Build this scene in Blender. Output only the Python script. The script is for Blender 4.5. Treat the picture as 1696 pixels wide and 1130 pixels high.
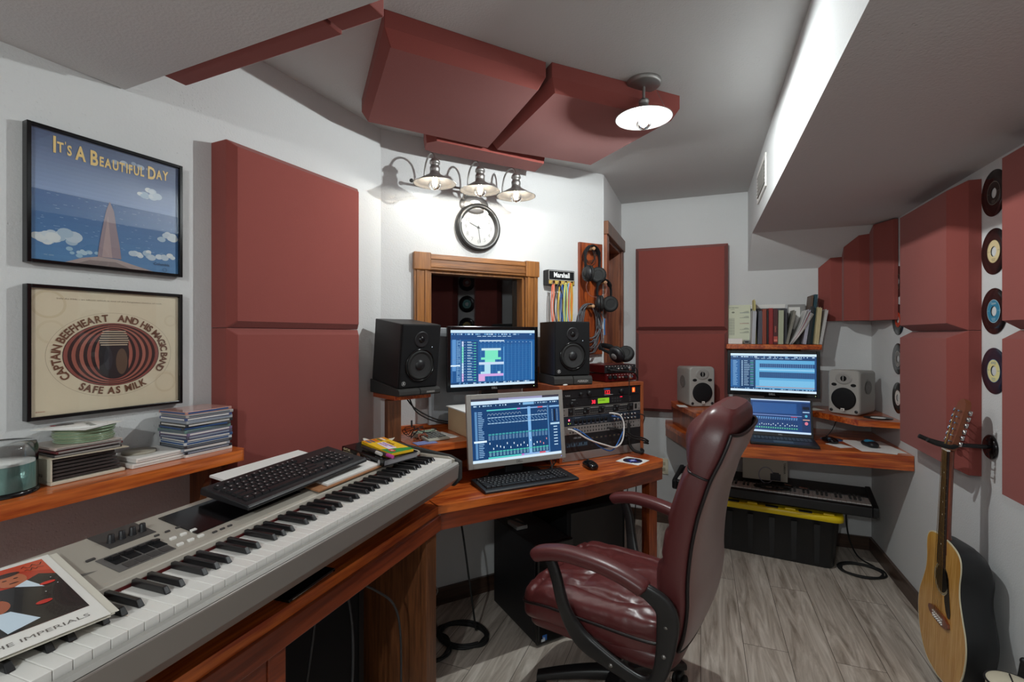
import bpy, bmesh, math, random
from mathutils import Vector, Matrix, noise
PI = math.pi
rnd = random.Random(7)
C = bpy.context.scene.collection
for o in list(bpy.data.objects):
    bpy.data.objects.remove(o)

# ------------------------------------------------------------------ camera, world, exposure
CAM_H = 1.40
F_PX = 806.0
cam_d = bpy.data.cameras.new('camera')
cam_d.sensor_width = 36.0
cam_d.lens = 36.0 * F_PX / 1696.0
cam_d.shift_y = -10.0 / 1696.0
cam_d.clip_start = 0.02
cam = bpy.data.objects.new('camera', cam_d)
C.objects.link(cam)
cam.location = (0, 0, CAM_H)
cam.rotation_euler = (PI / 2, 0, math.radians(21.2))
bpy.context.scene.camera = cam
w = bpy.data.worlds.new('world')
bpy.context.scene.world = w
w.use_nodes = True
w.node_tree.nodes['Background'].inputs[0].default_value = (0.8, 0.85, 0.9, 1)
w.node_tree.nodes['Background'].inputs[1].default_value = 0.3
vs = bpy.context.scene.view_settings
vs.view_transform = 'Standard'
vs.look = 'None'
vs.gamma = 1.0
vs.use_curve_mapping = False
vs.exposure = 2.0
LAMP_W = 0.5          # watts of every glowing bulb (sconce, ceiling lamp, added fill lamp)
LAMP_CEIL = 16.0
LAMP_FILL = 25.0  # added fill lamp, unseen behind the camera
LAMP_COL = (0.93, 1.0, 1.0)

# ------------------------------------------------------------------ materials
def s2l(c):
    c = c / 255.0
    return c / 12.92 if c <= 0.04045 else ((c + 0.055) / 1.055) ** 2.4
def rgb(r, g, b):
    return (s2l(r), s2l(g), s2l(b), 1.0)
def hexc(h):
    return rgb(int(h[0:2], 16), int(h[2:4], 16), int(h[4:6], 16))

def mat(name, col, rough=0.5, metal=0.0, spec=0.5, bump=0.0, bscale=80.0, bdist=0.002, var=0.0, vscale=6.0,
        coat=0.0, emit=None, estr=0.0, detail=3.0, sheen=0.0):
    m = bpy.data.materials.new(name)
    m.use_nodes = True
    nt = m.node_tree
    b = nt.nodes['Principled BSDF']
    if isinstance(col, str):
        col = hexc(col)
    b.inputs['Base Color'].default_value = col
    b.inputs['Roughness'].default_value = rough
    b.inputs['Metallic'].default_value = metal
    b.inputs['Specular IOR Level'].default_value = spec
    b.inputs['Coat Weight'].default_value = coat
    b.inputs['Coat Roughness'].default_value = 0.12
    b.inputs['Sheen Weight'].default_value = sheen
    if emit:
        b.inputs['Emission Color'].default_value = hexc(emit) if isinstance(emit, str) else emit
        b.inputs['Emission Strength'].default_value = estr
    tc = nt.nodes.new('ShaderNodeTexCoord')
    if var > 0:
        n = nt.nodes.new('ShaderNodeTexNoise')
        n.inputs['Scale'].default_value = vscale
        n.inputs['Detail'].default_value = 4
        nt.links.new(tc.outputs['Object'], n.inputs['Vector'])
        mr = nt.nodes.new('ShaderNodeMapRange')
        mr.inputs['To Min'].default_value = 1 - var
        mr.inputs['To Max'].default_value = 1 + var
        nt.links.new(n.outputs['Fac'], mr.inputs['Value'])
        mx = nt.nodes.new('ShaderNodeVectorMath')
        mx.operation = 'SCALE'
        mx.inputs[0].default_value = col[:3]
        nt.links.new(mr.outputs[0], mx.inputs['Scale'])
        nt.links.new(mx.outputs[0], b.inputs['Base Color'])
    if bump > 0:
        n = nt.nodes.new('ShaderNodeTexNoise')
        n.inputs['Scale'].default_value = bscale
        n.inputs['Detail'].default_value = detail
        nt.links.new(tc.outputs['Object'], n.inputs['Vector'])
        bp = nt.nodes.new('ShaderNodeBump')
        bp.inputs['Strength'].default_value = bump
        bp.inputs['Distance'].default_value = bdist
        nt.links.new(n.outputs['Fac'], bp.inputs['Height'])
        nt.links.new(bp.outputs[0], b.inputs['Normal'])
    return m

def wood(name, c1, c2, axis='Y', rough=0.35, coat=0.3, scale=9.0, stretch=0.07, knots=True, world=False):
    m = bpy.data.materials.new(name)
    m.use_nodes = True
    nt = m.node_tree
    b = nt.nodes['Principled BSDF']
    tc = nt.nodes.new('ShaderNodeTexCoord')
    mp = nt.nodes.new('ShaderNodeMapping')
    sc = [scale, scale, scale]
    sc['XYZ'.index(axis)] = scale * stretch
    mp.inputs['Scale'].default_value = sc
    if world:
        geo = nt.nodes.new('ShaderNodeNewGeometry')
        nt.links.new(geo.outputs['Position'], mp.inputs['Vector'])
    else:
        nt.links.new(tc.outputs['Object'], mp.inputs['Vector'])
    n1 = nt.nodes.new('ShaderNodeTexNoise')
    n1.inputs['Scale'].default_value = 1.6
    n1.inputs['Detail'].default_value = 6
    n1.inputs['Distortion'].default_value = 0.8
    nt.links.new(mp.outputs[0], n1.inputs['Vector'])
    n2 = nt.nodes.new('ShaderNodeTexNoise')
    n2.inputs['Scale'].default_value = 9.0
    n2.inputs['Detail'].default_value = 5
    nt.links.new(mp.outputs[0], n2.inputs['Vector'])
    mix = nt.nodes.new('ShaderNodeMath')
    mix.operation = 'ADD'
    nt.links.new(n1.outputs['Fac'], mix.inputs[0])
    nt.links.new(n2.outputs['Fac'], mix.inputs[1])
    cr = nt.nodes.new('ShaderNodeValToRGB')
    cr.color_ramp.elements[0].position = 0.40
    cr.color_ramp.elements[1].position = 0.62
    cr.color_ramp.elements[0].color = hexc(c1)
    cr.color_ramp.elements[1].color = hexc(c2)
    hf = nt.nodes.new('ShaderNodeMath')
    hf.operation = 'MULTIPLY'
    hf.inputs[1].default_value = 0.5
    nt.links.new(mix.outputs[0], hf.inputs[0])
    nt.links.new(hf.outputs[0], cr.inputs['Fac'])
    nt.links.new(cr.outputs['Color'], b.inputs['Base Color'])
    b.inputs['Roughness'].default_value = rough
    b.inputs['Coat Weight'].default_value = coat
    b.inputs['Coat Roughness'].default_value = 0.15
    return m

def floor_mat():
    m = bpy.data.materials.new('grey_plank_vinyl')
    m.use_nodes = True
    nt = m.node_tree
    b = nt.nodes['Principled BSDF']
    geo = nt.nodes.new('ShaderNodeNewGeometry')
    rot = nt.nodes.new('ShaderNodeMapping')
    rot.inputs['Rotation'].default_value = (0, 0, PI / 2)
    nt.links.new(geo.outputs['Position'], rot.inputs['Vector'])
    br = nt.nodes.new('ShaderNodeTexBrick')
    br.inputs['Scale'].default_value = 1.0
    br.inputs['Brick Width'].default_value = 1.22
    br.inputs['Row Height'].default_value = 0.18
    br.inputs['Mortar Size'].default_value = 0.0012
    br.inputs['Color1'].default_value = (0.25, 0.25, 0.25, 1)
    br.inputs['Color2'].default_value = (0.75, 0.75, 0.75, 1)
    br.inputs['Mortar'].default_value = (0.0, 0.0, 0.0, 1)
    nt.links.new(rot.outputs[0], br.inputs['Vector'])
    mp = nt.nodes.new('ShaderNodeMapping')
    mp.inputs['Scale'].default_value = (16, 1.5, 1)
    nt.links.new(geo.outputs['Position'], mp.inputs['Vector'])
    ad = nt.nodes.new('ShaderNodeVectorMath')
    ad.operation = 'ADD'
    sc = nt.nodes.new('ShaderNodeVectorMath')
    sc.operation = 'SCALE'
    sc.inputs['Scale'].default_value = 7.0
    nt.links.new(br.outputs['Color'], sc.inputs[0])
    nt.links.new(mp.outputs[0], ad.inputs[0])
    nt.links.new(sc.outputs[0], ad.inputs[1])
    n1 = nt.nodes.new('ShaderNodeTexNoise')
    n1.inputs['Scale'].default_value = 1.3
    n1.inputs['Detail'].default_value = 8
    n1.inputs['Distortion'].default_value = 1.6
    n1.inputs['Roughness'].default_value = 0.62
    nt.links.new(ad.outputs[0], n1.inputs['Vector'])
    cr = nt.nodes.new('ShaderNodeValToRGB')
    e = cr.color_ramp.elements
    e[0].position = 0.30
    e[0].color = hexc('8C7F73')
    e[1].position = 0.72
    e[1].color = hexc('DED4C9')
    k = cr.color_ramp.elements.new(0.5)
    k.color = hexc('BBAFA3')
    nt.links.new(n1.outputs['Fac'], cr.inputs['Fac'])
    mr = nt.nodes.new('ShaderNodeMapRange')
    mr.inputs['To Min'].default_value = 0.0
    mr.inputs['To Max'].default_value = 1.0
    mx = nt.nodes.new('ShaderNodeMix')
    mx.data_type = 'RGBA'
    mx.blend_type = 'MIX'
    nt.links.new(br.outputs['Fac'], mx.inputs['Factor'])
    nt.links.new(cr.outputs['Color'], mx.inputs['A'])
    mx.inputs['B'].default_value = hexc('40382F')
    nt.links.new(mx.outputs['Result'], b.inputs['Base Color'])
    b.inputs['Roughness'].default_value = 0.42
    return m

def attr_mat(name, emis=0.0, rough=0.5, coat=0.0):
    m = bpy.data.materials.new(name)
    m.use_nodes = True
    nt = m.node_tree
    b = nt.nodes['Principled BSDF']
    a = nt.nodes.new('ShaderNodeAttribute')
    a.attribute_name = 'Col'
    if emis > 0:
        b.inputs['Base Color'].default_value = (0.01, 0.01, 0.012, 1)
        nt.links.new(a.outputs['Color'], b.inputs['Emission Color'])
        b.inputs['Emission Strength'].default_value = emis
    else:
        nt.links.new(a.outputs['Color'], b.inputs['Base Color'])
    b.inputs['Roughness'].default_value = rough
    b.inputs['Coat Weight'].default_value = coat
    return m

def glass_mat(name, tint=(1, 1, 1, 1), gloss=0.12, rough=0.02, flat=None):
    m = bpy.data.materials.new(name)
    m.use_nodes = True
    nt = m.node_tree
    for n in list(nt.nodes):
        if n.type == 'BSDF_PRINCIPLED':
            nt.nodes.remove(n)
    out = [n for n in nt.nodes if n.type == 'OUTPUT_MATERIAL'][0]
    t = nt.nodes.new('ShaderNodeBsdfTransparent')
    t.inputs[0].default_value = tint
    g = nt.nodes.new('ShaderNodeBsdfGlossy')
    g.inputs['Roughness'].default_value = rough
    g.inputs['Color'].default_value = (0.9, 0.9, 0.9, 1)
    lw = nt.nodes.new('ShaderNodeFresnel')
    lw.inputs['IOR'].default_value = 1.45
    mr = nt.nodes.new('ShaderNodeMath')
    mr.operation = 'MULTIPLY_ADD'
    mr.inputs[1].default_value = 1.0
    mr.inputs[2].default_value = gloss * 0.3
    nt.links.new(lw.outputs[0], mr.inputs[0])
    mx = nt.nodes.new('ShaderNodeMixShader')
    if flat is None:
        nt.links.new(mr.outputs[0], mx.inputs[0])
    else:
        mx.inputs[0].default_value = flat
    nt.links.new(t.outputs[0], mx.inputs[1])
    nt.links.new(g.outputs[0], mx.inputs[2])
    nt.links.new(mx.outputs[0], out.inputs[0])
    return m

def wall_mat(name, col, pits=0.35):
    m = mat(name, col, rough=0.75, spec=0.25)
    nt = m.node_tree
    b = nt.nodes['Principled BSDF']
    geo = nt.nodes.new('ShaderNodeNewGeometry')
    n1 = nt.nodes.new('ShaderNodeTexNoise')
    n1.inputs['Scale'].default_value = 140
    n1.inputs['Detail'].default_value = 2
    nt.links.new(geo.outputs['Position'], n1.inputs['Vector'])
    v = nt.nodes.new('ShaderNodeTexVoronoi')
    v.inputs['Scale'].default_value = 75
    nt.links.new(geo.outputs['Position'], v.inputs['Vector'])
    big = nt.nodes.new('ShaderNodeTexNoise')
    big.inputs['Scale'].default_value = 3.2
    big.inputs['Detail'].default_value = 3
    nt.links.new(geo.outputs['Position'], big.inputs['Vector'])
    msk = nt.nodes.new('ShaderNodeMapRange')
    msk.inputs['From Min'].default_value = 0.52
    msk.inputs['From Max'].default_value = 0.68
    nt.links.new(big.outputs['Fac'], msk.inputs['Value'])
    pit = nt.nodes.new('ShaderNodeMapRange')
    pit.inputs['From Min'].default_value = 0.08
    pit.inputs['From Max'].default_value = 0.22
    pit.inputs['To Min'].default_value = -1
    pit.inputs['To Max'].default_value = 0
    nt.links.new(v.outputs['Distance'], pit.inputs['Value'])
    mu = nt.nodes.new('ShaderNodeMath')
    mu.operation = 'MULTIPLY'
    nt.links.new(pit.outputs[0], mu.inputs[0])
    nt.links.new(msk.outputs[0], mu.inputs[1])
    ma = nt.nodes.new('ShaderNodeMath')
    ma.operation = 'MULTIPLY_ADD'
    ma.inputs[1].default_value = pits * 6
    nt.links.new(mu.outputs[0], ma.inputs[0])
    nt.links.new(n1.outputs['Fac'], ma.inputs[2])
    bp = nt.nodes.new('ShaderNodeBump')
    bp.inputs['Strength'].default_value = 0.45
    bp.inputs['Distance'].default_value = 0.0022
    nt.links.new(ma.outputs[0], bp.inputs['Height'])
    nt.links.new(bp.outputs[0], b.inputs['Normal'])
    return m

M = {}
M['wall'] = wall_mat('painted_wall', 'CFCFCF')
M['ceil'] = wall_mat('painted_ceiling', 'C4C4C3')
M['floor'] = floor_mat()
M['foam'] = mat('maroon_foam', '8C4A44', rough=0.95, spec=0.1, bump=0.35, bscale=420, bdist=0.001, sheen=0.15, var=0.05, vscale=3)
M['desk'] = wood('orange_stained_wood', '923410', 'DC7430', 'Y', rough=0.30, coat=0.5, scale=11)
M['deskx'] = wood('orange_stained_wood_cross', '923410', 'DC7430', 'X', rough=0.30, coat=0.5, scale=11)
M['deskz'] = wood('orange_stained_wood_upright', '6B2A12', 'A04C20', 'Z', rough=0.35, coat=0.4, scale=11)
M['fascia'] = wood('shaded_stained_wood', '632814', '8A3D1E', 'Y', rough=0.35, coat=0.4, scale=9)  # orange desk wood with the shading of the fascia put into its colour
M['post'] = wood('dark_brown_wood', '54301A', '7B4A29', 'Z', rough=0.45, coat=0.15, scale=14)
M['oak'] = wood('golden_oak', '6E421C', 'A0662E', 'Y', rough=0.4, coat=0.3, scale=9)
M['oakz'] = wood('golden_oak_upright', '6E421C', 'A0662E', 'Z', rough=0.4, coat=0.3, scale=9)
M['rack'] = wood('reddish_veneer', '8C4424', 'A65A33', 'Z', rough=0.4, coat=0.2, scale=10)
M['door'] = wood('red_brown_wood', '5E2812', '93502A', 'Z', rough=0.45, coat=0.2, scale=8)
M['base'] = wood('dark_baseboard', '33221A', '4D372B', 'Y', rough=0.4, coat=0.2)
M['black'] = mat('black_plastic', '17171A', rough=0.45)
M['blackm'] = mat('black_matte', '121214', rough=0.75, spec=0.25)
M['blackg'] = mat('black_gloss', '0B0B0D', rough=0.15)
M['vinylwrap'] = mat('black_vinyl_cabinet', '1D1B1C', rough=0.5, bump=0.3, bscale=500, bdist=0.0006)
M['rubber'] = mat('black_rubber', '151515', rough=0.7)
M['grey'] = mat('grey_plastic', '7C7A78', rough=0.45)
M['dgrey'] = mat('dark_grey_foam', '3C3B3A', rough=0.9, spec=0.15, bump=0.3, bscale=400, bdist=0.0006)
M['silver'] = mat('silver_plastic', 'A5A29D', rough=0.38, metal=0.3)
M['silver2'] = mat('silver_grey_plastic', 'A19E99', rough=0.5, metal=0.1, var=0.04, vscale=8)
M['kbpanel'] = mat('champagne_silver_panel', 'ACA59A', rough=0.42, metal=0.15)
M['kbfront'] = mat('grey_metallic_front', '938C86', rough=0.3, metal=0.3)
M['kbdark'] = mat('dark_instrument_plate', '3F3C3B', rough=0.45)
M['kbmid'] = mat('mid_grey_plate', '5E5B59', rough=0.5)
M['wkey'] = mat('white_key_plastic', 'E9E6E1', rough=0.25, coat=0.3)
M['bkey'] = mat('black_key_plastic', '151416', rough=0.3, coat=0.2)
M['nickel'] = mat('brushed_nickel', '9C9A97', rough=0.42, metal=0.9)
M['chrome'] = mat('chrome', 'C8C8C8', rough=0.12, metal=1.0)
M['darkmetal'] = mat('dark_metal', '403F3E', rough=0.35, metal=0.5)
M['shadein'] = mat('white_enamel', 'E6E3DE', rough=0.35)
M['lining'] = mat('darkened_shade_lining', '57534F', rough=0.8, spec=0.1)  # white lining, coloured dark to hold back the bulb's glare
M['lining2'] = mat('darkened_shade_lining_ceiling', '1E1D1C', rough=0.8, spec=0.1)  # same lining, darker still under the stronger ceiling bulbs
M['fil'] = mat('glowing_filament', 'FFE0B0', emit=(1.0, 0.80, 0.55, 1), estr=25)
M['bulb'] = glass_mat('bulb_glass', (1, 1, 1, 1), 0.1)
M['pane'] = glass_mat('window_pane_glass', (0.50, 0.53, 0.56, 1), 0.12)
M['fglass'] = glass_mat('picture_glass', (0.98, 0.98, 0.99, 1), 0.08, flat=0.05)
M['clear'] = glass_mat('clear_plastic', (0.95, 0.97, 0.97, 1), 0.1, 0.08)
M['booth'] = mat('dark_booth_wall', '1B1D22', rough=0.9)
M['leather'] = mat('burgundy_leather', '5A2A2A', rough=0.36, spec=0.55, bump=0.35, bscale=260, bdist=0.0006, var=0.08, vscale=9)
M['leather2'] = mat('burgundy_leather_creased', '5E2B2B', rough=0.33, spec=0.6, bump=0.9, bscale=11, bdist=0.012, detail=2.5)
M['leatherb'] = mat('sheen_tinted_leather', '775650', rough=0.42, spec=0.55, bump=0.3, bscale=260, bdist=0.0006, sheen=0.25)  # burgundy leather with its reflected grey sheen put into the base colour
M['pipe'] = mat('dark_piping', '160C0D', rough=0.4)
M['chairp'] = mat('black_chair_plastic', '1E1D1E', rough=0.38)
M['paper'] = mat('white_paper', 'E4E2DE', rough=0.8)
M['paper2'] = mat('off_white_paper', 'CFC9BC', rough=0.8)
M['yellow'] = mat('yellow_plastic', 'EBCB12', rough=0.35)
M['tote'] = mat('black_tote_plastic', '1B1C1E', rough=0.4)
M['red'] = mat('red_anodised_metal', '5E1214', rough=0.35, metal=0.5)
M['navy'] = mat('navy_metal', '2A3442', rough=0.4, metal=0.3)
M['alu'] = mat('aluminium_panel', '9B9794', rough=0.4, metal=0.5)
M['art'] = attr_mat('printed_surface', 0, 0.45)
M['artg'] = attr_mat('printed_gloss_surface', 0, 0.2, 0.3)
M['screen'] = attr_mat('lit_screen', 0.25, 0.25)
M['led'] = attr_mat('lit_display', 0.38, 0.3)
M['spruce'] = wood('honey_spruce', 'C4893C', 'E2AE60', 'Z', rough=0.25, coat=0.6, scale=30, stretch=0.05)
M['mahog'] = wood('mahogany_neck', '5C2616', '8A4326', 'Z', rough=0.3, coat=0.5, scale=14)
M['rosew'] = mat('rosewood', '2A1913', rough=0.5)
M['ivory'] = mat('ivory_binding', 'DCD2B4', rough=0.4)
M['guitarb'] = mat('black_guitar_shell', '1E1F21', rough=0.42)
M['string'] = mat('bronze_strings', 'B49055', rough=0.35, metal=0.9)
M['cream'] = mat('cream_plastic', 'D9D0B8', rough=0.5)
M['discs'] = mat('green_blue_discs', '6F9892', rough=0.25, metal=0.4)
M['discs2'] = mat('olive_discs', '8E9A7C', rough=0.3, metal=0.2)
M['vinyl'] = mat('black_vinyl_record', '141315', rough=0.25, bump=0.0)
M['blueplast'] = mat('blue_plastic', '2C7FA0', rough=0.3)

def cable_mat(h):
    k = 'cable_' + h
    if k not in M:
        M[k] = mat('coloured_cable_' + h, h, rough=0.5)
    return M[k]
_cm = {}
def colm(h, rough=0.6, coat=0.0):
    k = (h, rough, coat)
    if k not in _cm:
        _cm[k] = mat('plain_' + h, h, rough=rough, coat=coat)
    return _cm[k]

# ------------------------------------------------------------------ mesh builder
class MB:
    def __init__(s):
        s.v = []
        s.f = []
        s.sm = []
        s.mi = []
        s.col = []
        s.hascol = False
    def add(s, vs, fs, smooth=False, mi=0, T=None, col=None):
        o = len(s.v)
        for p in vs:
            p = Vector(p)
            s.v.append(T @ p if T else p)
        for f in fs:
            s.f.append([i + o for i in f])
            s.sm.append(smooth)
            s.mi.append(mi)
            s.col.append(col)
        if col is not None:
            s.hascol = True
        return s
    def box(s, x0, x1, y0, y1, z0, z1, mi=0, T=None, col=None):
        vs = [(x0, y0, z0), (x1, y0, z0), (x1, y1, z0), (x0, y1, z0), (x0, y0, z1), (x1, y0, z1), (x1, y1, z1), (x0, y1, z1)]
        fs = [(0, 3, 2, 1), (4, 5, 6, 7), (0, 1, 5, 4), (1, 2, 6, 5), (2, 3, 7, 6), (3, 0, 4, 7)]
        return s.add(vs, fs, False, mi, T, col)
    def prism(s, poly, z0, z1, mi=0, T=None, ztop=None, smooth=False, col=None):
        n = len(poly)
        area = sum(poly[i][0] * poly[(i + 1) % n][1] - poly[(i + 1) % n][0] * poly[i][1] for i in range(n))
        if area < 0:
            poly = poly[::-1]
            if ztop:
                ztop = ztop[::-1]
        vs = [(p[0], p[1], z0) for p in poly] + [(p[0], p[1], (ztop[i] if ztop else z1)) for i, p in enumerate(poly)]
        s.add(vs, [list(range(n))[::-1], list(range(n, 2 * n))], False, mi, T, col)
        vs2 = list(vs)
        s.add(vs2, [(i, (i + 1) % n, n + (i + 1) % n, n + i) for i in range(n)], smooth, mi, T, col)
        return s
    def rings(s, rings, cap0=True, cap1=True, smooth=True, mi=0, T=None, closed=True):
        n = len(rings[0])
        vs = [p for r in rings for p in r]
        fs = []
        for k in range(len(rings) - 1):
            for i in range(n if closed else n - 1):
                j = (i + 1) % n
                fs.append((k * n + i, k * n + j, (k + 1) * n + j, (k + 1) * n + i))
        s.add(vs, fs, smooth, mi, T)
        if cap0:
            s.add(rings[0], [list(range(n))[::-1]], False, mi, T)
        if cap1:
            s.add(rings[-1], [list(range(n))], False, mi, T)
        return s
    def lathe(s, prof, n=32, mi=0, T=None, smooth=True, cap=True):
        # prof: list of (r, z); revolve about z
        rings = [[(r * math.cos(2 * PI * i / n), r * math.sin(2 * PI * i / n), z) for i in range(n)] for r, z in prof]
        return s.rings(rings, cap and prof[0][0] > 1e-6, cap and prof[-1][0] > 1e-6, smooth, mi, T)
    def cyl(s, r, z0, z1, n=24, mi=0, T=None, r2=None):
        r2 = r if r2 is None else r2
        return s.lathe([(r, z0), (r2, z1)], n, mi, T)
    def tube(s, pts, r, n=8, mi=0, T=None, close=False, cap=True, sub=0):
        pts = [Vector(p) for p in pts]
        if sub:
            pts = catmull(pts, sub, close)
        m = len(pts)
        rings = []
        up = None
        for i in range(m):
            if close:
                t = pts[(i + 1) % m] - pts[i - 1]
            else:
                t = pts[min(i + 1, m - 1)] - pts[max(i - 1, 0)]
            if t.length < 1e-9:
                t = Vector((0, 0, 1))
            t.normalize()
            if up is None:
                up = Vector((0, 0, 1)) if abs(t.z) < 0.9 else Vector((1, 0, 0))
            a = t.cross(up)
            if a.length < 1e-6:
                a = t.cross(Vector((0, 1, 0)))
            a.normalize()
            b = a.cross(t).normalized()
            up = b
            rr = r[i] if isinstance(r, (list, tuple)) else r
            rings.append([pts[i] + a * (rr * math.cos(2 * PI * k / n)) + b * (rr * math.sin(2 * PI * k / n)) for k in range(n)])
        if close:
            rings.append(rings[0])
        s.rings(rings, cap and not close, cap and not close, True, mi, T)
        return s
    def sphere(s, c, r, n=16, m=10, mi=0, T=None, sq=(1, 1, 1)):
        rings = []
        for k in range(m + 1):
            a = PI * k / m
            rr = max(math.sin(a), 1e-4) * r
            rings.append([(c[0] + sq[0] * rr * math.cos(2 * PI * i / n), c[1] + sq[1] * rr * math.sin(2 * PI * i / n), c[2] - sq[2] * r * math.cos(a)) for i in range(n)])
        return s.rings(rings, False, False, True, mi, T)
    def pillow(s, c, a, b, h, e=0.35, ez=0.5, n=56, m=26, deform=None, mi=0, T=None):
        def sp(x, p):
            return math.copysign(abs(x) ** p, x)
        rings = []
        for k in range(m + 1):
            ph = -PI / 2 + PI * k / m
            cz, sz = sp(math.cos(ph), ez), sp(math.sin(ph), ez)
            ring = []
            for i in range(n):
                th = 2 * PI * i / n
                p = Vector((a * cz * sp(math.cos(th), e), b * cz * sp(math.sin(th), e), h * sz))
                if deform:
                    p = deform(p)
                ring.append(Vector(c) + p)
            rings.append(ring)
        return s.rings(rings, False, False, True, mi, T)
    def build(s, name, mats, parent=None, loc=None, rz=None, bevel=0.0, seg=2, label=None, angle=35):
        me = bpy.data.meshes.new(name)
        me.from_pydata([tuple(p) for p in s.v], [], s.f)
        if not isinstance(mats, (list, tuple)):
            mats = [mats]
        for m in mats:
            me.materials.append(m)
        for i, p in enumerate(me.polygons):
            p.use_smooth = s.sm[i]
            p.material_index = s.mi[i]
        if s.hascol:
            ca = me.color_attributes.new('Col', 'FLOAT_COLOR', 'CORNER')
            for i, p in enumerate(me.polygons):
                c = s.col[i] or (0.5, 0.5, 0.5, 1)
                for li in p.loop_indices:
                    ca.data[li].color = c
        me.update()
        o = bpy.data.objects.new(name, me)
        C.objects.link(o)
        if parent:
            o.parent = parent
        if loc is not None:
            o.location = loc
        if rz is not None:
            o.rotation_euler = (0, 0, rz)
        if bevel > 0:
            md = o.modifiers.new('bevel', 'BEVEL')
            md.width = bevel
            md.segments = seg
            md.limit_method = 'ANGLE'
            md.angle_limit = math.radians(angle)
        if label:
            o['label'] = label
        return o

def catmull(pts, sub=6, close=False):
    out = []
    n = len(pts)
    rng = range(n) if close else range(n - 1)
    for i in rng:
        p1, p2 = pts[i], pts[(i + 1) % n]
        p0 = pts[i - 1] if (i > 0 or close) else p1 * 2 - p2
        p3 = pts[(i + 2) % n] if (i + 2 < n or close) else p2 * 2 - p1
        for k in range(sub):
            t = k / sub
            out.append(0.5 * ((2 * p1) + (p2 - p0) * t + (2 * p0 - 5 * p1 + 4 * p2 - p3) * t * t + (3 * p1 - p0 - 3 * p2 + p3) * t ** 3))
    if not close:
        out.append(pts[-1].copy())
    return out

def thing(name, label, cat, loc=(0, 0, 0), rz=0.0, group=None, rot=None):
    o = bpy.data.objects.new(name, None)
    o.empty_display_size = 0.05
    C.objects.link(o)
    o.location = loc
    o.rotation_euler = rot if rot else (0, 0, rz)
    o['label'] = label
    o['category'] = cat
    if group:
        o['group'] = group
    return o
def tag(o, label, cat, group=None, kind=None):
    o['label'] = label
    o['category'] = cat
    if group:
        o['group'] = group
    if kind:
        o['kind'] = kind
    return o
def struct(o):
    o['kind'] = 'structure'
    return o
def dup_tree(o, parent=None):
    c = o.copy()
    C.objects.link(c)
    if parent:
        c.parent = parent
    for ch in [x for x in bpy.data.objects if x.parent == o]:
        dup_tree(ch, c)
    return c
def Rx(a): return Matrix.Rotation(a, 4, 'X')
def Ry(a): return Matrix.Rotation(a, 4, 'Y')
def Rz(a): return Matrix.Rotation(a, 4, 'Z')
def Tr(x, y, z): return Matrix.Translation((x, y, z))
FX = Ry(PI / 2)      # lathe axis z -> +x

# ------------------------------------------------------------------ flat artwork (prints, screens, lettering)
_tc = {}
def text_tris(s, size=1.0, bold=0.0):
    key = (s, round(bold, 4))
    if key not in _tc:
        cu = bpy.data.curves.new('lettering', 'FONT')
        cu.body = s
        cu.size = 1.0
        cu.offset = bold
        cu.resolution_u = 3
        ob = bpy.data.objects.new('lettering', cu)
        C.objects.link(ob)
        dg = bpy.context.evaluated_depsgraph_get()
        dg.update()
        me = ob.evaluated_get(dg).to_mesh()
        vs = [(v.co.x, v.co.y) for v in me.vertices]
        fs = [list(p.vertices) for p in me.polygons]
        ob.evaluated_get(dg).to_mesh_clear()
        bpy.data.objects.remove(ob)
        bpy.data.curves.remove(cu)
        wd = max([v[0] for v in vs] + [0.01])
        _tc[key] = (vs, fs, wd)
    return _tc[key]

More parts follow.
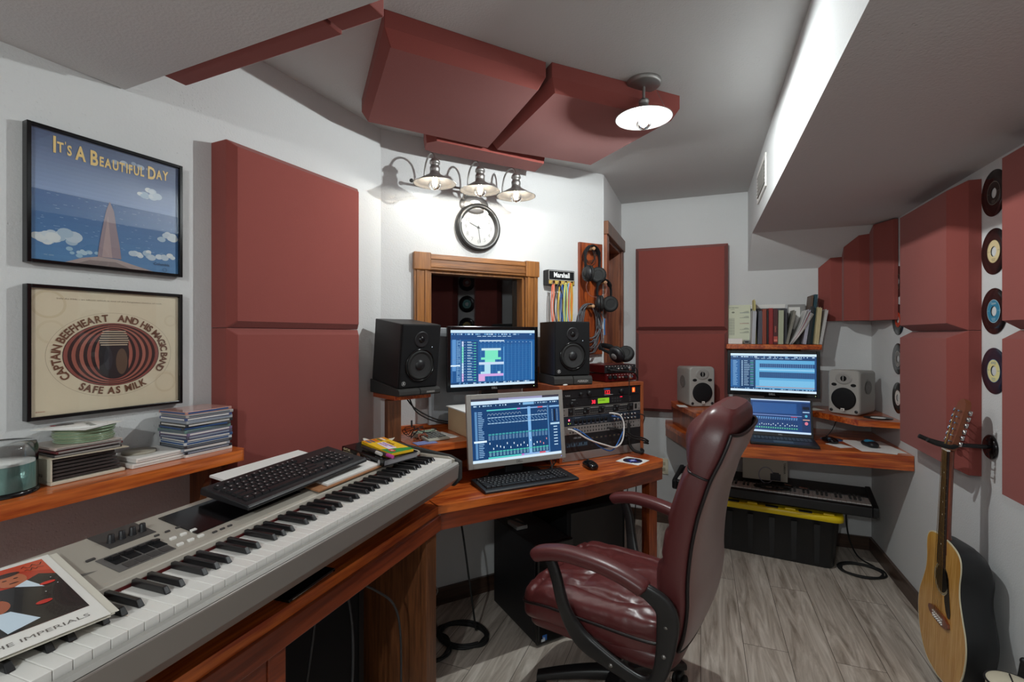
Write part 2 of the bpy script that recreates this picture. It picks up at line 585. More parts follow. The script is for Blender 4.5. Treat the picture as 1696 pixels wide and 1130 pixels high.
class Art:
    """flat print: a = to the right, b = up, both in metres; built at local x = x0 facing +x"""
    def __init__(s, eps=0.00018):
        s.items = []
        s.eps = eps
    def poly(s, pts, col, layer=1):
        n = len(pts)
        ar = sum(pts[i][0] * pts[(i + 1) % n][1] - pts[(i + 1) % n][0] * pts[i][1] for i in range(n))
        if ar < 0:
            pts = pts[::-1]
        s.items.append((pts, [list(range(n))], hexc(col) if isinstance(col, str) else col, layer))
    def rect(s, a0, b0, a1, b1, col, layer=1):
        s.poly([(a0, b0), (a1, b0), (a1, b1), (a0, b1)], col, layer)
    def ellipse(s, a, b, ra, rb, col, layer=1, n=28, a0=0, a1=2 * PI):
        s.poly([(a + ra * math.cos(a0 + (a1 - a0) * i / n), b + rb * math.sin(a0 + (a1 - a0) * i / n)) for i in range(n)], col, layer)
    def ring(s, a, b, ra, rb, wd, col, layer=1, n=48):
        o = [(a + ra * math.cos(2 * PI * i / n), b + rb * math.sin(2 * PI * i / n)) for i in range(n)]
        q = [(a + (ra - wd) * math.cos(2 * PI * i / n), b + (rb - wd) * math.sin(2 * PI * i / n)) for i in range(n)]
        s.items.append((o + q, [[i, (i + 1) % n, n + (i + 1) % n, n + i] for i in range(n)], hexc(col), layer))
    def line(s, p, q, wd, col, layer=1):
        d = Vector((q[0] - p[0], q[1] - p[1]))
        if d.length < 1e-9:
            return
        d.normalize()
        nx, ny = -d.y * wd / 2, d.x * wd / 2
        s.poly([(p[0] + nx, p[1] + ny), (p[0] - nx, p[1] - ny), (q[0] - nx, q[1] - ny), (q[0] + nx, q[1] + ny)], col, layer)
    def text(s, t, a, b, h, col, layer=2, align='L', rot=0.0, bold=0.0, stretch=1.0, width=None):
        vs, fs, wd = text_tris(t, 1, bold)
        if not fs:
            return
        k = h / 0.70
        kx = k * stretch
        if width:
            kx = width / wd
        off = 0 if align == 'L' else (-wd * kx / 2 if align == 'C' else -wd * kx)
        cr, sr = math.cos(rot), math.sin(rot)
        pts = []
        for x, y in vs:
            X, Y = x * kx + off, y * k
            pts.append((a + X * cr - Y * sr, b + X * sr + Y * cr))
        s.items.append((pts, fs, hexc(col), layer))
    def into(s, mb, x0=0.0, T=None, mi=0):
        for pts, fs, col, layer in s.items:
            mb.add([(x0 + layer * s.eps, p[0], p[1]) for p in pts], fs, False, mi, T, col)
        return mb
    def build(s, name, m, parent, x0=0.0, T=None, label=None):
        return s.into(MB(), x0, T).build(name, m, parent, label=label)

# ------------------------------------------------------------------ wall frames: local X = out of the wall, Y = along it (to the viewer's right), Z up
A0 = Vector((-1.463, 1.993, 0))
WS = Vector((0.887, 1.066, 0)).normalized()
WN = Vector((WS.y, -WS.x, 0))
LS = Vector((0.0747, 1.1015, 0)).normalized()
LN = Vector((LS.y, -LS.x, 0))
W_RZ = math.atan2(WS.y, WS.x) - PI / 2
L_RZ = math.atan2(LS.y, LS.x) - PI / 2
def WP(s, n, z=0): 
    p = A0 + WS * s + WN * n
    return (p.x, p.y, z)
def LP(s, n, z=0):
    p = A0 + LS * s + LN * n
    return (p.x, p.y, z)
XR = 1.036      # right wall
YB = 3.80       # back wall
XD = -0.57      # wall with the door
ZC = 2.41       # ceiling
R_RZ = PI       # right wall objects: X out of wall = -x, Y = -y
B_RZ = -PI / 2  # back wall objects: X out = -y, Y = +x
# ------------------------------------------------------------------ room shell
floor = struct(MB().box(-2.2, 1.3, -1.9, 4.2, -0.06, 0.0).build('floor', M['floor']))
ceiling = struct(MB().box(-2.2, 1.3, -1.9, 4.2, ZC, ZC + 0.08).build('ceiling', M['ceil']))
E_ = 0.0
wl = MB()
wl.box(-0.10, 0, -3.9, 0.0, 0, ZC)
struct(wl.build('wall_left', M['wall'], loc=LP(0, 0), rz=L_RZ))
WIN = (0.245, 0.815, 1.215, 1.735)      # s0, s1, z0, z1 of the opening
ww = MB()
ww.box(-0.10, 0, -0.08, WIN[0], 0, ZC)
ww.box(-0.10, 0, WIN[1], 1.387, 0, ZC)
ww.box(-0.10, 0, WIN[0], WIN[1], 0, WIN[2])
ww.box(-0.10, 0, WIN[0], WIN[1], WIN[3], ZC)
struct(ww.build('wall_window', M['wall'], loc=WP(0, 0), rz=W_RZ))
DO = (3.145, 3.745, 2.035)
wd = MB()
wd.box(XD - 0.10, XD, 3.066, DO[0], 0, ZC)
wd.box(XD - 0.10, XD, DO[1], YB, 0, ZC)
wd.box(XD - 0.10, XD, DO[0], DO[1], DO[2], ZC)
struct(wd.build('wall_door', M['wall']))
struct(MB().box(XD - 0.1, XR + 0.1, YB, YB + 0.1, 0, ZC).build('wall_back', M['wall']))
struct(MB().box(XR, XR + 0.1, -1.8, YB, 0, ZC).build('wall_right', M['wall']))
struct(MB().box(-1.9, XR + 0.1, -1.8, -1.7, 0, ZC).build('wall_rear', M['wall']))

# dropped soffits
so = MB()
so.add([(0.31, -1.7, 2.06), (1.036, -1.7, 2.06), (1.036, 3.5, 2.06), (0.31, 3.5, 2.06), (0.31, YB, 1.85), (1.036, YB, 1.85),
        (0.31, -1.7, ZC), (1.036, -1.7, ZC), (1.036, YB, ZC), (0.31, YB, ZC)],
       [(0, 3, 2, 1), (3, 4, 5, 2), (0, 6, 9, 4, 3), (1, 2, 5, 8, 7), (4, 9, 8, 5), (0, 1, 7, 6), (6, 7, 8, 9)])
o = struct(so.build('trim_1', M['wall']))
sc = MB()
sc.prism([(-1.70, -1.7), (0.31, -1.7), (0.31, 0.80), (-1.53, 0.895), (-1.60, 0.30)], 2.10, ZC)
struct(sc.build('trim_2', M['wall']))
# baseboards
bb = MB().box(0, 0.016, -YB, 1.7, 0, 0.085)
struct(bb.build('baseboard_right', M['base'], loc=(XR, 0, 0), rz=R_RZ))
struct(MB().box(0, 0.016, XD, XR - 0.016, 0, 0.085).build('baseboard_back', M['base'], loc=(0, YB, 0), rz=B_RZ))
struct(MB().box(0, 0.016, 0.02, 1.387, 0, 0.085).build('baseboard_window', M['base'], loc=WP(0, 0), rz=W_RZ))
struct(MB().box(0, 0.016, -3.2, 0, 0, 0.085).build('baseboard_left', M['base'], loc=LP(0, 0), rz=L_RZ))

# control-room window: casing with corner blocks, reveal, pane, dark booth behind
s0, s1, z0, z1 = WIN
win = thing('window_1', 'interior studio window with golden oak casing and dark glass', 'window', WP(0, 0), W_RZ)
del win['category']
struct(win)
cs = MB()
tw = 0.082
cs.box(0, 0.018, s0 - tw, s0, z0, z1)
cs.box(0, 0.018, s1, s1 + tw, z0, z1)
for a in (s0 - tw, s1):
    cs.box(0.018, 0.023, a + 0.012, a + 0.028, z0, z1)
    cs.box(0.018, 0.023, a + tw - 0.028, a + tw - 0.012, z0, z1)
cs.build('casing', M['oakz'], win, bevel=0.003)
ch = MB()
ch.box(0, 0.018, s0, s1, z1, z1 + tw)
ch.box(0, 0.018, s0, s1, z0 - tw, z0)
for a in (z1, z0 - tw):
    ch.box(0.018, 0.023, s0, s1, a + 0.012, a + 0.028)
    ch.box(0.018, 0.023, s0, s1, a + tw - 0.028, a + tw - 0.012)
ch.build('casing', M['oak'], win, bevel=0.003)
for a in (s0 - tw, s1):
    for b in (z1, z0 - tw):
        MB().box(0, 0.03, a - 0.004, a + tw + 0.004, b - 0.004, b + tw + 0.004).build('corner_block', M['oakz'], win, bevel=0.004)
rv = MB()
t = 0.014
rv.box(-0.11, -0.0, s0 - 0.001, s0 + t, z0, z1)
rv.box(-0.11, -0.0, s1 - t, s1 + 0.001, z0, z1)
rv.box(-0.11, -0.0, s0 + t, s1 - t, z0 - 0.001, z0 + t)
rv.box(-0.11, -0.0, s0 + t, s1 - t, z1 - t, z1 + 0.001)
rv.build('reveal', M['oakz'], win)
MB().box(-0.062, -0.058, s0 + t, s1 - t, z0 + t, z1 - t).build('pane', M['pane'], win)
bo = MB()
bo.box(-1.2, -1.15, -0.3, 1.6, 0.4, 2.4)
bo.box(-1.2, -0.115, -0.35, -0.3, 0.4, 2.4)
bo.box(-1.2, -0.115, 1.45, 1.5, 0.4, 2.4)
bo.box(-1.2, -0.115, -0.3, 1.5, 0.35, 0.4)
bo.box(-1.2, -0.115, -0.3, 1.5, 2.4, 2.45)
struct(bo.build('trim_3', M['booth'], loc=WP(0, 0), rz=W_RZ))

# doorway with wooden casing and jamb
dr = thing('door_1', 'wooden doorway casing at the end of the window wall', 'door', (XD, 0, 0), 0)
del dr['category']
struct(dr)
dt = MB()
dt.box(0, 0.02, DO[0] - 0.075, DO[0], 0, DO[2])
dt.box(0, 0.02, DO[1], DO[1] + 0.052, 0, DO[2])
dt.build('casing', M['door'], dr, bevel=0.003)
MB().box(0, 0.03, DO[0] - 0.078, DO[1] + 0.052, DO[2], DO[2] + 0.085).build('head_casing', M['post'], dr, bevel=0.004)
dj = MB()
dj.box(-0.14, 0, DO[0] - 0.001, DO[0] + 0.02, 0, DO[2])
dj.box(-0.14, 0, DO[1] - 0.02, DO[1] + 0.001, 0, DO[2])
dj.box(-0.14, 0, DO[0] + 0.02, DO[1] - 0.02, DO[2] - 0.02, DO[2] + 0.001)
dj.build('jamb', M['door'], dr)
MB().box(-0.14, -0.10, DO[0] + 0.02, DO[1] - 0.02, 0.005, DO[2] - 0.02).build('door_slab', M['door'], dr)

# ------------------------------------------------------------------ foam panels
def foam_mb(w_, h_, d=0.10, edge=0.055, inset=0.026):
    """front faces +x, spans y 0..w, z 0..h"""
    m = MB()
    q = lambda x, i: [(x, i, i), (x, w_ - i, i), (x, w_ - i, h_ - i), (x, i, h_ - i)]
    m.rings([q(0, 0), q(edge, 0), q(d, inset)], True, True, False)
    return m
def foam(label, loc, rz, w_, h_, d=0.10, edge=0.055, inset=0.026, group=None, rot=None):
    o = foam_mb(w_, h_, d, edge, inset).build('acoustic_foam', M['foam'], loc=loc, rz=rz, bevel=0.003)
    if rot:
        o.rotation_euler = rot
    return tag(o, label, 'acoustic panel', group)
G = 'maroon acoustic foam panels'
foam('large maroon foam panel on left wall beside the two framed prints, upper of its pair', LP(-0.846, 0.001, 1.424), L_RZ, 0.605, 0.617, 0.10, 0.074, 0.022, group=G)
foam('large maroon foam panel on left wall behind the long keyboard, lower of its pair', LP(-0.846, 0.001, 0.806), L_RZ, 0.605, 0.617, 0.10, 0.074, 0.022, group=G)
foam('dark maroon foam panel on back wall beside the doorway, upper of its pair', (-0.455, YB - 0.001, 1.434), B_RZ, 0.634, 0.612, group=G)
foam('dark maroon foam panel on back wall behind the left grey speaker, lower of its pair', (-0.455, YB - 0.001, 0.835), B_RZ, 0.634, 0.598, group=G)
foam('maroon foam panel on right wall between the two columns of records, upper one', (XR - 0.001, 3.02, 1.418), R_RZ, 0.555, 0.600, 0.10, 0.04, 0.03, group=G)
foam('maroon foam panel on right wall behind the guitar headstock, lower of its pair', (XR - 0.001, 3.02, 0.84), R_RZ, 0.555, 0.577, 0.10, 0.04, 0.03, group=G)
foam('maroon foam panel at right edge of the photo, upper one, nearest the camera', (XR - 0.001, 2.13, 1.418), R_RZ, 0.28, 0.600, 0.10, 0.04, 0.03, group=G)
foam('maroon foam panel at right edge of the photo, lower one, right of the guitar hanger', (XR - 0.001, 2.13, 0.84), R_RZ, 0.28, 0.577, 0.10, 0.04, 0.03, group=G)

foam('wide maroon foam panel on right wall just out of frame, upper one', (XR - 0.001, 1.670, 1.418), R_RZ, 0.61, 0.600, 0.10, 0.04, 0.03, group=G)
foam('wide maroon foam panel on right wall just out of frame, lower one', (XR - 0.001, 1.670, 0.84), R_RZ, 0.61, 0.577, 0.10, 0.04, 0.03, group=G)

def ceil_foam(label, face, base, zt=ZC - 0.001, zb=2.31, r=0):
    m = MB()
    n = len(face)
    zb2 = zb + 0.045
    mid = [base[i] for i in range(n)]
    m.rings([[(p[0], p[1], zt) for p in base], [(p[0], p[1], zb2) for p in mid], [(p[0], p[1], zb) for p in face]], True, True, False)
    o = m.build('acoustic_foam', M['foam'], bevel=0.003)
    return tag(o, label, 'acoustic panel', G)
def grow(poly, d):
    c = Vector((sum(p[0] for p in poly) / len(poly), sum(p[1] for p in poly) / len(poly)))
    out = []
    n = len(poly)
    for i, p in enumerate(poly):
        a = (Vector(p) - Vector(poly[i - 1])).normalized()
        b = (Vector(poly[(i + 1) % n]) - Vector(p)).normalized()
        na, nb = Vector((a.y, -a.x)), Vector((b.y, -b.x))
        if (Vector(p) - c).dot(na) < 0:
            na, nb = -na, -nb
        out.append(tuple(Vector(p) + (na + nb) * d / (1 + na.dot(nb))))
    return out
P1 = [(-0.915, 1.296), (-0.565, 1.723), (-0.966, 2.163), (-1.323, 1.713)]
P2 = [(-0.513, 1.765), (-0.116, 2.17), (-0.550, 2.580), (-0.932, 2.200)]
g1 = grow(P1, 0.024)
g2 = grow(P2, 0.024)
ceil_foam('square maroon foam panel on the ceiling, left of the joined pair', P1, g1)
ceil_foam('maroon foam panel on the ceiling beside the round ceiling lamp', P2, g2)
# strip behind, along the window wall
q = lambda s, n: WP(s, n)[:2]
P3 = [q(0.185, 0.115), q(0.245, 0.10), q(0.825, 0.10), q(0.80, 0.232), q(0.20, 0.245), q(0.165, 0.20)]
g3 = grow(P3, 0.006)
ceil_foam('narrow maroon foam strip on the ceiling right above the three shade sconce', P3, g3, zb=2.305)
# on the end of the left soffit
foam('thin maroon foam strip showing past the left soffit edge, longer one', (-0.785, 0.8590, 2.102), PI / 2 - 0.052, 0.572, 0.30, 0.062, 0.056, 0.004, group=G, rot=(0, 0, PI / 2 - 0.052))
foam('thin maroon foam strip at the top edge of the photo on the left soffit', (-0.655, 0.8520, 2.102), PI / 2 - 0.052, 0.12, 0.30, 0.052, 0.046, 0.004, group=G, rot=(0, 0, PI / 2 - 0.052))
# stepped blocks in the back right corner, under the soffit
def stop(y): return min(2.058, 2.06 - max(0, y - 3.5) * 0.7) - 0.004
def corner_foam(poly, zb, label):
    m = MB()
    m.prism(poly, zb, 0, ztop=[stop(p[1]) for p in poly])
    return tag(m.build('acoustic_foam', M['foam'], bevel=0.003), label, 'acoustic panel', 'stepped foam blocks in the back corner')
corner_foam([(0.735, 3.798), (0.79, 3.718), (0.866, 3.713), (0.866, 3.798)], 1.492, 'maroon foam block in the back corner, leftmost step beside the books')
corner_foam([(0.868, 3.798), (0.850, 3.70), (0.846, 3.640), (0.906, 3.562), (0.972, 3.553), (1.034, 3.60), (1.034, 3.798)], 1.490, 'maroon foam block in the back corner, middle step')
corner_foam([(1.034, 3.552), (0.957, 3.55), (0.955, 3.468), (0.968, 3.440), (1.012, 3.33), (1.034, 3.33)], 1.487, 'maroon foam block in the back corner, rightmost tallest step by the records')

# ------------------------------------------------------------------ framed prints on the left wall
def frame(label, s_a, s_b, za, zb, art, edge='black'):
    w_, h_ = s_b - s_a, zb - za
    t = thing('framed_print', label, 'picture', LP(s_a, 0.001, za), L_RZ, 'framed record sleeves on the left wall')
    m = MB()
    f = 0.009
    d = 0.024
    m.box(0, d, 0, f, 0, h_)
    m.box(0, d, w_ - f, w_, 0, h_)
    m.box(0, d, f, w_ - f, 0, f)
    m.box(0, d, f, w_ - f, h_ - f, h_)
    m.build('frame', M['blackg'], t, bevel=0.0012)
    m2 = MB()
    m2.box(0, 0.014, f, w_ - f, f, h_ - f, col=hexc('808080'))
    art.into(m2, 0.0142)
    m2.build('print', M['art'], t)
    MB().add([(0.020, f, f), (0.020, w_ - f, f), (0.020, w_ - f, h_ - f), (0.020, f, h_ - f)], [(0, 1, 2, 3)]).build('glazing', M['fglass'], t)
    return t
# print one: blue sky, sea and clouds, golden title
a = Art()
W1, H1 = 0.366, 0.345
f = 0.009
a.rect(f, f, W1 - f, H1 - f, '6E88AE', 0)
for k in range(14):
    b0 = 0.185 + (H1 - f - 0.185) * k / 14
    b1 = 0.185 + (H1 - f - 0.185) * (k + 1) / 14
    u = k / 13
    c = [int(x + (y - x) * u) for x, y in zip((124, 146, 182), (78, 92, 122))]
    a.rect(f, b0, W1 - f, b1, '%02X%02X%02X' % tuple(c), 1)
for k in range(10):
    b0 = f + (0.186 - f) * k / 10
    b1 = f + (0.186 - f) * (k + 1) / 10
    u = k / 9
    c = [int(x + (y - x) * u) for x, y in zip((74, 124, 168), (52, 92, 142))]
    a.rect(f, b0, W1 - f, b1, '%02X%02X%02X' % tuple(c), 1)
rr = random.Random(3)
for k in range(130):
    x, y = rr.uniform(f + .01, W1 - f - .012), rr.uniform(0.06, 0.182)
    a.rect(x, y, x + rr.uniform(.002, .008), y + .0008, rr.choice(['86A6C8', '3F70A2', '9DB6CE']), 2)
def cloud(cx_, cy_, wx, hy, n, cols, layer):
    for k in range(n):
        u = rr.uniform(-1, 1)
        v = rr.uniform(-1, 1) * (1 - abs(u) * 0.75)
        r = rr.uniform(0.2, 0.42) * hy
        px = min(max(cx_ + u * wx, f + r * 1.4), W1 - f - r * 1.4)
        py = min(max(cy_ + v * hy * 0.6, f + r * 1.05), H1 - f - r * 1.05)
        a.ellipse(px, py, r * 1.35, r, cols[k % len(cols)], layer + 0.12 * k, 14)
cl = ['C3CDD2', 'B3C1CB', 'CED3D2', '9FB4C4']
cloud(0.065, 0.068, 0.05, 0.036, 16, cl, 3)
cloud(0.105, 0.040, 0.045, 0.018, 9, ['8FB0C4', 'A6BECB'], 3)
cloud(0.325, 0.115, 0.025, 0.026, 9, cl, 3)
cloud(0.285, 0.060, 0.06, 0.026, 14, cl, 3)
cloud(0.275, 0.235, 0.024, 0.026, 10, cl, 3)
cloud(0.23, 0.305, 0.05, 0.018, 10, ['8A99AE', 'A2AFBD'], 2)
# a plain rock and a soft pinkish shape standing in for the sleeve's figure
a.poly([(0.075, f), (0.115, 0.026), (0.15, 0.034), (0.195, 0.032), (0.25, 0.018), (0.29, f)], 'A08F8A', 6)
a.poly([(0.10, f), (0.13, 0.022), (0.19, 0.024), (0.23, f)], '7E6F6C', 6.5)
a.poly([(0.148, 0.034), (0.152, 0.07), (0.160, 0.12), (0.168, 0.165), (0.176, 0.19), (0.186, 0.165), (0.192, 0.12), (0.200, 0.07), (0.204, 0.034)], '8C7A80', 7)
a.poly([(0.158, 0.034), (0.164, 0.09), (0.172, 0.150), (0.177, 0.09), (0.182, 0.034)], 'A48E8C', 7.5)
# arched title
title = "IT'S A BEAUTIFUL DAY"
sizes = [0.040, .025, .016, .025, 0, .036, 0, .038, .025, .025, .025, .025, .025, .025, .025, .025, 0, .035, .026, .026]
xx = 0.052
for chh, hh in zip(title, sizes):
    if chh == ' ':
        xx += 0.006
        continue
    wd_ = text_tris(chh, 1, 0.03)[2] * hh / 0.7 * 0.60
    u = (xx - 0.05) / 0.27
    yy = 0.293 - 0.016 * (1 - (2 * u - 1) ** 2) * 0 - 0.010 * math.sin(u * PI) + 0.006
    if chh == "'":
        yy += 0.012
    a.text(chh, xx, yy - hh * 0.3, hh, 'E4C47C', 8, stretch=0.60, bold=0.03)
    xx += wd_ + 0.0024
a.text('Columbia', 0.287, 0.030, 0.008, '2E4E6E', 8, bold=0.02)
a.ring(0.318, 0.018, 0.006, 0.006, 0.001, '2E4E6E', 8, 20)
a.text('DSC 60005', 0.035, 0.022, 0.003, '9DB0BE', 8)
frame('framed blue sky and sea print with a golden arched title, upper frame on left wall', -1.318, -0.952, 1.579, 1.925, a)

a = Art()
W2, H2 = 0.366, 0.338
a.rect(f, f, W2 - f, H2 - f, 'D4C6AA', 0)
for (x, y, r, c) in [(0.045, 0.29, 0.036, 'CBBB9B'), (0.05, 0.22, 0.03, 'CFC0A2'), (0.32, 0.07, 0.03, 'CDBD9F'), (0.335, 0.255, 0.018, 'CFC0A3')]:
    a.ring(x, y, r, r, 0.006, c, 1)
cxx, cyy = 0.187, 0.158
a.ring(cxx, cyy, 0.149, 0.115, 0.0006, '8D7A66', 1, 80)
a.ellipse(cxx, cyy, 0.115, 0.087, '3A211E', 1, 60)
for k, c in enumerate(['8A4A40', '2C1816', '9A5748', '3A1F1B', 'A56252', '2E1917', '8E4D42', '251413', 'A05B4C', '2A1715']):
    u = 1 - k * 0.075
    a.ellipse(cxx, cyy, 0.113 * u, 0.086 * (1 - k * 0.03), c, 1.5 + k * 0.3, 48)
a.poly([(cxx - 0.035 + 0.07 * i / 12, cyy + (0.066 * math.sqrt(max(0, 1 - ((i / 12 * 2 - 1) ** 2) * 0.6)))) for i in range(13)] +
       [(cxx + 0.035 - 0.07 * i / 12, cyy - (0.066 * math.sqrt(max(0, 1 - ((i / 12 * 2 - 1) ** 2) * 0.6)))) for i in range(13)], '1E1A1C', 5)
for k in range(7):
    y = cyy + 0.025 + k * 0.0062
    ww_ = 0.036 - 0.002 * abs(k - 2)
    a.rect(cxx - ww_, y, cxx + ww_, y + 0.003, 'B9A68E', 5.5)
a.ellipse(cxx - 0.014, cyy - 0.012, 0.010, 0.03, '2C2A30', 6)
a.ellipse(cxx + 0.018, cyy - 0.02, 0.014, 0.036, '5B4636', 6)
def ring_text(s, a_from, a_to, ra, rb, h, flip=False, col='6B4430'):
    # spread letters evenly by advance along the ellipse
    adv = [text_tris(c_, 1, 0.03)[2] + 0.10 if c_ != ' ' else 0.38 for c_ in s]
    tot = sum(adv)
    acc = 0
    for c_, w_ in zip(s, adv):
        u = (acc + w_ / 2) / tot
        th = math.radians(a_from + (a_to - a_from) * u)
        acc += w_
        if c_ == ' ':
            continue
        x, y = cxx + ra * math.cos(th), cyy + rb * math.sin(th)
        tx, ty = -ra * math.sin(th), rb * math.cos(th)
        if a_to < a_from:
            tx, ty = -tx, -ty
        rot = math.atan2(ty, tx)
        hw = text_tris(c_, 1, 0.03)[2] * h / 0.7 * 0.5 * 0.9
        bx = x - math.cos(rot) * hw
        by = y - math.sin(rot) * hw
        a.text(c_, bx, by, h, col, 8, rot=rot, bold=0.03, stretch=0.9)
ring_text('CAPTAIN BEEFHEART', 216, 96, 0.120, 0.092, 0.0185)
ring_text('AND HIS MAGIC BAND', 86, -30, 0.120, 0.092, 0.0185)
ring_text('SAFE AS MILK', 234, 306, 0.141, 0.1085, 0.0185)
a.text('Safe As Milk - an album which is one of the forgotten classics of rock', 0.06, H2 - 0.034, 0.0035, '7A6A58', 2, width=0.25)
a.text('BUDDAH', 0.02, 0.018, 0.003, 'B0584A', 2)
frame('framed cream print with an oval of dark red stripes and ringed lettering, lower frame', -1.318, -0.952, 1.188, 1.526, a)

# ------------------------------------------------------------------ 7-inch records on the right wall
def record(y, z, lab_col, ring_col, label, txt=None, under='141315', hole=0.019):
    t = thing('vinyl_record', label, 'record', (XR - 0.001, y, z), R_RZ, 'small records pinned to the right wall')
    m = MB()
    prof_o = [(0.087, 0.0), (0.0875, 0.001), (0.087, 0.002), (0.055, 0.0018), (0.046, 0.0018), (0.045, 0.0022), (hole, 0.0022), (hole, 0.0)]
    m.lathe(prof_o + [prof_o[0]], 56, T=FX, cap=False)
    m.build('disc', colm(under, 0.22, 0.3), t)
    A = Art()
    n = 40
    A.ring(0, 0, 0.044, 0.044, 0.044 - hole - 0.0006, lab_col, 1, 40)
    A.ring(0, 0, 0.044, 0.044, 0.0018, ring_col, 2, 40)
    if txt:
        A.text(txt, 0, 0.026, 0.008, ring_col, 3, 'C', bold=0.02)
    A.text('STEREO', -0.034, 0.0, 0.003, ring_col, 3, 'C')
    A.text('45 RPM', 0.034, 0.0, 0.003, ring_col, 3, 'C')
    for k in range(3):
        A.rect(-0.014 + k * 0.002, -0.028 - k * 0.004, 0.014 - k * 0.002, -0.0268 - k * 0.004, ring_col, 3)
    A.build('paper_label', M['art'], t, x0=0.0024)
    return t
record(2.375, 1.937, '26221F', '8F8A80', 'small black record with black label, topmost in the column near the right edge')
record(2.375, 1.716, 'D8C79A', '6E5A36', 'small record with cream label, second from top in the column near the right edge')
record(2.375, 1.490, '2E7FA0', 'BBD3DA', 'small record with turquoise label, third down near the right edge', 'Capitol')
record(2.375, 1.264, 'E0D79A', '4C7FA8', 'small bluish record with yellow and white label, lowest above the guitar hanger', 'ATCO', '1B2434')
record(3.335, 1.700, '2A2320', '75604C', 'small record with dark label, topmost in the farther column behind the foam panel')
record(3.335, 1.486, 'C8401F', '3A1510', 'small record with orange red label in the farther column')
record(3.335, 1.266, '7A7672', 'C8C2BC', 'small record with grey label in the farther column, second from bottom')
record(3.335, 1.046, 'E6E0DA', '8A4A48', 'small record with white label in the farther column, just above the grey speaker')

for k_, (z_, c_, r_) in enumerate([(1.937, 'A04A3A', 'E0C8B0'), (1.716, '3E8A8A', 'C8DCD8'), (1.490, 'C8B070', '5A4A30'), (1.264, '303030', '9A9A9A')]):
    record(1.762, z_, c_, r_, 'small record seen only as a reflection in the studio window, %s' % ['topmost', 'second from top', 'third from top', 'lowest'][k_])

# ------------------------------------------------------------------ left wall shelf with bracket
shelf_z = 1.045
sh = thing('wall_shelf', 'long orange wooden wall shelf under the framed prints, full of discs', 'shelf', LP(-0.862, 0, shelf_z), L_RZ)
m = MB()
m.box(0.001, 0.20, -1.5, 0.0, -0.030, 0.0)
m.box(0.001, 0.20, 0.0, 0.035, -0.030, 0.0)
m = MB().prism([(0.001, -1.5), (0.20, -1.5), (0.20, -0.012), (0.185, 0.0), (0.001, 0.0)], -0.034, 0.0)
m.build('board', M['desk'], sh, bevel=0.009, seg=3)
def bracket_mb(d=0.155, h=0.20, t=0.022):
    pts = [(0.002, 0)]
    pts += [(d, 0), (d, -0.022), (d - 0.03, -0.035)]
    for k in range(9):
        u = k / 8
        pts.append((d - 0.035 - (d - 0.085) * math.sin(u * PI / 2), -0.045 - (h - 0.09) * (1 - math.cos(u * PI / 2))))
    pts += [(0.04, -h + 0.02), (0.022, -h), (0.002, -h)]
    return MB().prism([(p[0], p[1]) for p in pts], 0, t, T=Matrix(((1, 0, 0, 0), (0, 0, 1, 0), (0, 1, 0, 0), (0, 0, 0, 1))))
bm = bracket_mb()
b1 = bm.build('bracket', M['post'], sh, loc=(0, -0.055, -0.034))
b2 = bm.build('bracket', M['post'], sh, loc=(0, -1.3, -0.034))

# things on the left shelf
def on_shelf(s, n, z=0.0): return LP(s, n, shelf_z + 0.0005 + z)
tb = thing('disc_tub', 'clear spindle tub of greenish blank discs at the left end of the shelf', 'disc tub', on_shelf(-1.392, 0.100), L_RZ)
MB().lathe([(0.066, 0), (0.066, 0.007), (0.062, 0.010), (0.0, 0.010)], 40).build('base', M['blackg'], tb)
MB().lathe([(0.059, 0.0105), (0.059, 0.066), (0.008, 0.066)], 40, cap=True).build('disc_stack', mat('blank_disc_stack', '7FA39B', rough=0.3, metal=0.35, bump=0.6, bscale=90), tb)
MB().lathe([(0.0585, 0.0665), (0.0585, 0.070), (0.0, 0.0702)], 40).build('top_disc', M['paper'], tb)
MB().lathe([(0.0635, 0.0105), (0.0635, 0.100), (0.060, 0.1125), (0.0, 0.114)], 40).build('cover', M['clear'], tb)
mx = thing('disc_wallet_box', 'beige cardboard box of dark disc sleeves with upside down lettering, on left shelf', 'box', on_shelf(-1.232, 0.012), L_RZ)
m = MB()
m.box(0, 0.125, -0.085, 0.068, 0, 0.008)
m.box(0, 0.004, -0.085, 0.068, 0.008, 0.062)
m.box(0.004, 0.125, -0.085, -0.081, 0.008, 0.062)
for k in range(5):
    pass
m.build('carton', colm('C9C0AE', 0.7), mx, bevel=0.002)
for k in range(6):
    MB().box(0.008, 0.118, -0.078 + k * 0.0, 0.062 - k * 0.003, 0.010 + k * 0.0085, 0.0155 + k * 0.0085).build('disc_sleeve', colm('3A3534', 0.4), mx)
MB().prism([(0.0, -0.087), (0.128, -0.087), (0.138, 0.070), (0.0, 0.075)], 0.0625, 0.064).build('flap', colm('C4B7A2', 0.7), mx)
A = Art()
A.text('memorex', 0.0, 0.0, 0.010, '3C3A38', 1, 'C', rot=PI, bold=0.02)
A.ellipse(-0.045, 0.022, 0.0, 0.0, '777777', 0)
A.items.pop()
A.build('printed_name', M['art'], mx, x0=0.0, T=Tr(0.06, -0.0856, 0.024) @ Rz(-PI / 2))
cs_ = ['B8A89C', '5E1F22', '2B2627']
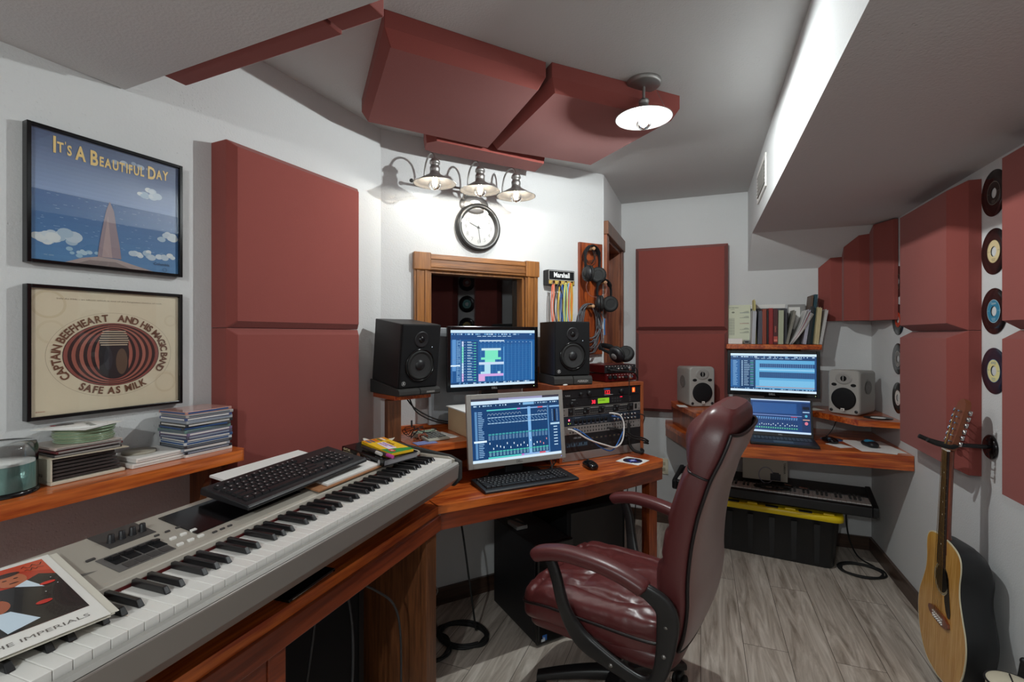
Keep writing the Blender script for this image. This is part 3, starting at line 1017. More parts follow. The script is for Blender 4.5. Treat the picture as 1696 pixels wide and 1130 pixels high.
for k, (z, c, r) in enumerate([(0.0645, '2B2627', -0.03), (0.0725, '5E1F22', 0.05), (0.0805, 'B9A79E', 0.02)]):
    t = thing('disc_case', ['black slim disc case on the beige disc box', 'dark red slim disc case on the beige disc box', 'pale pink disc case under the loose green discs'][k], 'disc case', on_shelf(-1.24, 0.073, z), L_RZ + r, 'slim cases on the beige box')
    MB().box(-0.062, 0.062, -0.070, 0.070, 0, 0.0062).build('case', colm(c, 0.3, 0.3), t, bevel=0.001)
    MB().box(0.062, 0.0622, -0.066, 0.066, 0.001, 0.005).build('spine_insert', colm('8A8480', 0.4), t)
for k in range(9):
    x = rnd.uniform(-0.004, 0.004)
    t = MB().lathe([(0.0595, 0), (0.060, 0.0012), (0.060, 0.0032), (0.008, 0.0034)], 36).build('loose_disc', M['discs2'] if k % 2 else colm('7F9478', 0.25, 0.4), loc=on_shelf(-1.222 + x, 0.072 + rnd.uniform(-0.003, 0.003), 0.0875 + k * 0.0038), rz=0)
    tag(t, 'greenish loose disc in the stack on the beige box, %s' % ['lowest', 'second from the bottom', 'third from the bottom', 'fourth from the bottom', 'in the middle', 'fourth from the top', 'third from the top', 'second from the top', 'topmost below the sleeve'][k], 'disc', 'stack of loose green discs')
t = thing('paper_sleeve', 'square white paper sleeve lying on the stack of green discs', 'disc sleeve', on_shelf(-1.235, 0.074, 0.124), L_RZ + 0.5)
MB().box(-0.064, 0.064, -0.064, 0.064, 0, 0.0008).build('sleeve', M['paper'], t)
t = thing('printed_disc', 'white printed disc with a small red label on top of the stack', 'disc', on_shelf(-1.240, 0.072, 0.1252), L_RZ - 0.2)
MB().lathe([(0.060, 0), (0.060, 0.0013), (0.008, 0.0013)], 40).build('disc', M['paper'], t)
A = Art()
A.rect(0.018, 0.0, 0.032, 0.045, '3A2A2C', 1)
A.rect(0.018, 0.035, 0.032, 0.045, '9A2A3A', 2)
A.ring(0, 0, 0.022, 0.022, 0.001, 'B9BDB2', 1)
for k in range(9):
    A.rect(-0.045 + k * 0.008, -0.03, -0.041 + k * 0.008, -0.02 + rnd.uniform(0, .006), '8C9088', 1)
A.build('printing', M['art'], t, x0=0.0, T=Tr(0, 0, 0.0015) @ Ry(-PI / 2) @ Rx(PI / 2))
# thin white cases and a small disc
for k, (s, dz, w_, c) in enumerate([(-1.085, 0, 0.135, 'DAD6D0'), (-1.083, 0.0135, 0.125, 'E2DFDA')]):
    t = thing('disc_album', ['white slim booklet case at the bottom, between the disc box and the case tower', 'white slim booklet case resting on another white one'][k], 'disc case', on_shelf(s, 0.083, dz), L_RZ + 0.03 * k, 'white slim cases')
    MB().box(-0.06, 0.062, -w_ / 2, w_ / 2, 0, 0.0125).build('case', colm(c, 0.45), t, bevel=0.002)
    MB().box(0.0621, 0.0626, -w_ / 2 + .004, w_ / 2 - .004, 0.0055, 0.0065).build('page_gap', colm('8C8884', 0.6), t)
tag(MB().lathe([(0.04, 0), (0.040, 0.002), (0.0395, 0.006), (0.0, 0.0062)], 32).build('small_tin', colm('9A9384', 0.4), loc=on_shelf(-1.10, 0.075, 0.0268)), 'small round beige disc lying on the white booklet cases', 'disc')
# tower of jewel cases
cc = ['E6E0DC', '2B2C34', '9AA3AE', '3C3A3E', 'C8CCD0', '37537E', '5A5568', '7C6A8C', '6D8C86', '45464A', '2E3036', 'A8AAAC', '4C5A86', 'B0A8A4', 'B6867C']
pos = ['at the bottom of the tower', 'second from the bottom', 'third from the bottom', 'fourth from the bottom', 'fifth from the bottom', 'sixth from the bottom', 'just below the middle of the tower', 'in the middle of the tower', 'just above the middle of the tower', 'sixth from the top', 'fifth from the top', 'fourth from the top', 'third from the top', 'second from the top', 'on top of the tower']
nm = {'E6E0DC': 'white', '2B2C34': 'near black', '9AA3AE': 'pale blue grey', '3C3A3E': 'charcoal', 'C8CCD0': 'pale grey', '37537E': 'blue', '5A5568': 'violet grey', '7C6A8C': 'mauve', '6D8C86': 'sea green', '45464A': 'dark grey', '2E3036': 'black', 'A8AAAC': 'light grey', '4C5A86': 'indigo', 'B0A8A4': 'beige grey', 'B6867C': 'dusty pink'}
for k, c in enumerate(cc):
    z = k * 0.0088
    t = thing('compact_disc_case', 'thin %s disc case, %s at the shelf end' % (nm[c], pos[k]), 'disc case', on_shelf(-0.952 + rnd.uniform(-.004, .004), 0.092 + rnd.uniform(-.004, .003), z), L_RZ + rnd.uniform(-0.06, 0.06), 'tower of disc cases at the shelf end')
    MB().box(-0.062, 0.0625, -0.071, 0.071, 0.0, 0.0085).build('case', colm(c, 0.18, 0.5), t, bevel=0.0008)
    m = MB()
    m.box(0.0626, 0.0629, -0.064, 0.060, 0.002, 0.0065)
    m.box(-0.055, 0.058, -0.0714, -0.0711, 0.002, 0.0065)
    m.build('spine_paper', colm(['C9C4BE', '8890A0', 'D8D4D0', '5F6670', '2F4F80'][k % 5], 0.4), t)
FLAT = Ry(-PI / 2)
# ------------------------------------------------------------------ desk along the left wall
DZ = 0.75
dk = thing('keyboard_desk', 'long orange wooden desk along left wall carrying the big piano keyboard', 'desk', (-0.92, 0.6, 0), 0)
def W2L(o, pts):   # world xy -> local of an unrotated thing
    return [(p[0] - o.location.x, p[1] - o.location.y) for p in pts]
cornr = (-0.927, 1.619)
topA = [(-0.917, -0.6), cornr, (-1.455, 1.985), (-1.475, 1.82), LP(-2.45, 0.002)[:2]]
MB().prism(W2L(dk, topA), DZ - 0.03, DZ).build('desk_top', M['desk'], dk, bevel=0.003)
m = MB()
m.box(-0.020, 0.006, -1.2, 1.0165, DZ - 0.088, DZ - 0.0305)
m.build('front_rail', M['fascia'], dk, bevel=0.002)
pp = W2L(dk, [(-0.945, 1.556)])[0]
MB().box(pp[0] - 0.0, pp[0] + 0.022, pp[1] - 0.03, pp[1] + 0.040, 0, DZ - 0.089).build('post', M['post'], dk, bevel=0.002)
MB().box(pp[0] - 0.30, pp[0] - 0.001, pp[1] - 0.022, pp[1] - 0.002, 0, DZ - 0.031).build('side_panel', M['post'], dk, bevel=0.001)
MB().box(pp[0] - 0.345, pp[0] - 0.32, pp[1] - 0.05, pp[1] - 0.025, 0, DZ - 0.031).build('pale_leg', colm('8B8680', 0.5), dk)
MB().box(-0.030, 0.0, 0.235, 0.285, 0, DZ - 0.089).build('post', M['fascia'], dk, bevel=0.002)
m = MB()
m.box(-0.020, -0.004, -1.2, 0.234, DZ - 0.15, DZ - 0.089)
m.box(-0.014, -0.006, -1.2, 0.234, DZ - 0.168, DZ - 0.15)
m.build('lower_rail', M['fascia'], dk, bevel=0.002)
MB().box(-0.028, -0.018, -1.2, 0.234, 0.02, DZ - 0.169).build('front_panel', M['blackm'], dk)

# ------------------------------------------------------------------ desk in front of the studio window
db = thing('corner_desk', 'orange wooden desk under the studio window holding screens and audio rack', 'desk', WP(0.7, 0.0, 0), W_RZ)
# local: X = n, Y = s - 0.7
def wl_(s, n): return (n, s - 0.7)
topB = [wl_(0.050, 0.6515), wl_(0.75, 0.650), wl_(1.300, 0.585), wl_(1.335, 0.55), wl_(1.335, 0.002), wl_(0.006, 0.002)]
MB().prism(topB, DZ - 0.03, DZ).build('desk_top', M['desk'], db, bevel=0.003)
m = MB()
m.prism([wl_(0.064, 0.648), wl_(0.75, 0.6465), wl_(1.298, 0.582), wl_(1.296, 0.562), wl_(0.75, 0.626), wl_(0.10, 0.628)], DZ - 0.094, DZ - 0.0305)
m.prism([wl_(1.299, 0.582), wl_(1.333, 0.548), wl_(1.333, 0.10), wl_(1.313, 0.10), wl_(1.313, 0.54), wl_(1.297, 0.56)], DZ - 0.094, DZ - 0.0305)
m.build('front_rail', M['fascia'], db, bevel=0.0015)
MB().box(0.50, 0.555, 0.535, 0.59, 0, DZ - 0.095).build('post', M['deskz'], db, bevel=0.002)
MB().box(0.0, 0.02, -0.68, 0.63, DZ - 0.12, DZ - 0.031).build('back_rail', M['fascia'], db)
# hutch shelf behind the screens, with its riser panel and back lip
HZ = 0.925
hs = thing('hutch_shelf', 'raised orange shelf behind the screens, holding calculator and paper box', 'shelf', WP(0.4, 0, DZ + 0.0005), W_RZ)
def hl(s, n): return (n, s - 0.4)
h = HZ - DZ
MB().prism([hl(0.035, 0.36), hl(0.11, 0.395), hl(0.795, 0.395), hl(0.795, 0.002), hl(0.02, 0.002), hl(0.015, 0.10)], h - 0.03, h - 0.0005).build('shelf_board', M['desk'], hs, bevel=0.003)
MB().box(0.002, 0.022, -0.375, 0.39, h, h + 0.022).build('back_lip', M['desk'], hs, bevel=0.002)
MB().box(0.03, 0.05, -0.36, 0.39, 0, h - 0.0305).build('riser_panel', M['fascia'], hs)
MB().box(0.05, 0.36, 0.355, 0.375, 0, h - 0.0305).build('riser_panel', M['fascia'], hs)
# speaker post shelf in the corner
sp = thing('speaker_shelf', 'small brown wooden shelf on a post under the left black speaker', 'shelf', WP(-0.005, 0.235, HZ), W_RZ)
MB().box(-0.028, 0.028, -0.030, 0.030, 0.0, 0.185).build('post', M['post'], sp, bevel=0.002)
spz = HZ + 0.185

# ------------------------------------------------------------------ big stage piano
KB_RZ = math.radians(1.4)
kb = thing('stage_piano', 'long silver stage piano with 88 keys running along the left desk', 'keyboard instrument', (-0.852, 1.0, 0.80), KB_RZ)
kx = lambda x: x          # local X = 0 at the key fronts, negative towards the wall
KW = 0.02438
Y0, Y1 = -0.650, -0.650 + 52 * KW
zk = 0.135               # key top above the thing's base
m = MB()                  # body: bottom pan and rail
XZ = Matrix(((1, 0, 0, 0), (0, 0, 1, 0), (0, 1, 0, 0), (0, 0, 0, 1)))   # (x, y, z) -> profile x,z extruded along y
def extr(mb, prof, y0, y1, mi=0):
    n = len(prof)
    ar = sum(prof[i][0] * prof[(i + 1) % n][1] - prof[(i + 1) % n][0] * prof[i][1] for i in range(n))
    if ar < 0:
        prof = prof[::-1]
    vs = [(p[0], y0, p[1]) for p in prof] + [(p[0], y1, p[1]) for p in prof]
    mb.add(vs, [list(range(n)), list(range(n, 2 * n))[::-1]] + [((i + 1) % n, i, n + i, n + (i + 1) % n) for i in range(n)], False, mi)
    return mb
body = extr(MB(), [(0.020, zk - 0.020), (0.022, zk - 0.024), (0.018, 0.062), (-0.010, 0.030), (-0.345, 0.030), (-0.345, 0.1), (-0.142, 0.1), (-0.142, zk - 0.035), (0.003, zk - 0.035), (0.003, zk - 0.020)], Y0 - 0.075, Y1 + 0.014)
body.build('case', M['kbfront'], kb, bevel=0.002)
extr(MB(), [(-0.142, zk + 0.006), (-0.146, zk + 0.016), (-0.155, zk + 0.020), (-0.255, zk + 0.034), (-0.335, zk + 0.046), (-0.345, zk + 0.040), (-0.345, 0.1), (-0.142, 0.1)], Y0 - 0.075, Y1 + 0.014).build('control_panel', M['kbpanel'], kb, bevel=0.002)
extr(MB(), [(0.004, zk - 0.019), (0.004, zk - 0.012), (0.016, zk - 0.012), (0.0215, zk - 0.019)], Y0 - 0.075, Y1 + 0.013).build('front_lip', M['silver2'], kb, bevel=0.001)
# right block beside the last key and end cheeks
extr(MB(), [(-0.142, zk - 0.0), (-0.142, zk + 0.010), (-0.02, zk + 0.006), (0.004, zk - 0.002), (0.004, zk - 0.034), (-0.142, zk - 0.034)], Y1 + 0.0015, Y1 + 0.0135).build('key_block', M['kbpanel'], kb, bevel=0.001)
for y0, y1 in ((Y1 + 0.0145, Y1 + 0.034), (Y0 - 0.095, Y0 - 0.0755)):
    extr(MB(), [(0.026, zk - 0.012), (-0.02, zk + 0.008), (-0.14, zk + 0.024), (-0.335, zk + 0.050), (-0.352, zk + 0.04), (-0.352, 0.032), (0.0, 0.028), (0.026, 0.056)], y0, y1).build('end_cheek', M['dgrey'], kb, bevel=0.004)
extr(MB(), [(-0.14, 0.0295), (-0.14, -0.048), (-0.30, -0.048), (-0.30, 0.0295)], -0.7, 0.55).build('underside_tray', M['blackm'], kb)
# keys
wk = MB()
wk.box(-0.140, -0.001, 0.0004, KW - 0.0004, zk - 0.022, zk)
wproto = wk.build('white_key', M['wkey'], kb, bevel=0.0012)
bk = MB()
def frus(mb, x0, x1, y0, y1, z0, z1, ix, iy):
    vs = [(x0, y0, z0), (x1, y0, z0), (x1, y1, z0), (x0, y1, z0), (x0, y0 + iy, z1), (x1 - ix, y0 + iy, z1), (x1 - ix, y1 - iy, z1), (x0, y1 - iy, z1)]
    return mb.add(vs, [(0, 3, 2, 1), (4, 5, 6, 7), (0, 1, 5, 4), (1, 2, 6, 5), (2, 3, 7, 6), (3, 0, 4, 7)])
frus(bk, -0.140, -0.048, -0.0058, 0.0058, zk + 0.0004, zk + 0.0125, 0.009, 0.0012)
bproto = bk.build('black_key', M['bkey'], kb, bevel=0.0015)
first = True
for i in range(52):
    o = wproto if i == 0 else wproto.copy()
    if i:
        C.objects.link(o)
    o.location = (0, Y0 + i * KW, 0)
firstb = True
for i in range(51):
    note = (i + 5) % 7      # 0=C; first key is A
    if note in (0, 1, 3, 4, 5):
        o = bproto if firstb else bproto.copy()
        if not firstb:
            C.objects.link(o)
        firstb = False
        off = {0: -0.0015, 1: 0.0015, 3: -0.002, 4: 0, 5: 0.002}[note]
        o.location = (0, Y0 + (i + 1) * KW + off, 0)
MB().box(-0.142, -0.139, Y0, Y1, zk - 0.002, zk + 0.0055).build('felt_strip', M['red'], kb)
# panel features, placed on the two sloping facets
def pz(x):
    if x > -0.255:
        return zk + 0.020 + (-0.155 - x) / 0.1 * 0.014
    return zk + 0.034 + (-0.255 - x) / 0.08 * 0.012
def plate(name, x0, x1, y0, y1, m_, t=0.0012, bevel=0):
    mb = MB()
    vs = [(x0, y0, pz(x0) - 0.002), (x1, y0, pz(x1) - 0.002), (x1, y1, pz(x1) - 0.002), (x0, y1, pz(x0) - 0.002),
          (x0, y0, pz(x0) + t), (x1, y0, pz(x1) + t), (x1, y1, pz(x1) + t), (x0, y1, pz(x0) + t)]
    mb.add(vs, [(0, 3, 2, 1), (4, 5, 6, 7), (0, 1, 5, 4), (1, 2, 6, 5), (2, 3, 7, 6), (3, 0, 4, 7)])
    return mb.build(name, m_, kb, bevel=bevel)
plate('knob_plate', -0.334, -0.262, -0.375, -0.285, M['kbdark'])
for k in range(4):
    y = -0.365 + 0.0205 * k
    t_ = MB().lathe([(0.0075, 0), (0.0065, 0.003), (0.0055, 0.016), (0.0045, 0.017), (0, 0.017)], 16).build('knob', M['black'], kb, loc=(-0.285, y + 0.005, pz(-0.285) + 0.001))
plate('slider_plate', -0.238, -0.168, -0.415, -0.308, M['kbmid'])
for k in range(4):
    y = -0.404 + 0.0255 * k
    plate('slider_slot', -0.232, -0.196, y, y + 0.021, M['blackm'], 0.0024)
    MB().box(-0.222, -0.212, y + 0.004, y + 0.017, 0, 0.007).build('slider_cap', M['black'], kb, loc=(0, 0, pz(-0.217) + 0.002))
for k in range(4):
    y = -0.400 + 0.0225 * k
    plate('name_plate', -0.190, -0.171, y + .002, y + 0.0215, M['kbdark'], 0.0022)
for k in range(3):
    plate('button', -0.213, -0.206, -0.292 + k * 0.023, -0.279 + k * 0.023, M['wkey'], 0.004, 0.001)
    plate('button', -0.180, -0.173, -0.300 + k * 0.023, -0.287 + k * 0.023, M['wkey'], 0.004, 0.001)
    plate('button', -0.248, -0.243, -0.300 + k * 0.023, -0.290 + k * 0.023, M['kbdark'], 0.003, 0.001)
    plate('button', -0.172, -0.167, -0.225 + k * 0.019, -0.214 + k * 0.019, M['kbdark'], 0.003, 0.001)
plate('display_bezel', -0.315, -0.190, -0.245, 0.06, M['blackg'], 0.0016)
plate('button', -0.25, -0.244, -0.425, -0.41, M['kbdark'], 0.003, 0.001)
plate('button_field', -0.300, -0.195, 0.065, 0.40, M['kbmid'], 0.0006)
for k in range(16):
    plate('button', -0.205, -0.199, 0.075 + k * 0.0205, 0.086 + k * 0.0205, M['kbdark'], 0.003, 0.001)
A = Art()
A.poly([(0, 0), (0.11, 0.055), (0.05, 0.0)], 'B9B4AA', 0)
A.items.pop()
A.text('BEHRINGER', 0, 0.0, 0.001, '3A3836', 1)
A.items.pop()
A.poly([(-0.02, -0.012), (0.045, -0.012), (-0.01, 0.014)], '6B6863', 1)
A.text('NER', -0.004, -0.009, 0.009, 'C9C4BA', 2, bold=0.03)
A.build('logo', M['art'], kb, x0=0, T=Tr(-0.215, -0.475, pz(-0.215) + 0.0002) @ Ry(math.radians(8)) @ FLAT)

# magazine with a photo of singers in dark suits
mg = thing('magazine', 'glossy magazine with red backdrop photo of men in dark suits, on the piano keys', 'magazine', (-1.02, 0.455, 0.9675), math.radians(8), rot=(math.radians(0), math.radians(6), math.radians(-10)))
m = MB()
for k in range(4):
    m.box(-0.14 + k * .001, 0.14 - k * .002, -0.13, 0.060 + 0.006 * ((k * 7) % 3), k * 0.0012, k * 0.0012 + 0.0009)
m.build('pages', M['paper2'], mg)
A = Art()
# a: along +Y (right), b: towards the wall (-X)
A.rect(-0.13, -0.14, 0.060, 0.14, 'E8E5E0', 0)
A.rect(-0.13, -0.092, 0.048, 0.128, 'B8331C', 1)
A.poly([(-0.13, 0.128), (0.048, 0.128), (0.048, 0.075), (0.0, 0.11), (-0.13, 0.06)], 'C9472A', 2)
A.poly([(-0.13, -0.092), (0.048, -0.092), (0.048, 0.055), (0.030, 0.074), (0.012, 0.062), (0.0, 0.050), (-0.03, 0.055), (-0.05, 0.03), (-0.13, 0.0)], '1B1A1E', 3)
A.ellipse(-0.004, 0.078, 0.019, 0.026, 'B96A48', 4)
A.ellipse(-0.005, 0.101, 0.017, 0.008, '3A211A', 5)
for (x, y, rx, ry) in [(0.003, 0.082, 0.003, 0.0018), (-0.011, 0.082, 0.003, 0.0018), (-0.003, 0.066, 0.006, 0.0018)]:
    A.ellipse(x, y, rx, ry, '4A1E16', 6)
A.poly([(-0.006, 0.050), (0.012, 0.062), (0.024, 0.020), (0.010, 0.034)], 'D3E2EE', 5)
A.ellipse(-0.045, 0.000, 0.022, 0.026, 'A85A3C', 4)
A.ellipse(-0.046, 0.022, 0.020, 0.008, '2E1A16', 5)
A.poly([(-0.055, -0.022), (-0.028, -0.026), (-0.006, -0.075), (-0.045, -0.088)], 'CFE0EE', 5)
A.ellipse(0.030, 0.030, 0.010, 0.005, 'D03028', 6)
A.ellipse(0.010, -0.030, 0.010, 0.006, 'C02A26', 6)
for (x, y) in [(0.038, 0.045), (0.040, 0.018), (0.020, 0.0)]:
    A.ellipse(x, y, 0.0010, 0.0010, 'E0E0E0', 7, 8)
for k in range(7):
    A.line((0.016 + k * 0.004, 0.110 + 0.006 * math.sin(k * 2.0)), (0.020 + k * 0.004, 0.110 + 0.006 * math.sin((k + 1) * 2.0)), 0.0010, '2A1414', 7)
    A.line((0.018 + k * 0.0035, 0.098 + 0.005 * math.sin(k * 2.6)), (0.0215 + k * 0.0035, 0.098 + 0.005 * math.sin((k + 1) * 2.6)), 0.0010, '2A1414', 7)
A.text('THE IMPERIALS', -0.078, -0.122, 0.010, '6A6460', 2, width=0.118)
A.build('cover', M['artg'], mg, x0=0, T=Tr(0, 0, 0.0046) @ FLAT)

# ------------------------------------------------------------------ computer keyboards
def pc_keyboard(label, loc, rz, L=0.445, D=0.150, keymat=None, rot=None, bodym=None, legend=True):
    t = thing('computer_keyboard', label, 'computer keyboard', loc, rz, rot=rot)
    # local: Y along, X towards the typist
    m = MB()
    extr(m, [(D / 2, 0), (D / 2 + 0.001, 0.008), (D / 2 - 0.006, 0.012), (-D / 2 + 0.004, 0.020), (-D / 2, 0.016), (-D / 2, 0)], -L / 2, L / 2)
    m.build('body', bodym or M['black'], t, bevel=0.003)
    pitch = 0.0187
    protos = {}
    A = Art()
    def key(x, y, wd_, flag=True):
        k = round(wd_, 4)
        z = 0.0135 + (D / 2 - 0.006 - x) / (D - 0.01) * 0.0075 - 0.001
        if k not in protos:
            q = MB()
            q.rings([[(-0.0082, -wd_ / 2 + .0008, 0), (0.0082, -wd_ / 2 + .0008, 0), (0.0082, wd_ / 2 - .0008, 0), (-0.0082, wd_ / 2 - .0008, 0)],
                     [(-0.0066, -wd_ / 2 + .0022, 0.0062), (0.0060, -wd_ / 2 + .0022, 0.0058), (0.0060, wd_ / 2 - .0022, 0.0058), (-0.0066, wd_ / 2 - .0022, 0.0062)]], True, True, False)
            if legend and wd_ < 0.03:
                q.box(-0.0035, -0.0002, -0.0035, 0.0002, 0.0055, 0.0064, mi=1)
            o = q.build('key', [keymat or M['black'], colm('A9A9A9', 0.6)], t)
            protos[k] = o
        else:
            o = protos[k].copy()
            C.objects.link(o)
        o.location = (x, y, z)
    xr = [0.050, 0.031, 0.012, -0.007, -0.026, -0.050]
    y0 = -L / 2 + 0.016
    main = [[1.25, 1.25, 1.25, 6.25, 1.25, 1.25, 1.25, 1.25], [2.25] + [1] * 10 + [2.75], [1.75] + [1] * 11 + [2.25],
            [1.5] + [1] * 12 + [1.5], [1] * 13 + [2], [1, -.6, 1, 1, 1, 1, -.3, 1, 1, 1, 1, -.3, 1, 1, 1, 1]]
    for r, row in enumerate(main):
        y = y0
        for u in row:
            if u > 0:
                key(xr[r], y + u * pitch / 2, u * pitch)
            y += abs(u) * pitch
    yn = y0 + 15.25 * pitch
    key(xr[0], yn + .5 * pitch, pitch); key(xr[0], yn + 1.5 * pitch, pitch); key(xr[0], yn + 2.5 * pitch, pitch); key(xr[1], yn + 1.5 * pitch, pitch)
    for r in (3, 4):
        for k in range(3):
            key(xr[r], yn + (k + .5) * pitch, pitch)
    yp = yn + 3.25 * pitch
    for r in (1, 2, 3, 4):
        for k in range(3):
            key(xr[r], yp + (k + .5) * pitch, pitch)
    key(xr[0], yp + pitch, 2 * pitch)
    key(xr[0], yp + 2.5 * pitch, pitch)
    return t
pc_keyboard('black computer keyboard resting on papers on top of the silver stage piano', (-1.100, 1.088, 0.990), math.radians(3), 0.455, 0.165, rot=(math.radians(1.0), math.radians(7), math.radians(1)))
pc_keyboard('flat black computer keyboard on the desk in front of the silver monitor', WP(0.50, 0.548, DZ + 0.001)[:3], W_RZ - math.radians(3), 0.455, 0.165)
# papers beneath the upper keyboard
t = thing('paper_stack', 'stack of white papers and a brown folder under the upper computer keyboard', 'papers', (-1.125, 1.18, 0.972), 0, rot=(0, math.radians(7), 0))
MB().box(-0.075, 0.125, -0.10, 0.19, 0.0, 0.004).build('folder', colm('A5724C', 0.7), t)
MB().box(-0.085, 0.118, -0.06, 0.185, 0.0045, 0.010).build('sheets', M['paper'], t)
MB().box(-0.155, -0.088, -0.22, 0.10, 0.012, 0.018).build('sheets', M['paper'], t)
# chord book, marker box and pens
bk = thing('chord_book', 'thick black guitar chord book at the right end of the piano', 'book', (-1.078, 1.462, 0.9675), math.radians(-14), rot=(0, math.radians(5), math.radians(-13)))
m = MB().box(-0.108, 0.108, -0.073, 0.078, 0.003, 0.021)
m.build('pages', colm('8E8C90', 0.7), bk)
m = MB()
m.box(-0.111, 0.111, -0.0765, 0.080, 0, 0.0028)
m.box(-0.111, 0.111, -0.0765, 0.080, 0.0212, 0.024)
m.box(-0.111, 0.111, -0.0795, -0.0765, 0, 0.024)
m.build('cover', M['blackg'], bk, bevel=0.001)
A = Art()
A.text('GUITAR', -0.102, 0.014, 0.0075, 'D8C9A0', 1, bold=0.03)
A.text('CHORD BIBLE', -0.102, 0.004, 0.006, 'C8B98C', 1, bold=0.02)
A.ellipse(-0.018, 0.012, 0.009, 0.008, '8B5A46', 1)
A.text('PHIL CAPONE', 0.01, 0.009, 0.004, '9A98A0', 1)
A.ellipse(0.088, 0.012, 0.006, 0.008, 'A9A7AC', 1)
A.build('spine_print', M['art'], bk, T=Tr(0, -0.0797, 0) @ Rz(-PI / 2))
cb = thing('marker_box', 'yellow and green cardboard marker box lying on the black chord book', 'box', (-1.066, 1.482, 0.9925), 0, rot=(0, math.radians(5), math.radians(-20)))
MB().box(-0.085, 0.100, -0.048, 0.048, 0, 0.010).build('box', colm('E9B91A', 0.5), cb, bevel=0.001)
A = Art()
A.rect(-0.085, -0.048, -0.05, 0.048, 'D98A1C', 1)
for k, c in enumerate(['2C5C9A', '3B3F7C', 'C8531C', '2F6A3A', 'E8E4DC']):
    A.rect(-0.080 + 0.0, -0.036 + k * 0.015, -0.046, -0.028 + k * 0.015, c, 2)
A.poly([(0.04, -0.048), (0.10, -0.048), (0.10, 0.048), (0.075, 0.048), (0.06, 0.0)], '2E8A3E', 2)
A.poly([(-0.03, -0.020), (0.055, -0.026), (0.055, 0.008), (-0.03, 0.012)], 'E8E0EC', 3)
A.text('Crayola', -0.026, 0.018, 0.010, '7A3A1C', 4, bold=0.03)
A.text('WASHABLE', -0.026, -0.002, 0.010, '8A3FA0', 4, bold=0.04, stretch=0.95)
A.text('MARKERS', -0.026, -0.014, 0.008, 'B03A7A', 4, bold=0.04)
A.ellipse(0.072, -0.025, 0.016, 0.011, 'C02A22', 4)
A.text('12', 0.072, -0.029, 0.009, 'F2E8D8', 5, 'C', bold=0.04)
A.build('print', M['art'], cb, T=Tr(0, 0, 0.0102) @ Ry(-PI / 2) @ Rx(-PI / 2))
for k, (x, y, r, c1, c2, lab) in enumerate([(-1.075, 1.405, -0.33, '2B2B2C', 'C9C6C0', 'dark marker pen with pale cap lying on the chord book'),
                                      (-1.03, 1.400, -0.25, '3A3236', 'C7489A', 'marker pen with a pink tip lying on the chord book')]):
    t = thing('marker_pen', lab, 'pen', (x, y, 0.9985 - 0.004 * k), 0, rot=(0, math.radians(5), r))
    MB().cyl(0.0055, -0.045, 0.035, 12, T=FX).build('barrel', colm(c1, 0.4), t)
    MB().cyl(0.006, 0.035, 0.065, 12, T=FX).build('cap', colm(c2, 0.4), t)
t = thing('scrap_paper', 'curled cream paper scrap behind the marker box', 'paper', (-1.165, 1.575, 0.987), 0.5)
MB().rings([[(0.06 * math.cos(a_), 0.045 * math.sin(a_), z_ + 0.012 * math.cos(2 * a_)) for a_ in [2 * PI * i / 20 for i in range(20)]] for z_ in (0.0, 0.0015)], True, True).build('scrap', M['paper2'], t)
t = thing('slim_case', 'thin black glossy case half under the piano on the desk edge', 'case', (-0.945, 0.985, DZ + 0.001), math.radians(3))
MB().box(-0.05, 0.014, -0.085, 0.085, 0, 0.009).build('case', M['blackg'], t, bevel=0.002)
MB().box(0.0142, 0.0148, -0.075, 0.075, 0.003, 0.0055).build('edge_strip', M['chrome'], t)
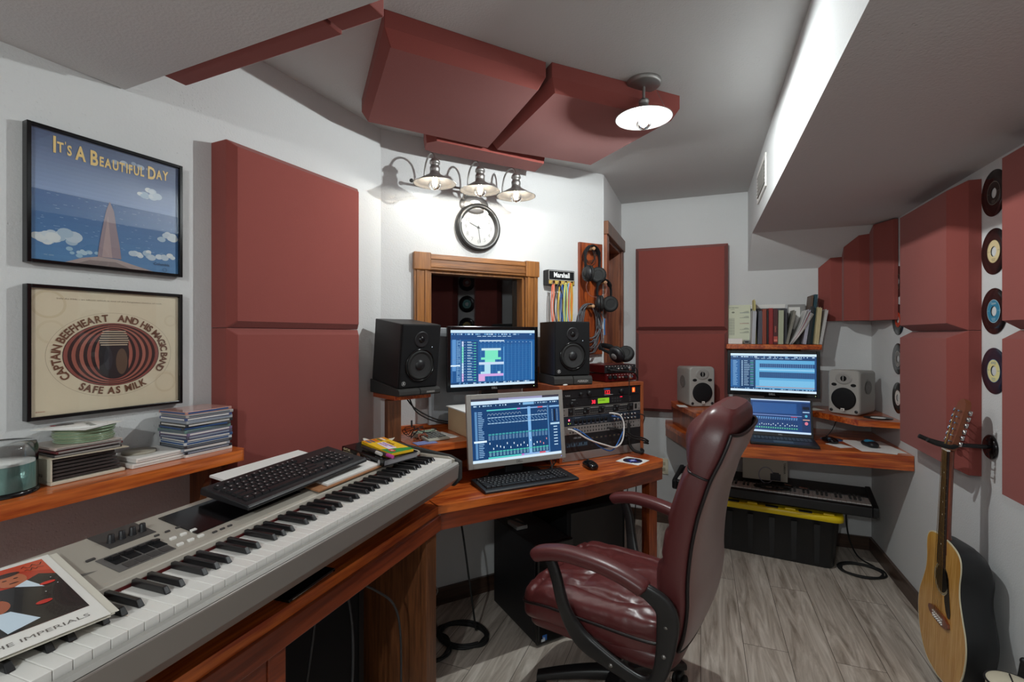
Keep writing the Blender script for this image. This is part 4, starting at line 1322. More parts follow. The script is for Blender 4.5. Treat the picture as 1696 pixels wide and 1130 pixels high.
# ------------------------------------------------------------------ black monitor loudspeakers
def mackie(label, loc, rz, tilt=0.0, W_=0.196, H_=0.282, D_=0.25):
    t = thing('studio_speaker', label, 'loudspeaker', loc, rz, 'black studio speakers by the window', rot=(0, 0, 0))
    t.rotation_euler = (Rz(rz) @ Ry(tilt)).to_euler()
    MB().box(-D_, -0.016, -W_ / 2, W_ / 2, 0, H_).build('cabinet', M['vinylwrap'], t, bevel=0.003)
    m = MB().box(-0.016, 0, -W_ / 2, W_ / 2, 0, H_)
    m.build('baffle', M['blackm'], t, bevel=0.006, seg=3)
    zt, zw = H_ * 0.765, H_ * 0.36
    # tweeter with waveguide
    MB().lathe([(0.036, 0.0005), (0.034, 0.004), (0.030, 0.0035), (0.018, 0.0012), (0.0155, 0.001)], 36, T=Tr(0, 0, zt) @ FX, cap=False).build('tweeter_waveguide', M['black'], t)
    tw_ = [x for x in bpy.data.objects if x.parent == t and x.name.startswith('tweeter_waveguide')][0]
    m = MB().lathe([(0.0155, 0.001), (0.013, 0.004), (0.009, 0.007), (0.004, 0.0085), (0.0, 0.009)], 24, T=Tr(0, 0, zt) @ FX)
    m.build('tweeter_dome', M['blackg'], tw_)
    wo_ = MB().lathe([(0.074, 0.0), (0.074, 0.003), (0.071, 0.006), (0.068, 0.005), (0.066, 0.001)], 48, T=Tr(0, 0, zw) @ FX, cap=False).build('woofer', M['blackg'], t)
    wf = MB().lathe([(0.066, 0.0015), (0.063, 0.006), (0.058, 0.0065), (0.053, 0.0025), (0.050, 0.002)], 48, T=Tr(0, 0, zw) @ FX, cap=False).build('surround', M['rubber'], wo_)
    wc = MB().lathe([(0.050, 0.002), (0.040, 0.001), (0.028, 0.0004), (0.024, 0.0004)], 48, T=Tr(0, 0, zw) @ FX, cap=False).build('cone', colm('2A2A2B', 0.6), wo_)
    MB().lathe([(0.024, 0.0005), (0.020, 0.0055), (0.012, 0.009), (0.0, 0.0105)], 32, T=Tr(0, 0, zw) @ FX).build('dust_cap', M['black'], wo_)
    A = Art()
    y0 = -W_ / 2 + 0.020
    A.ring(y0, 0.022, 0.0095, 0.0095, 0.0012, 'B9B9B9', 1, 24)
    A.poly([(y0 - 0.004, 0.017), (y0 - 0.002, 0.028), (y0 + 0.004, 0.028), (y0 + 0.002, 0.024), (y0 + 0.0005, 0.024), (y0 - 0.001, 0.017)], 'C9C9C9', 1)
    A.rect(y0 + 0.000, 0.019, y0 + 0.006, 0.021, 'C9C9C9', 1)
    A.build('logo', M['art'], t, x0=0.0003)
    L = Art()
    L.ellipse(W_ / 2 - 0.042, zt - 0.034, 0.0018, 0.0018, 'D8F0FF', 1, 10)
    L.build('power_light', M['led'], t, x0=0.0003)
    return t
def iso_pad(label, loc, rz, W_=0.215, D_=0.26, hf=0.022, hb=0.060, col='dgrey'):
    t = thing('speaker_pad', label, 'speaker pad', loc, rz, 'foam wedges under the black speakers')
    for (a, b) in ((-W_ / 2, -0.0015), (0.0015, W_ / 2)):
        m = MB()
        extr(m, [(0.0, 0.0), (0.006, 0.006), (0.006, hf * 0.7), (-0.004, hf), (-D_, hb), (-D_, 0.0)], a, b)
        m.build('foam_wedge', M[col], t, bevel=0.002)
    A = Art()
    A.rect(0.03, hf * 0.25, 0.075, hf * 0.6, '555452', 1)
    A.text('AURALEX', 0.0525, hf * 0.33, hf * 0.22, 'B9B7B2', 2, 'C')
    A.build('badge', M['art'], t, x0=0.0066)
    return t
# left one: on the post shelf, tipped down towards the chair
RL = math.radians(-26)      # facing direction az: normal (0.90,-0.44)
lx, ly = -1.170, 1.868
cfx, sfx = math.cos(RL), math.sin(RL)
MB_ = MB().box(-0.245, -0.045, -0.095, 0.095, 0.0, 0.022)
o = MB_.build('shelf_board', M['deskx'], None, loc=(lx, ly, spz + 0.0005), rz=RL, bevel=0.003)
bpy.context.view_layer.update()
mw = o.matrix_world.copy()
o.parent = sp
bpy.context.view_layer.update()
o.matrix_parent_inverse = sp.matrix_world.inverted()
padz = spz + 0.0235
iso_pad('black foam wedge under the left black speaker on the post shelf', (lx + 0.010 * cfx, ly + 0.010 * sfx, padz), RL, 0.212, 0.262, 0.030, 0.062)
mackie('black studio speaker left of the screens, tipped forward on its wedge', (lx, ly, padz + 0.0325), RL, math.radians(7))
# ------------------------------------------------------------------ rack cabinet on the desk
rk = thing('rack_cabinet', 'reddish wooden rack cabinet full of audio units at the right end of the desk', 'rack cabinet', WP(1.088, 0, DZ + 0.0005), W_RZ)
# local X = n, Y = s - 1.088
RW, RH, RD = 0.285, 0.388, 0.372
RT = 0.018
rm = MB()
rm.box(0.003, RD, -RW, -RW + RT, 0, RH)
rm.box(0.003, RD, RW - RT, RW, 0, RH)
rm.box(0.003, RD, -RW + RT, RW - RT, RH - RT, RH)
rm.box(0.003, 0.015, -RW + RT, RW - RT, 0.003, RH - RT)
rm.build('case', M['rack'], rk, bevel=0.0015)
for y in (-RW + RT, RW - RT - 0.014):
    MB().box(RD - 0.05, RD - 0.012, y, y + 0.014, 0.002, RH - RT - 0.001).build('rack_rail', M['blackm'], rk)
def unit(name, label, z0, h_, m_, cat='audio unit', depth=0.22, seed=0):
    t = thing(name, label, cat, WP(1.088, 0, DZ + z0), W_RZ, 'units in the audio rack')
    hw = RW - RT - 0.001
    MB().box(RD - 0.0115, RD - 0.006, -hw, hw, 0.0006, h_ - 0.0006).build('faceplate', m_, t, bevel=0.0006)
    MB().box(RD - depth, RD - 0.0115, -hw + 0.018, hw - 0.018, 0.002, h_ - 0.002).build('chassis', M['blackm'], t)
    return t
XF = RD - 0.006
def knobs(t, pts, r, l=0.010, m_=None, name='knob', cap=None):
    proto = None
    for (y, z) in pts:
        if proto is None:
            proto = MB().lathe([(r, 0), (r * 0.95, l * 0.5), (r * 0.8, l), (0, l)], 14, T=FX).build(name, m_ or M['black'], t)
            o = proto
        else:
            o = proto.copy()
            C.objects.link(o)
        o.location = (XF, y, z)
def rart(t, A, name='panel_print', emis=False):
    A.build(name, M['led'] if emis else M['art'], t, x0=XF)
U = 0.0445
zr = 0.0
# bottom blank panel
t = unit('blank_panel', 'plain light grey blank panel at the bottom of the audio rack', 0.002, 0.044, M['alu'])
A = Art(); A.ellipse(-0.255, 0.034, 0.003, 0.002, '222222', 1); A.ellipse(-0.255, 0.010, 0.003, 0.002, '222222', 1); rart(t, A)
t = unit('tape_deck', 'tall black audio unit with faint blue display, above the blank panel', 0.048, 0.0885, M['black'])
A = Art()
A.text('DBX-1000', -0.195, 0.067, 0.008, '8F9398', 1, bold=0.03)
A.rect(-0.24, 0.024, -0.10, 0.050, '1C2A36', 1)
for k in range(12):
    A.rect(-0.235 + k * 0.011, 0.028, -0.228 + k * 0.011, 0.032 + 0.014 * abs(math.sin(k * 2.1)), '4E6B80', 2)
for k in range(9):
    A.rect(-0.08 + k * 0.03, 0.055, -0.064 + k * 0.03, 0.066, '3A3A3C', 1)
    A.rect(-0.076 + k * 0.03, 0.060, -0.069 + k * 0.03, 0.062, 'A08A3A' if k % 3 else '9A3A30', 2)
    A.rect(-0.08 + k * 0.03, 0.020, -0.064 + k * 0.03, 0.028, '2E2E30', 1)
rart(t, A)
knobs(t, [(0.13, 0.045), (0.16, 0.045)], 0.009)
# patch bay
t = unit('patch_bay', 'silver patch bay with two rows of jack holes', 0.137, 0.0445, M['alu'])
A = Art()
for k in range(24):
    for z in (0.012, 0.031):
        y = -0.215 + k * 0.0187
        A.ellipse(y, z, 0.0052, 0.0052, '6A6866', 1, 14)
        A.ellipse(y, z, 0.0036, 0.0036, '0C0C0C', 2, 12)
    A.rect(-0.220 + k * 0.0187, 0.021, -0.211 + k * 0.0187, 0.022, '4A4846', 1)
for y in (-0.252, 0.252):
    A.ellipse(y, 0.034, 0.003, 0.002, '222222', 1); A.ellipse(y, 0.010, 0.003, 0.002, '222222', 1)
rart(t, A)
# navy preamp
t = unit('preamp', 'dark navy eight channel preamp with red light and rows of silver knobs', 0.183, 0.0465, M['navy'])
A = Art()
for k in range(8):
    A.rect(-0.186 + k * 0.0282, 0.003, -0.172 + k * 0.0282, 0.006, 'B9BEC4', 1)
A.rect(-0.20, 0.040, 0.05, 0.0415, '5E6A7A', 1)
A.text('digital preamp', -0.185, 0.037, 0.004, '9AA3AE', 1)
rart(t, A)
knobs(t, [(-0.179 + k * 0.0282, 0.020) for k in range(8)], 0.0105, 0.006, M['blackm'], 'input_jack')
knobs(t, [(0.075 + k * 0.0245, z) for k in range(7) for z in (0.012, 0.033)], 0.0068, 0.010, M['chrome'])
A = Art(); A.ellipse(-0.222, 0.030, 0.006, 0.006, 'FF3A6A', 1, 12); A.ellipse(-0.222, 0.030, 0.003, 0.003, 'FFC0D0', 2, 12)
A.ellipse(-0.226, 0.012, 0.0026, 0.0026, 'C8E060', 1, 10); A.ellipse(-0.214, 0.012, 0.002, 0.002, 'A0C040', 1, 10)
rart(t, A, 'indicator_lights', True)
# silver-edged compressor
t = unit('compressor', 'audio unit with silver ends and black four channel front full of knobs', 0.231, 0.0455, M['alu'])
A = Art()
A.rect(-0.228, 0.003, 0.215, 0.043, '1B1B1D', 1)
for k in range(4):
    x = -0.185 + k * 0.1
    A.rect(x, 0.036, x + 0.055, 0.0385, 'B9B7B2', 2)
    for j in range(5):
        A.rect(x + j * 0.011, 0.010, x + 0.006 + j * 0.011, 0.013, '8E8C8A', 2)
        A.rect(x + j * 0.011, 0.018, x + 0.004 + j * 0.011, 0.030, '4A4A4C', 2)
    A.line((x - 0.006, 0.004), (x - 0.006, 0.042), 0.001, '9A9896', 2)
A.rect(0.224, 0.010, 0.240, 0.038, '101010', 2)
for y in (-0.252, 0.255):
    A.ellipse(y, 0.034, 0.003, 0.003, '222222', 1); A.ellipse(y, 0.010, 0.003, 0.003, '222222', 1)
rart(t, A)
knobs(t, [(-0.212, 0.023)] + [(-0.122 + k * 0.1 + j * 0.018, 0.016 + 0.014 * j) for k in range(4) for j in range(2)], 0.0085, 0.009)
# effects unit with digits and lcd
t = unit('effects_unit', 'black effects unit with red number 38 and green display', 0.278, 0.0445, M['black'])
A = Art()
A.text('PARALLEL', -0.205, 0.036, 0.004, 'A9ABAE', 1, bold=0.02)
for j in range(2):
    for k in range(4):
        A.rect(0.06 + k * 0.018, 0.010 + j * 0.016, 0.071 + k * 0.018, 0.018 + j * 0.016, '39393B', 1)
for k in range(3):
    A.rect(0.18, 0.010 + k * 0.010, 0.195, 0.013 + k * 0.010, '5A5A5C', 1)
rart(t, A)
A = Art()
A.text('38', -0.078, 0.010, 0.019, 'FF2A44', 1, bold=0.02)
A.rect(-0.035, 0.008, 0.042, 0.036, '6E9A1C', 1)
A.text('SYNTHMIX', -0.028, 0.022, 0.006, '2E4A10', 2, bold=0.03)
A.rect(0.118, 0.033, 0.134, 0.037, 'FF2040', 1)
rart(t, A, 'lit_digits', True)
knobs(t, [(-0.205, 0.018)], 0.012)
knobs(t, [(-0.235, 0.018), (-0.17, 0.018)], 0.004, 0.003)
# power conditioner
t = unit('power_conditioner', 'black power conditioner with red digits and orange switch at top of the rack', 0.3235, 0.0445, M['black'])
A = Art()
A.text('FURMAN', 0.005, 0.034, 0.0075, '3E86C8', 1, bold=0.04)
A.text('PL-PLUS', -0.245, 0.012, 0.006, '9A9C9E', 1, bold=0.03)
A.rect(0.008, 0.005, 0.068, 0.007, 'C0C0C0', 1)
rart(t, A)
A = Art()
A.text('122', 0.008, 0.011, 0.019, 'FF2432', 1, bold=0.02)
A.rect(0.205, 0.010, 0.226, 0.036, 'E8501C', 1)
A.ellipse(0.2155, 0.023, 0.005, 0.010, 'FF9A50', 2)
rart(t, A, 'lit_digits', True)
knobs(t, [(-0.095, 0.022), (0.125, 0.022)], 0.0145, 0.014)
knobs(t, [(-0.150, 0.020)], 0.010, 0.012)
RTZ = DZ + 0.0005 + RH
# right speaker on its pad
RS = math.radians(-52)
fx_, fy_ = WP(0.915, 0.332)[:2]
pz_ = RTZ + 0.0008
iso_pad('grey foam wedge under the right black speaker on the rack cabinet', (fx_ + 0.004 * math.cos(RS), fy_ + 0.004 * math.sin(RS), pz_), RS, 0.215, 0.235, 0.046, 0.048, 'dgrey')
mackie('black studio speaker right of the screens, standing on the rack cabinet', (fx_, fy_, pz_ + 0.049), RS, 0.0, D_=0.235)
t = thing('small_clutter', 'small pale knob like trinket on the cabinet in front of the right black speaker', 'trinket', WP(0.850, 0.356, RTZ + 0.0008), W_RZ)
MB().sphere((0, 0, 0.005), 0.005, sq=(1, 3.0, 0.9)).build('trinket', colm('D8D6D0', 0.4), t)
# red interfaces
for k, (lab, fm) in enumerate([('dark red audio interface with silver knobs directly on the rack cabinet', M['red']), ('red and black audio interface stacked on top of another red one', M['black'])]):
    t = thing('audio_interface', lab, 'audio interface', WP(1.255, 0.0, RTZ + 0.001 + 0.0475 * k), W_RZ + 0.02 * (1 - k), 'stacked red audio interfaces')
    MB().box(0.13, 0.310, -0.112, 0.112, 0.003, 0.0465).build('case', M['red'], t, bevel=0.003)
    MB().box(0.310, 0.314, -0.112, 0.112, 0.003, 0.0465).build('front_panel', fm, t, bevel=0.001)
    pr = None
    for y, r, mm in [(-0.085, 0.011, M['blackm']), (-0.05, 0.011, M['blackm']), (-0.02, 0.006, M['chrome']), (0.005, 0.006, M['chrome']), (0.03, 0.009, M['black']), (0.065, 0.013, M['chrome'])]:
        MB().lathe([(r, 0), (r, 0.008), (r * 0.85, 0.012), (0, 0.012)], 16, T=Tr(0.314, y, 0.025) @ FX).build('knob', mm, t)
    A = Art()
    for j in range(10):
        A.rect(-0.105 + j * 0.021, 0.038, -0.095 + j * 0.021, 0.040, 'C9B9B4', 1)
    A.build('panel_print', M['art'], t, x0=0.314)

# ------------------------------------------------------------------ computer screens
def daw(A, w_, h_, seed, style):
    r = random.Random(seed)
    a0, b0, a1, b1 = -w_ / 2, 0, w_ / 2, h_
    X = lambda u: a0 + u * w_
    Y = lambda v: b1 - v * h_
    R = lambda u0, v0, u1, v1, c, l=1: A.rect(X(u0), Y(v1), X(u1), Y(v0), c, l)
    if style == 'arrange':
        R(0, 0, 1, 1, '1E5E9C', 0)
        R(0, 0, 1, 0.05, 'CFE8F8')
        R(0, 0.05, 1, 0.17, '18487E')
        for k in range(60):
            u = r.uniform(0.01, 0.97)
            R(u, 0.062, u + r.uniform(.004, .014), 0.085, r.choice(['8FC4EC', 'C9E4FA', '6FB0E0']), 2)
        for k in range(7):
            R(0.3 + k * 0.06, 0.105, 0.345 + k * 0.06, 0.115, 'B9DAF4', 2)
        R(0, 0.17, 0.10, 0.93, '1A5490')
        R(0.02, 0.17, 0.06, 0.72, '5C94CE', 2)
        R(0.0, 0.615, 0.105, 0.64, 'E4F4FF', 3)
        for k in range(28):
            v = 0.19 + k * 0.026
            R(0.065, v, 0.065 + r.uniform(.015, .04), v + 0.010, '8FC0EA', 3)
            R(0.015, v, 0.02, v + 0.008, '8FC0EA', 3)
        R(0.105, 0.17, 0.108, 0.93, '9CCBEF', 2)
        R(0.12, 0.19, 0.31, 0.93, '164A82')
        cols = ['C9D8F4'] * 2 + ['7FE0C8'] * 6 + ['BFE0F4'] * 4 + ['D8B8E8'] * 3
        for k in range(15):
            v = 0.20 + k * 0.0475
            R(0.125, v, 0.145, v + 0.043, cols[k], 2)
            R(0.155, v + 0.01, 0.165, v + 0.018, '9CC6EA', 2)
            R(0.185, v + 0.008, 0.19 + r.uniform(.03, .06), v + 0.018, 'C6E2F8', 2)
            R(0.19, v + 0.026, 0.29, v + 0.032, '6FB4D8', 2)
            R(0.265, v + 0.022, 0.285, v + 0.036, '58D8A8', 3)
        R(0.325, 0.18, 0.62, 0.20, 'D4EAFA', 2)
        R(0.325, 0.20, 0.96, 0.25, '1C5896', 2)
        for k in range(14):
            u = 0.34 + k * 0.046
            R(u, 0.205, u + 0.008, 0.22, 'A8D0F0', 3)
            R(u, 0.25, u + 0.0025, 0.92, '4F92CC', 2)
        for k in range(15):
            R(0.325, 0.30 + k * 0.0415, 0.96, 0.302 + k * 0.0415, '3A7CBA', 2)
        R(0.61, 0.30, 0.62, 0.91, '5EA0D8', 3)
        segs = [(0.35, 0.325, 0.58, 0.365, 'C8E6EE'), (0.39, 0.365, 0.545, 0.49, '7CE8C4'), (0.345, 0.49, 0.58, 0.53, '7CE8C4'), (0.39, 0.53, 0.51, 0.575, '88ECCC'),
                (0.32, 0.575, 0.615, 0.62, 'C8DCF4'), (0.385, 0.62, 0.455, 0.78, 'B4E0F0'), (0.34, 0.745, 0.455, 0.785, 'B4E0F0'), (0.54, 0.745, 0.575, 0.785, 'C0E4F2'),
                (0.315, 0.785, 0.61, 0.83, 'D4A8E4'), (0.315, 0.83, 0.39, 0.915, 'DCA8DC')]
        for q in segs:
            R(*q, 4)
        R(0.96, 0.20, 0.965, 0.92, '9CCBEF', 3)
        R(0, 0.93, 1, 0.955, '123C66', 3)
        for k in range(40):
            u = r.uniform(0.01, 0.97)
            R(u, 0.935, u + r.uniform(.005, .02), 0.952, r.choice(['9CC8EA', 'DDEFFC', '5E9CCC']), 4)
        R(0, 0.958, 1, 1, 'D2E8F8', 4)
    elif style == 'mixer':
        R(0, 0, 1, 1, '0F3F70', 0)
        R(0, 0, 1, 0.035, '3A3A4A')
        R(0.3, 0, 0.8, 0.035, '9C9CC0', 2)
        R(0, 0.035, 1, 0.09, 'CFE6F8')
        R(0, 0.09, 1, 0.16, '123A64')
        for k in range(45):
            u = r.uniform(0.01, 0.97)
            R(u, 0.105, u + r.uniform(.005, .012), 0.125, r.choice(['9CC8EA', 'C9E4FA']), 2)
        R(0.57, 0.095, 0.7, 0.135, '7FB4E0', 3)
        R(0, 0.18, 0.155, 0.94, '103E70')
        R(0.035, 0.20, 0.06, 0.94, '5A8CBC', 2)
        for k in range(26):
            v = 0.21 + k * 0.028
            R(0.07, v, 0.075 + r.uniform(.03, .06), v + 0.010, '9AC6EC', 2)
        R(0.02, 0.66, 0.155, 0.69, 'E0F2FF', 3)
        R(0.165, 0.18, 0.85, 0.20, '58C8C8', 2)
        R(0.50, 0.18, 0.54, 0.20, 'C878D0', 3)
        R(0.55, 0.18, 0.85, 0.20, '8CB4E4', 3)
        R(0.74, 0.18, 0.80, 0.20, 'D86070', 4)
        for k in range(18):
            u = 0.17 + k * 0.0378
            if k < 10 or k > 14:
                A.ring(X(u + 0.017), Y(0.275), 0.0075, 0.009, 0.0010, 'C0DAF0', 2, 12)
                R(u, 0.275, u + 0.036, 0.31, '0F3F70', 3)
            R(u + .002, 0.305, u + 0.034, 0.318, 'A8CCEA', 4)
            for j in range(3):
                R(u + .004 + 0.01 * j, 0.335 + 0.016 * j, u + .012 + 0.01 * j, 0.345 + 0.016 * j, '88B4DC', 4)
            R(u + .002, 0.395, u + 0.034, 0.408, 'A8CCEA', 4)
            R(u, 0.43, u + 0.001, 0.93, '0A2C52', 3)
            R(u + .004, 0.565, u + 0.033, 0.59, '3E9CA4', 4)
            for j in range(4):
                R(u + .006, 0.60 + 0.018 * j, u + 0.014, 0.61 + 0.018 * j, '9CC4E8', 4)
                R(u + .020, 0.60 + 0.018 * j, u + 0.028, 0.61 + 0.018 * j, '6FA4D0', 4)
            R(u + 0.016, 0.68, u + 0.018, 0.83, '0A2240', 4)
            v = 0.70 + 0.09 * abs(math.sin(k * 1.3))
            R(u + .012, v, u + 0.021, v + 0.03, 'E0F0FF' if k < 15 else 'E89098', 5)
            R(u + .003, 0.84, u + 0.034, 0.86, '4EC0B0', 4)
            for j in range(3):
                R(u + .006, 0.87 + 0.018 * j, u + 0.030, 0.878 + 0.018 * j, '88C8D8', 4)
        R(0.62, 0.17, 0.655, 0.93, '7CB4E8', 3)
        R(0.165, 0.93, 0.53, 0.955, '54D0C8', 4)
        R(0.53, 0.93, 0.56, 0.955, 'C878D0', 4)
        R(0.56, 0.93, 0.85, 0.955, '8CB4E4', 4)
        R(0.74, 0.93, 0.81, 0.955, 'D86070', 5)
        R(0.855, 0.17, 0.865, 0.955, '5C94C8', 4)
        R(0.88, 0.18, 1, 0.205, '88B8E4', 3)
        R(0.93, 0.24, 0.95, 0.45, '06182C', 3)
        for k in range(9):
            for u in (0.905, 0.965):
                R(u, 0.245 + k * 0.023, u + 0.012, 0.252 + k * 0.023, 'A8CCEA', 3)
        R(0.885, 0.47, 0.995, 0.50, 'B4D4EC', 3)
        for k in range(7):
            R(0.92, 0.53 + k * 0.05, 0.965, 0.545 + k * 0.05, 'C0DCF4', 3)
        R(0, 0.958, 1, 1, 'D2E8F8', 6)
    elif style == 'wide':
        R(0, 0, 1, 1, '1A4A7C', 0)
        R(0, 0, 1, 0.06, 'CFE8F8')
        R(0, 0.06, 1, 0.16, '173E6C')
        for k in range(50):
            u = r.uniform(0.01, 0.97)
            R(u, 0.075, u + r.uniform(.004, .014), 0.10, r.choice(['8FC4EC', 'C9E4FA']), 2)
        for k in range(8):
            R(0.3 + k * 0.07, 0.12, 0.35 + k * 0.07, 0.13, 'B9DAF4', 2)
        R(0, 0.17, 0.11, 0.9, '2A629C')
        for k in range(22):
            R(0.03, 0.19 + k * 0.031, 0.06 + r.uniform(0, .03), 0.20 + k * 0.031, '8FC0EA', 2)
        R(0.12, 0.17, 0.30, 0.9, '123A64')
        for k in range(15):
            v = 0.19 + k * 0.046
            R(0.135, v, 0.15, v + 0.03, 'A8CCEA', 2)
            R(0.165, v, 0.20 + r.uniform(0, .04), v + 0.012, 'B0D4F0', 2)
            R(0.24, v, 0.28, v + 0.014, '58C0A8' if k % 2 else '88B8E0', 2)
        R(0.305, 0.17, 0.98, 0.92, '5CA8D8', 1)
        R(0.35, 0.26, 0.98, 0.36, '244E82', 2)
        R(0.35, 0.48, 0.98, 0.63, '2A5688', 2)
        for k in range(26):
            u = 0.355 + k * 0.024
            R(u, 0.26, u + 0.002, 0.36, '88C0E8', 3)
            R(u, 0.48, u + 0.002, 0.63, '16365E', 3)
        R(0.35, 0.40, 0.98, 0.44, '8CC8EC', 2)
        R(0.35, 0.69, 0.98, 0.85, '78BCE4', 2)
        R(0.305, 0.86, 0.98, 0.875, 'C8988C', 3)
        R(0, 0.91, 1, 0.94, '163A62', 3)
        for k in range(30):
            u = r.uniform(0.01, 0.97)
            R(u, 0.915, u + r.uniform(.005, .02), 0.932, '9CC8EA', 4)
        R(0, 0.945, 1, 1, 'D2E8F8', 4)
    else:
        R(0, 0, 1, 1, '103A70', 0)
        R(0, 0, 1, 0.03, 'BFD4EC')
        R(0, 0.03, 1, 0.06, '3C5C90', 1)
        R(0.03, 0.10, 0.78, 0.42, '1C4A88')
        for k in range(34):
            for j in range(9):
                R(0.04 + k * 0.0215, 0.12 + j * 0.033, 0.049 + k * 0.0215, 0.128 + j * 0.033, '4E88C8', 2)
        R(0.0, 0.47, 0.86, 0.485, '90A8E0', 2)
        R(0.68, 0.50, 0.78, 0.515, 'D84060', 3)
        for k in range(20):
            u = 0.02 + k * 0.039
            R(u, 0.54, u + 0.026, 0.57, '5E98D0', 2)
            R(u, 0.585, u + 0.02, 0.60, '88B8E8', 2)
            R(u + 0.01, 0.63, u + 0.013, 0.82, '0A2448', 2)
            v = 0.70 + 0.07 * abs(math.sin(k * 1.7))
            R(u + 0.006, v, u + 0.018, v + 0.03, 'E0F0FF', 3)
            R(u, 0.84, u + 0.022, 0.88, '4EB890', 2)
        R(0.86, 0.08, 1, 0.92, '15315C', 2)
        R(0.875, 0.18, 0.985, 0.27, '0A1424', 3)
        R(0.875, 0.33, 0.985, 0.36, 'A8C8E8', 3)
        A.ellipse(X(0.93), Y(0.46), 0.007, 0.008, '4EB0D0', 3, 14)
        R(0.875, 0.56, 0.985, 0.585, 'D8A898', 3)
        A.ellipse(X(0.93), Y(0.68), 0.009, 0.010, 'D87890', 3, 14)
        R(0, 0.945, 1, 1, 'C8E0F8', 4)

def monitor(label, loc, rz, w_, h_, bez, casem, seed, style, stand=0.1, tilt=0.0, brand='DELL', bc='8A8A8A', chin=None, base=(0.26, 0.17), group=None, post=True, yaw=0.0):
    """thing base at the stand foot; screen face towards local +x"""
    t = thing('computer_monitor', label, 'monitor', loc, rz, group)
    ch = chin or bez
    T = Tr(0, 0, stand) @ Ry(tilt)
    m = MB()
    m.rings([[(0.0, -w_ / 2, 0), (0.0, w_ / 2, 0), (0.0, w_ / 2, h_), (0.0, -w_ / 2, h_)],
             [(-0.022, -w_ / 2 + .003, 0.003), (-0.022, w_ / 2 - .003, 0.003), (-0.022, w_ / 2 - .003, h_ - .003), (-0.022, -w_ / 2 + .003, h_ - .003)],
             [(-0.05, -w_ / 2 + .05, 0.05), (-0.05, w_ / 2 - .05, 0.05), (-0.05, w_ / 2 - .05, h_ - .05), (-0.05, -w_ / 2 + .05, h_ - .05)]], False, True, False, T=T)
    m.build('shell', casem, t, bevel=0.003)
    m = MB()
    a0, a1, c0, c1 = -w_ / 2 + bez, w_ / 2 - bez, ch, h_ - bez
    m.box(-0.006, 0.003, -w_ / 2, a0, 0, h_, T=T)
    m.box(-0.006, 0.003, a1, w_ / 2, 0, h_, T=T)
    m.box(-0.006, 0.003, a0, a1, 0, c0, T=T)
    m.box(-0.006, 0.003, a0, a1, c1, h_, T=T)
    bz_ = m.build('bezel', casem, t, bevel=0.0015)
    m = MB().box(-0.004, -0.0005, a0, a1, c0, c1, col=(0.01, 0.01, 0.01, 1), T=T)
    A = Art(0.00004)
    daw(A, a1 - a0, c1 - c0, seed, style)
    A.into(m, -0.0004, T=T @ Tr(0, 0, c0))
    m.build('display', M['screen'], t)
    A = Art()
    A.text(brand, 0, ch * 0.3, ch * 0.42, bc, 1, 'C', bold=0.03)
    A.build('brand_name', M['art'], bz_, x0=0.003, T=T)
    L_ = Art()
    L_.ellipse(w_ / 2 - 0.025, ch * 0.5, 0.0022, 0.0022, '9090FF' if style == 'mixer' else 'C8E8A0', 1, 8)
    L_.build('power_light', M['led'], bz_, x0=0.003, T=T)
    if post:
        MB().box(-0.070, -0.052, -0.045, 0.045, 0.012, stand + h_ * 0.55).build('stand_column', M['black'], t, bevel=0.004)
        MB().box(-0.055, -0.040, -0.05, 0.05, stand + h_ * 0.38, stand + h_ * 0.62).build('mounting_plate', M['black'], t)
        n = 28
        pl = [(-0.055 + base[1] * 0.62 * math.cos(2 * PI * i / n) * (1 if math.cos(2 * PI * i / n) > 0 else 0.55), base[0] / 2 * math.sin(2 * PI * i / n)) for i in range(n)]
        MB().prism(pl, 0, 0.014).build('stand_base', M['black'], t, bevel=0.003)
    return t
# upper black one, on the hutch shelf by the window
m1 = monitor('black flat monitor behind and above the silver one, showing coloured music tracks', WP(0.545, 0.155, HZ + 0.0005), W_RZ - math.radians(3), 0.512, 0.328, 0.019, M['blackg'], 11, 'arrange', stand=0.190, chin=0.024)
m2 = monitor('silver framed monitor standing on the desk, showing a mixing console', WP(0.515, 0.468, DZ + 0.0005), W_RZ - math.radians(3), 0.497, 0.325, 0.0215, M['silver'], 5, 'mixer', stand=0.060, tilt=-math.radians(6), bc='5A5856', chin=0.024)
t = thing('flat_panel', 'grey flat panel standing behind the upper black monitor', 'panel', WP(0.30, 0.055, HZ + 0.0235), W_RZ, rot=(0, 0, W_RZ))
MB().box(0, 0.018, -0.08, 0.20, 0, 0.488).build('panel', colm('85878A', 0.4), t, bevel=0.003)
MB().box(0.0185, 0.0195, -0.065, 0.185, 0.02, 0.46).build('face', colm('6E7073', 0.35), t)
# things on the hutch shelf
pb = thing('paper_box', 'pale cardboard box with white papers on top, left of the silver monitor', 'box', WP(0.372, 0.24, HZ + 0.0005), W_RZ)
MB().box(-0.14, 0.10, -0.06, 0.07, 0, 0.115).build('box', colm('C9AE8A', 0.7), pb, bevel=0.002)
MB().box(-0.13, 0.11, -0.075, 0.065, 0.1155, 0.121).build('papers', M['paper'], pb)
ca = thing('calculator', 'grey desk calculator with earphones tangled over it, on the hutch shelf', 'calculator', WP(0.165, 0.262, HZ + 0.002), W_RZ + math.radians(10))
extr(MB(), [(0.075, 0), (0.075, 0.008), (-0.075, 0.024), (-0.075, 0)], -0.055, 0.055).build('body', colm('A7A596', 0.5), ca, bevel=0.002)
tl = math.atan2(0.016, 0.15)
Tc = Tr(0, 0, 0.0165) @ Ry(tl)
MB().box(-0.067, -0.035, -0.045, 0.045, -0.001, 0.0006, T=Tc).build('display', colm('8FA08C', 0.25, 0.3), ca)
pr = None
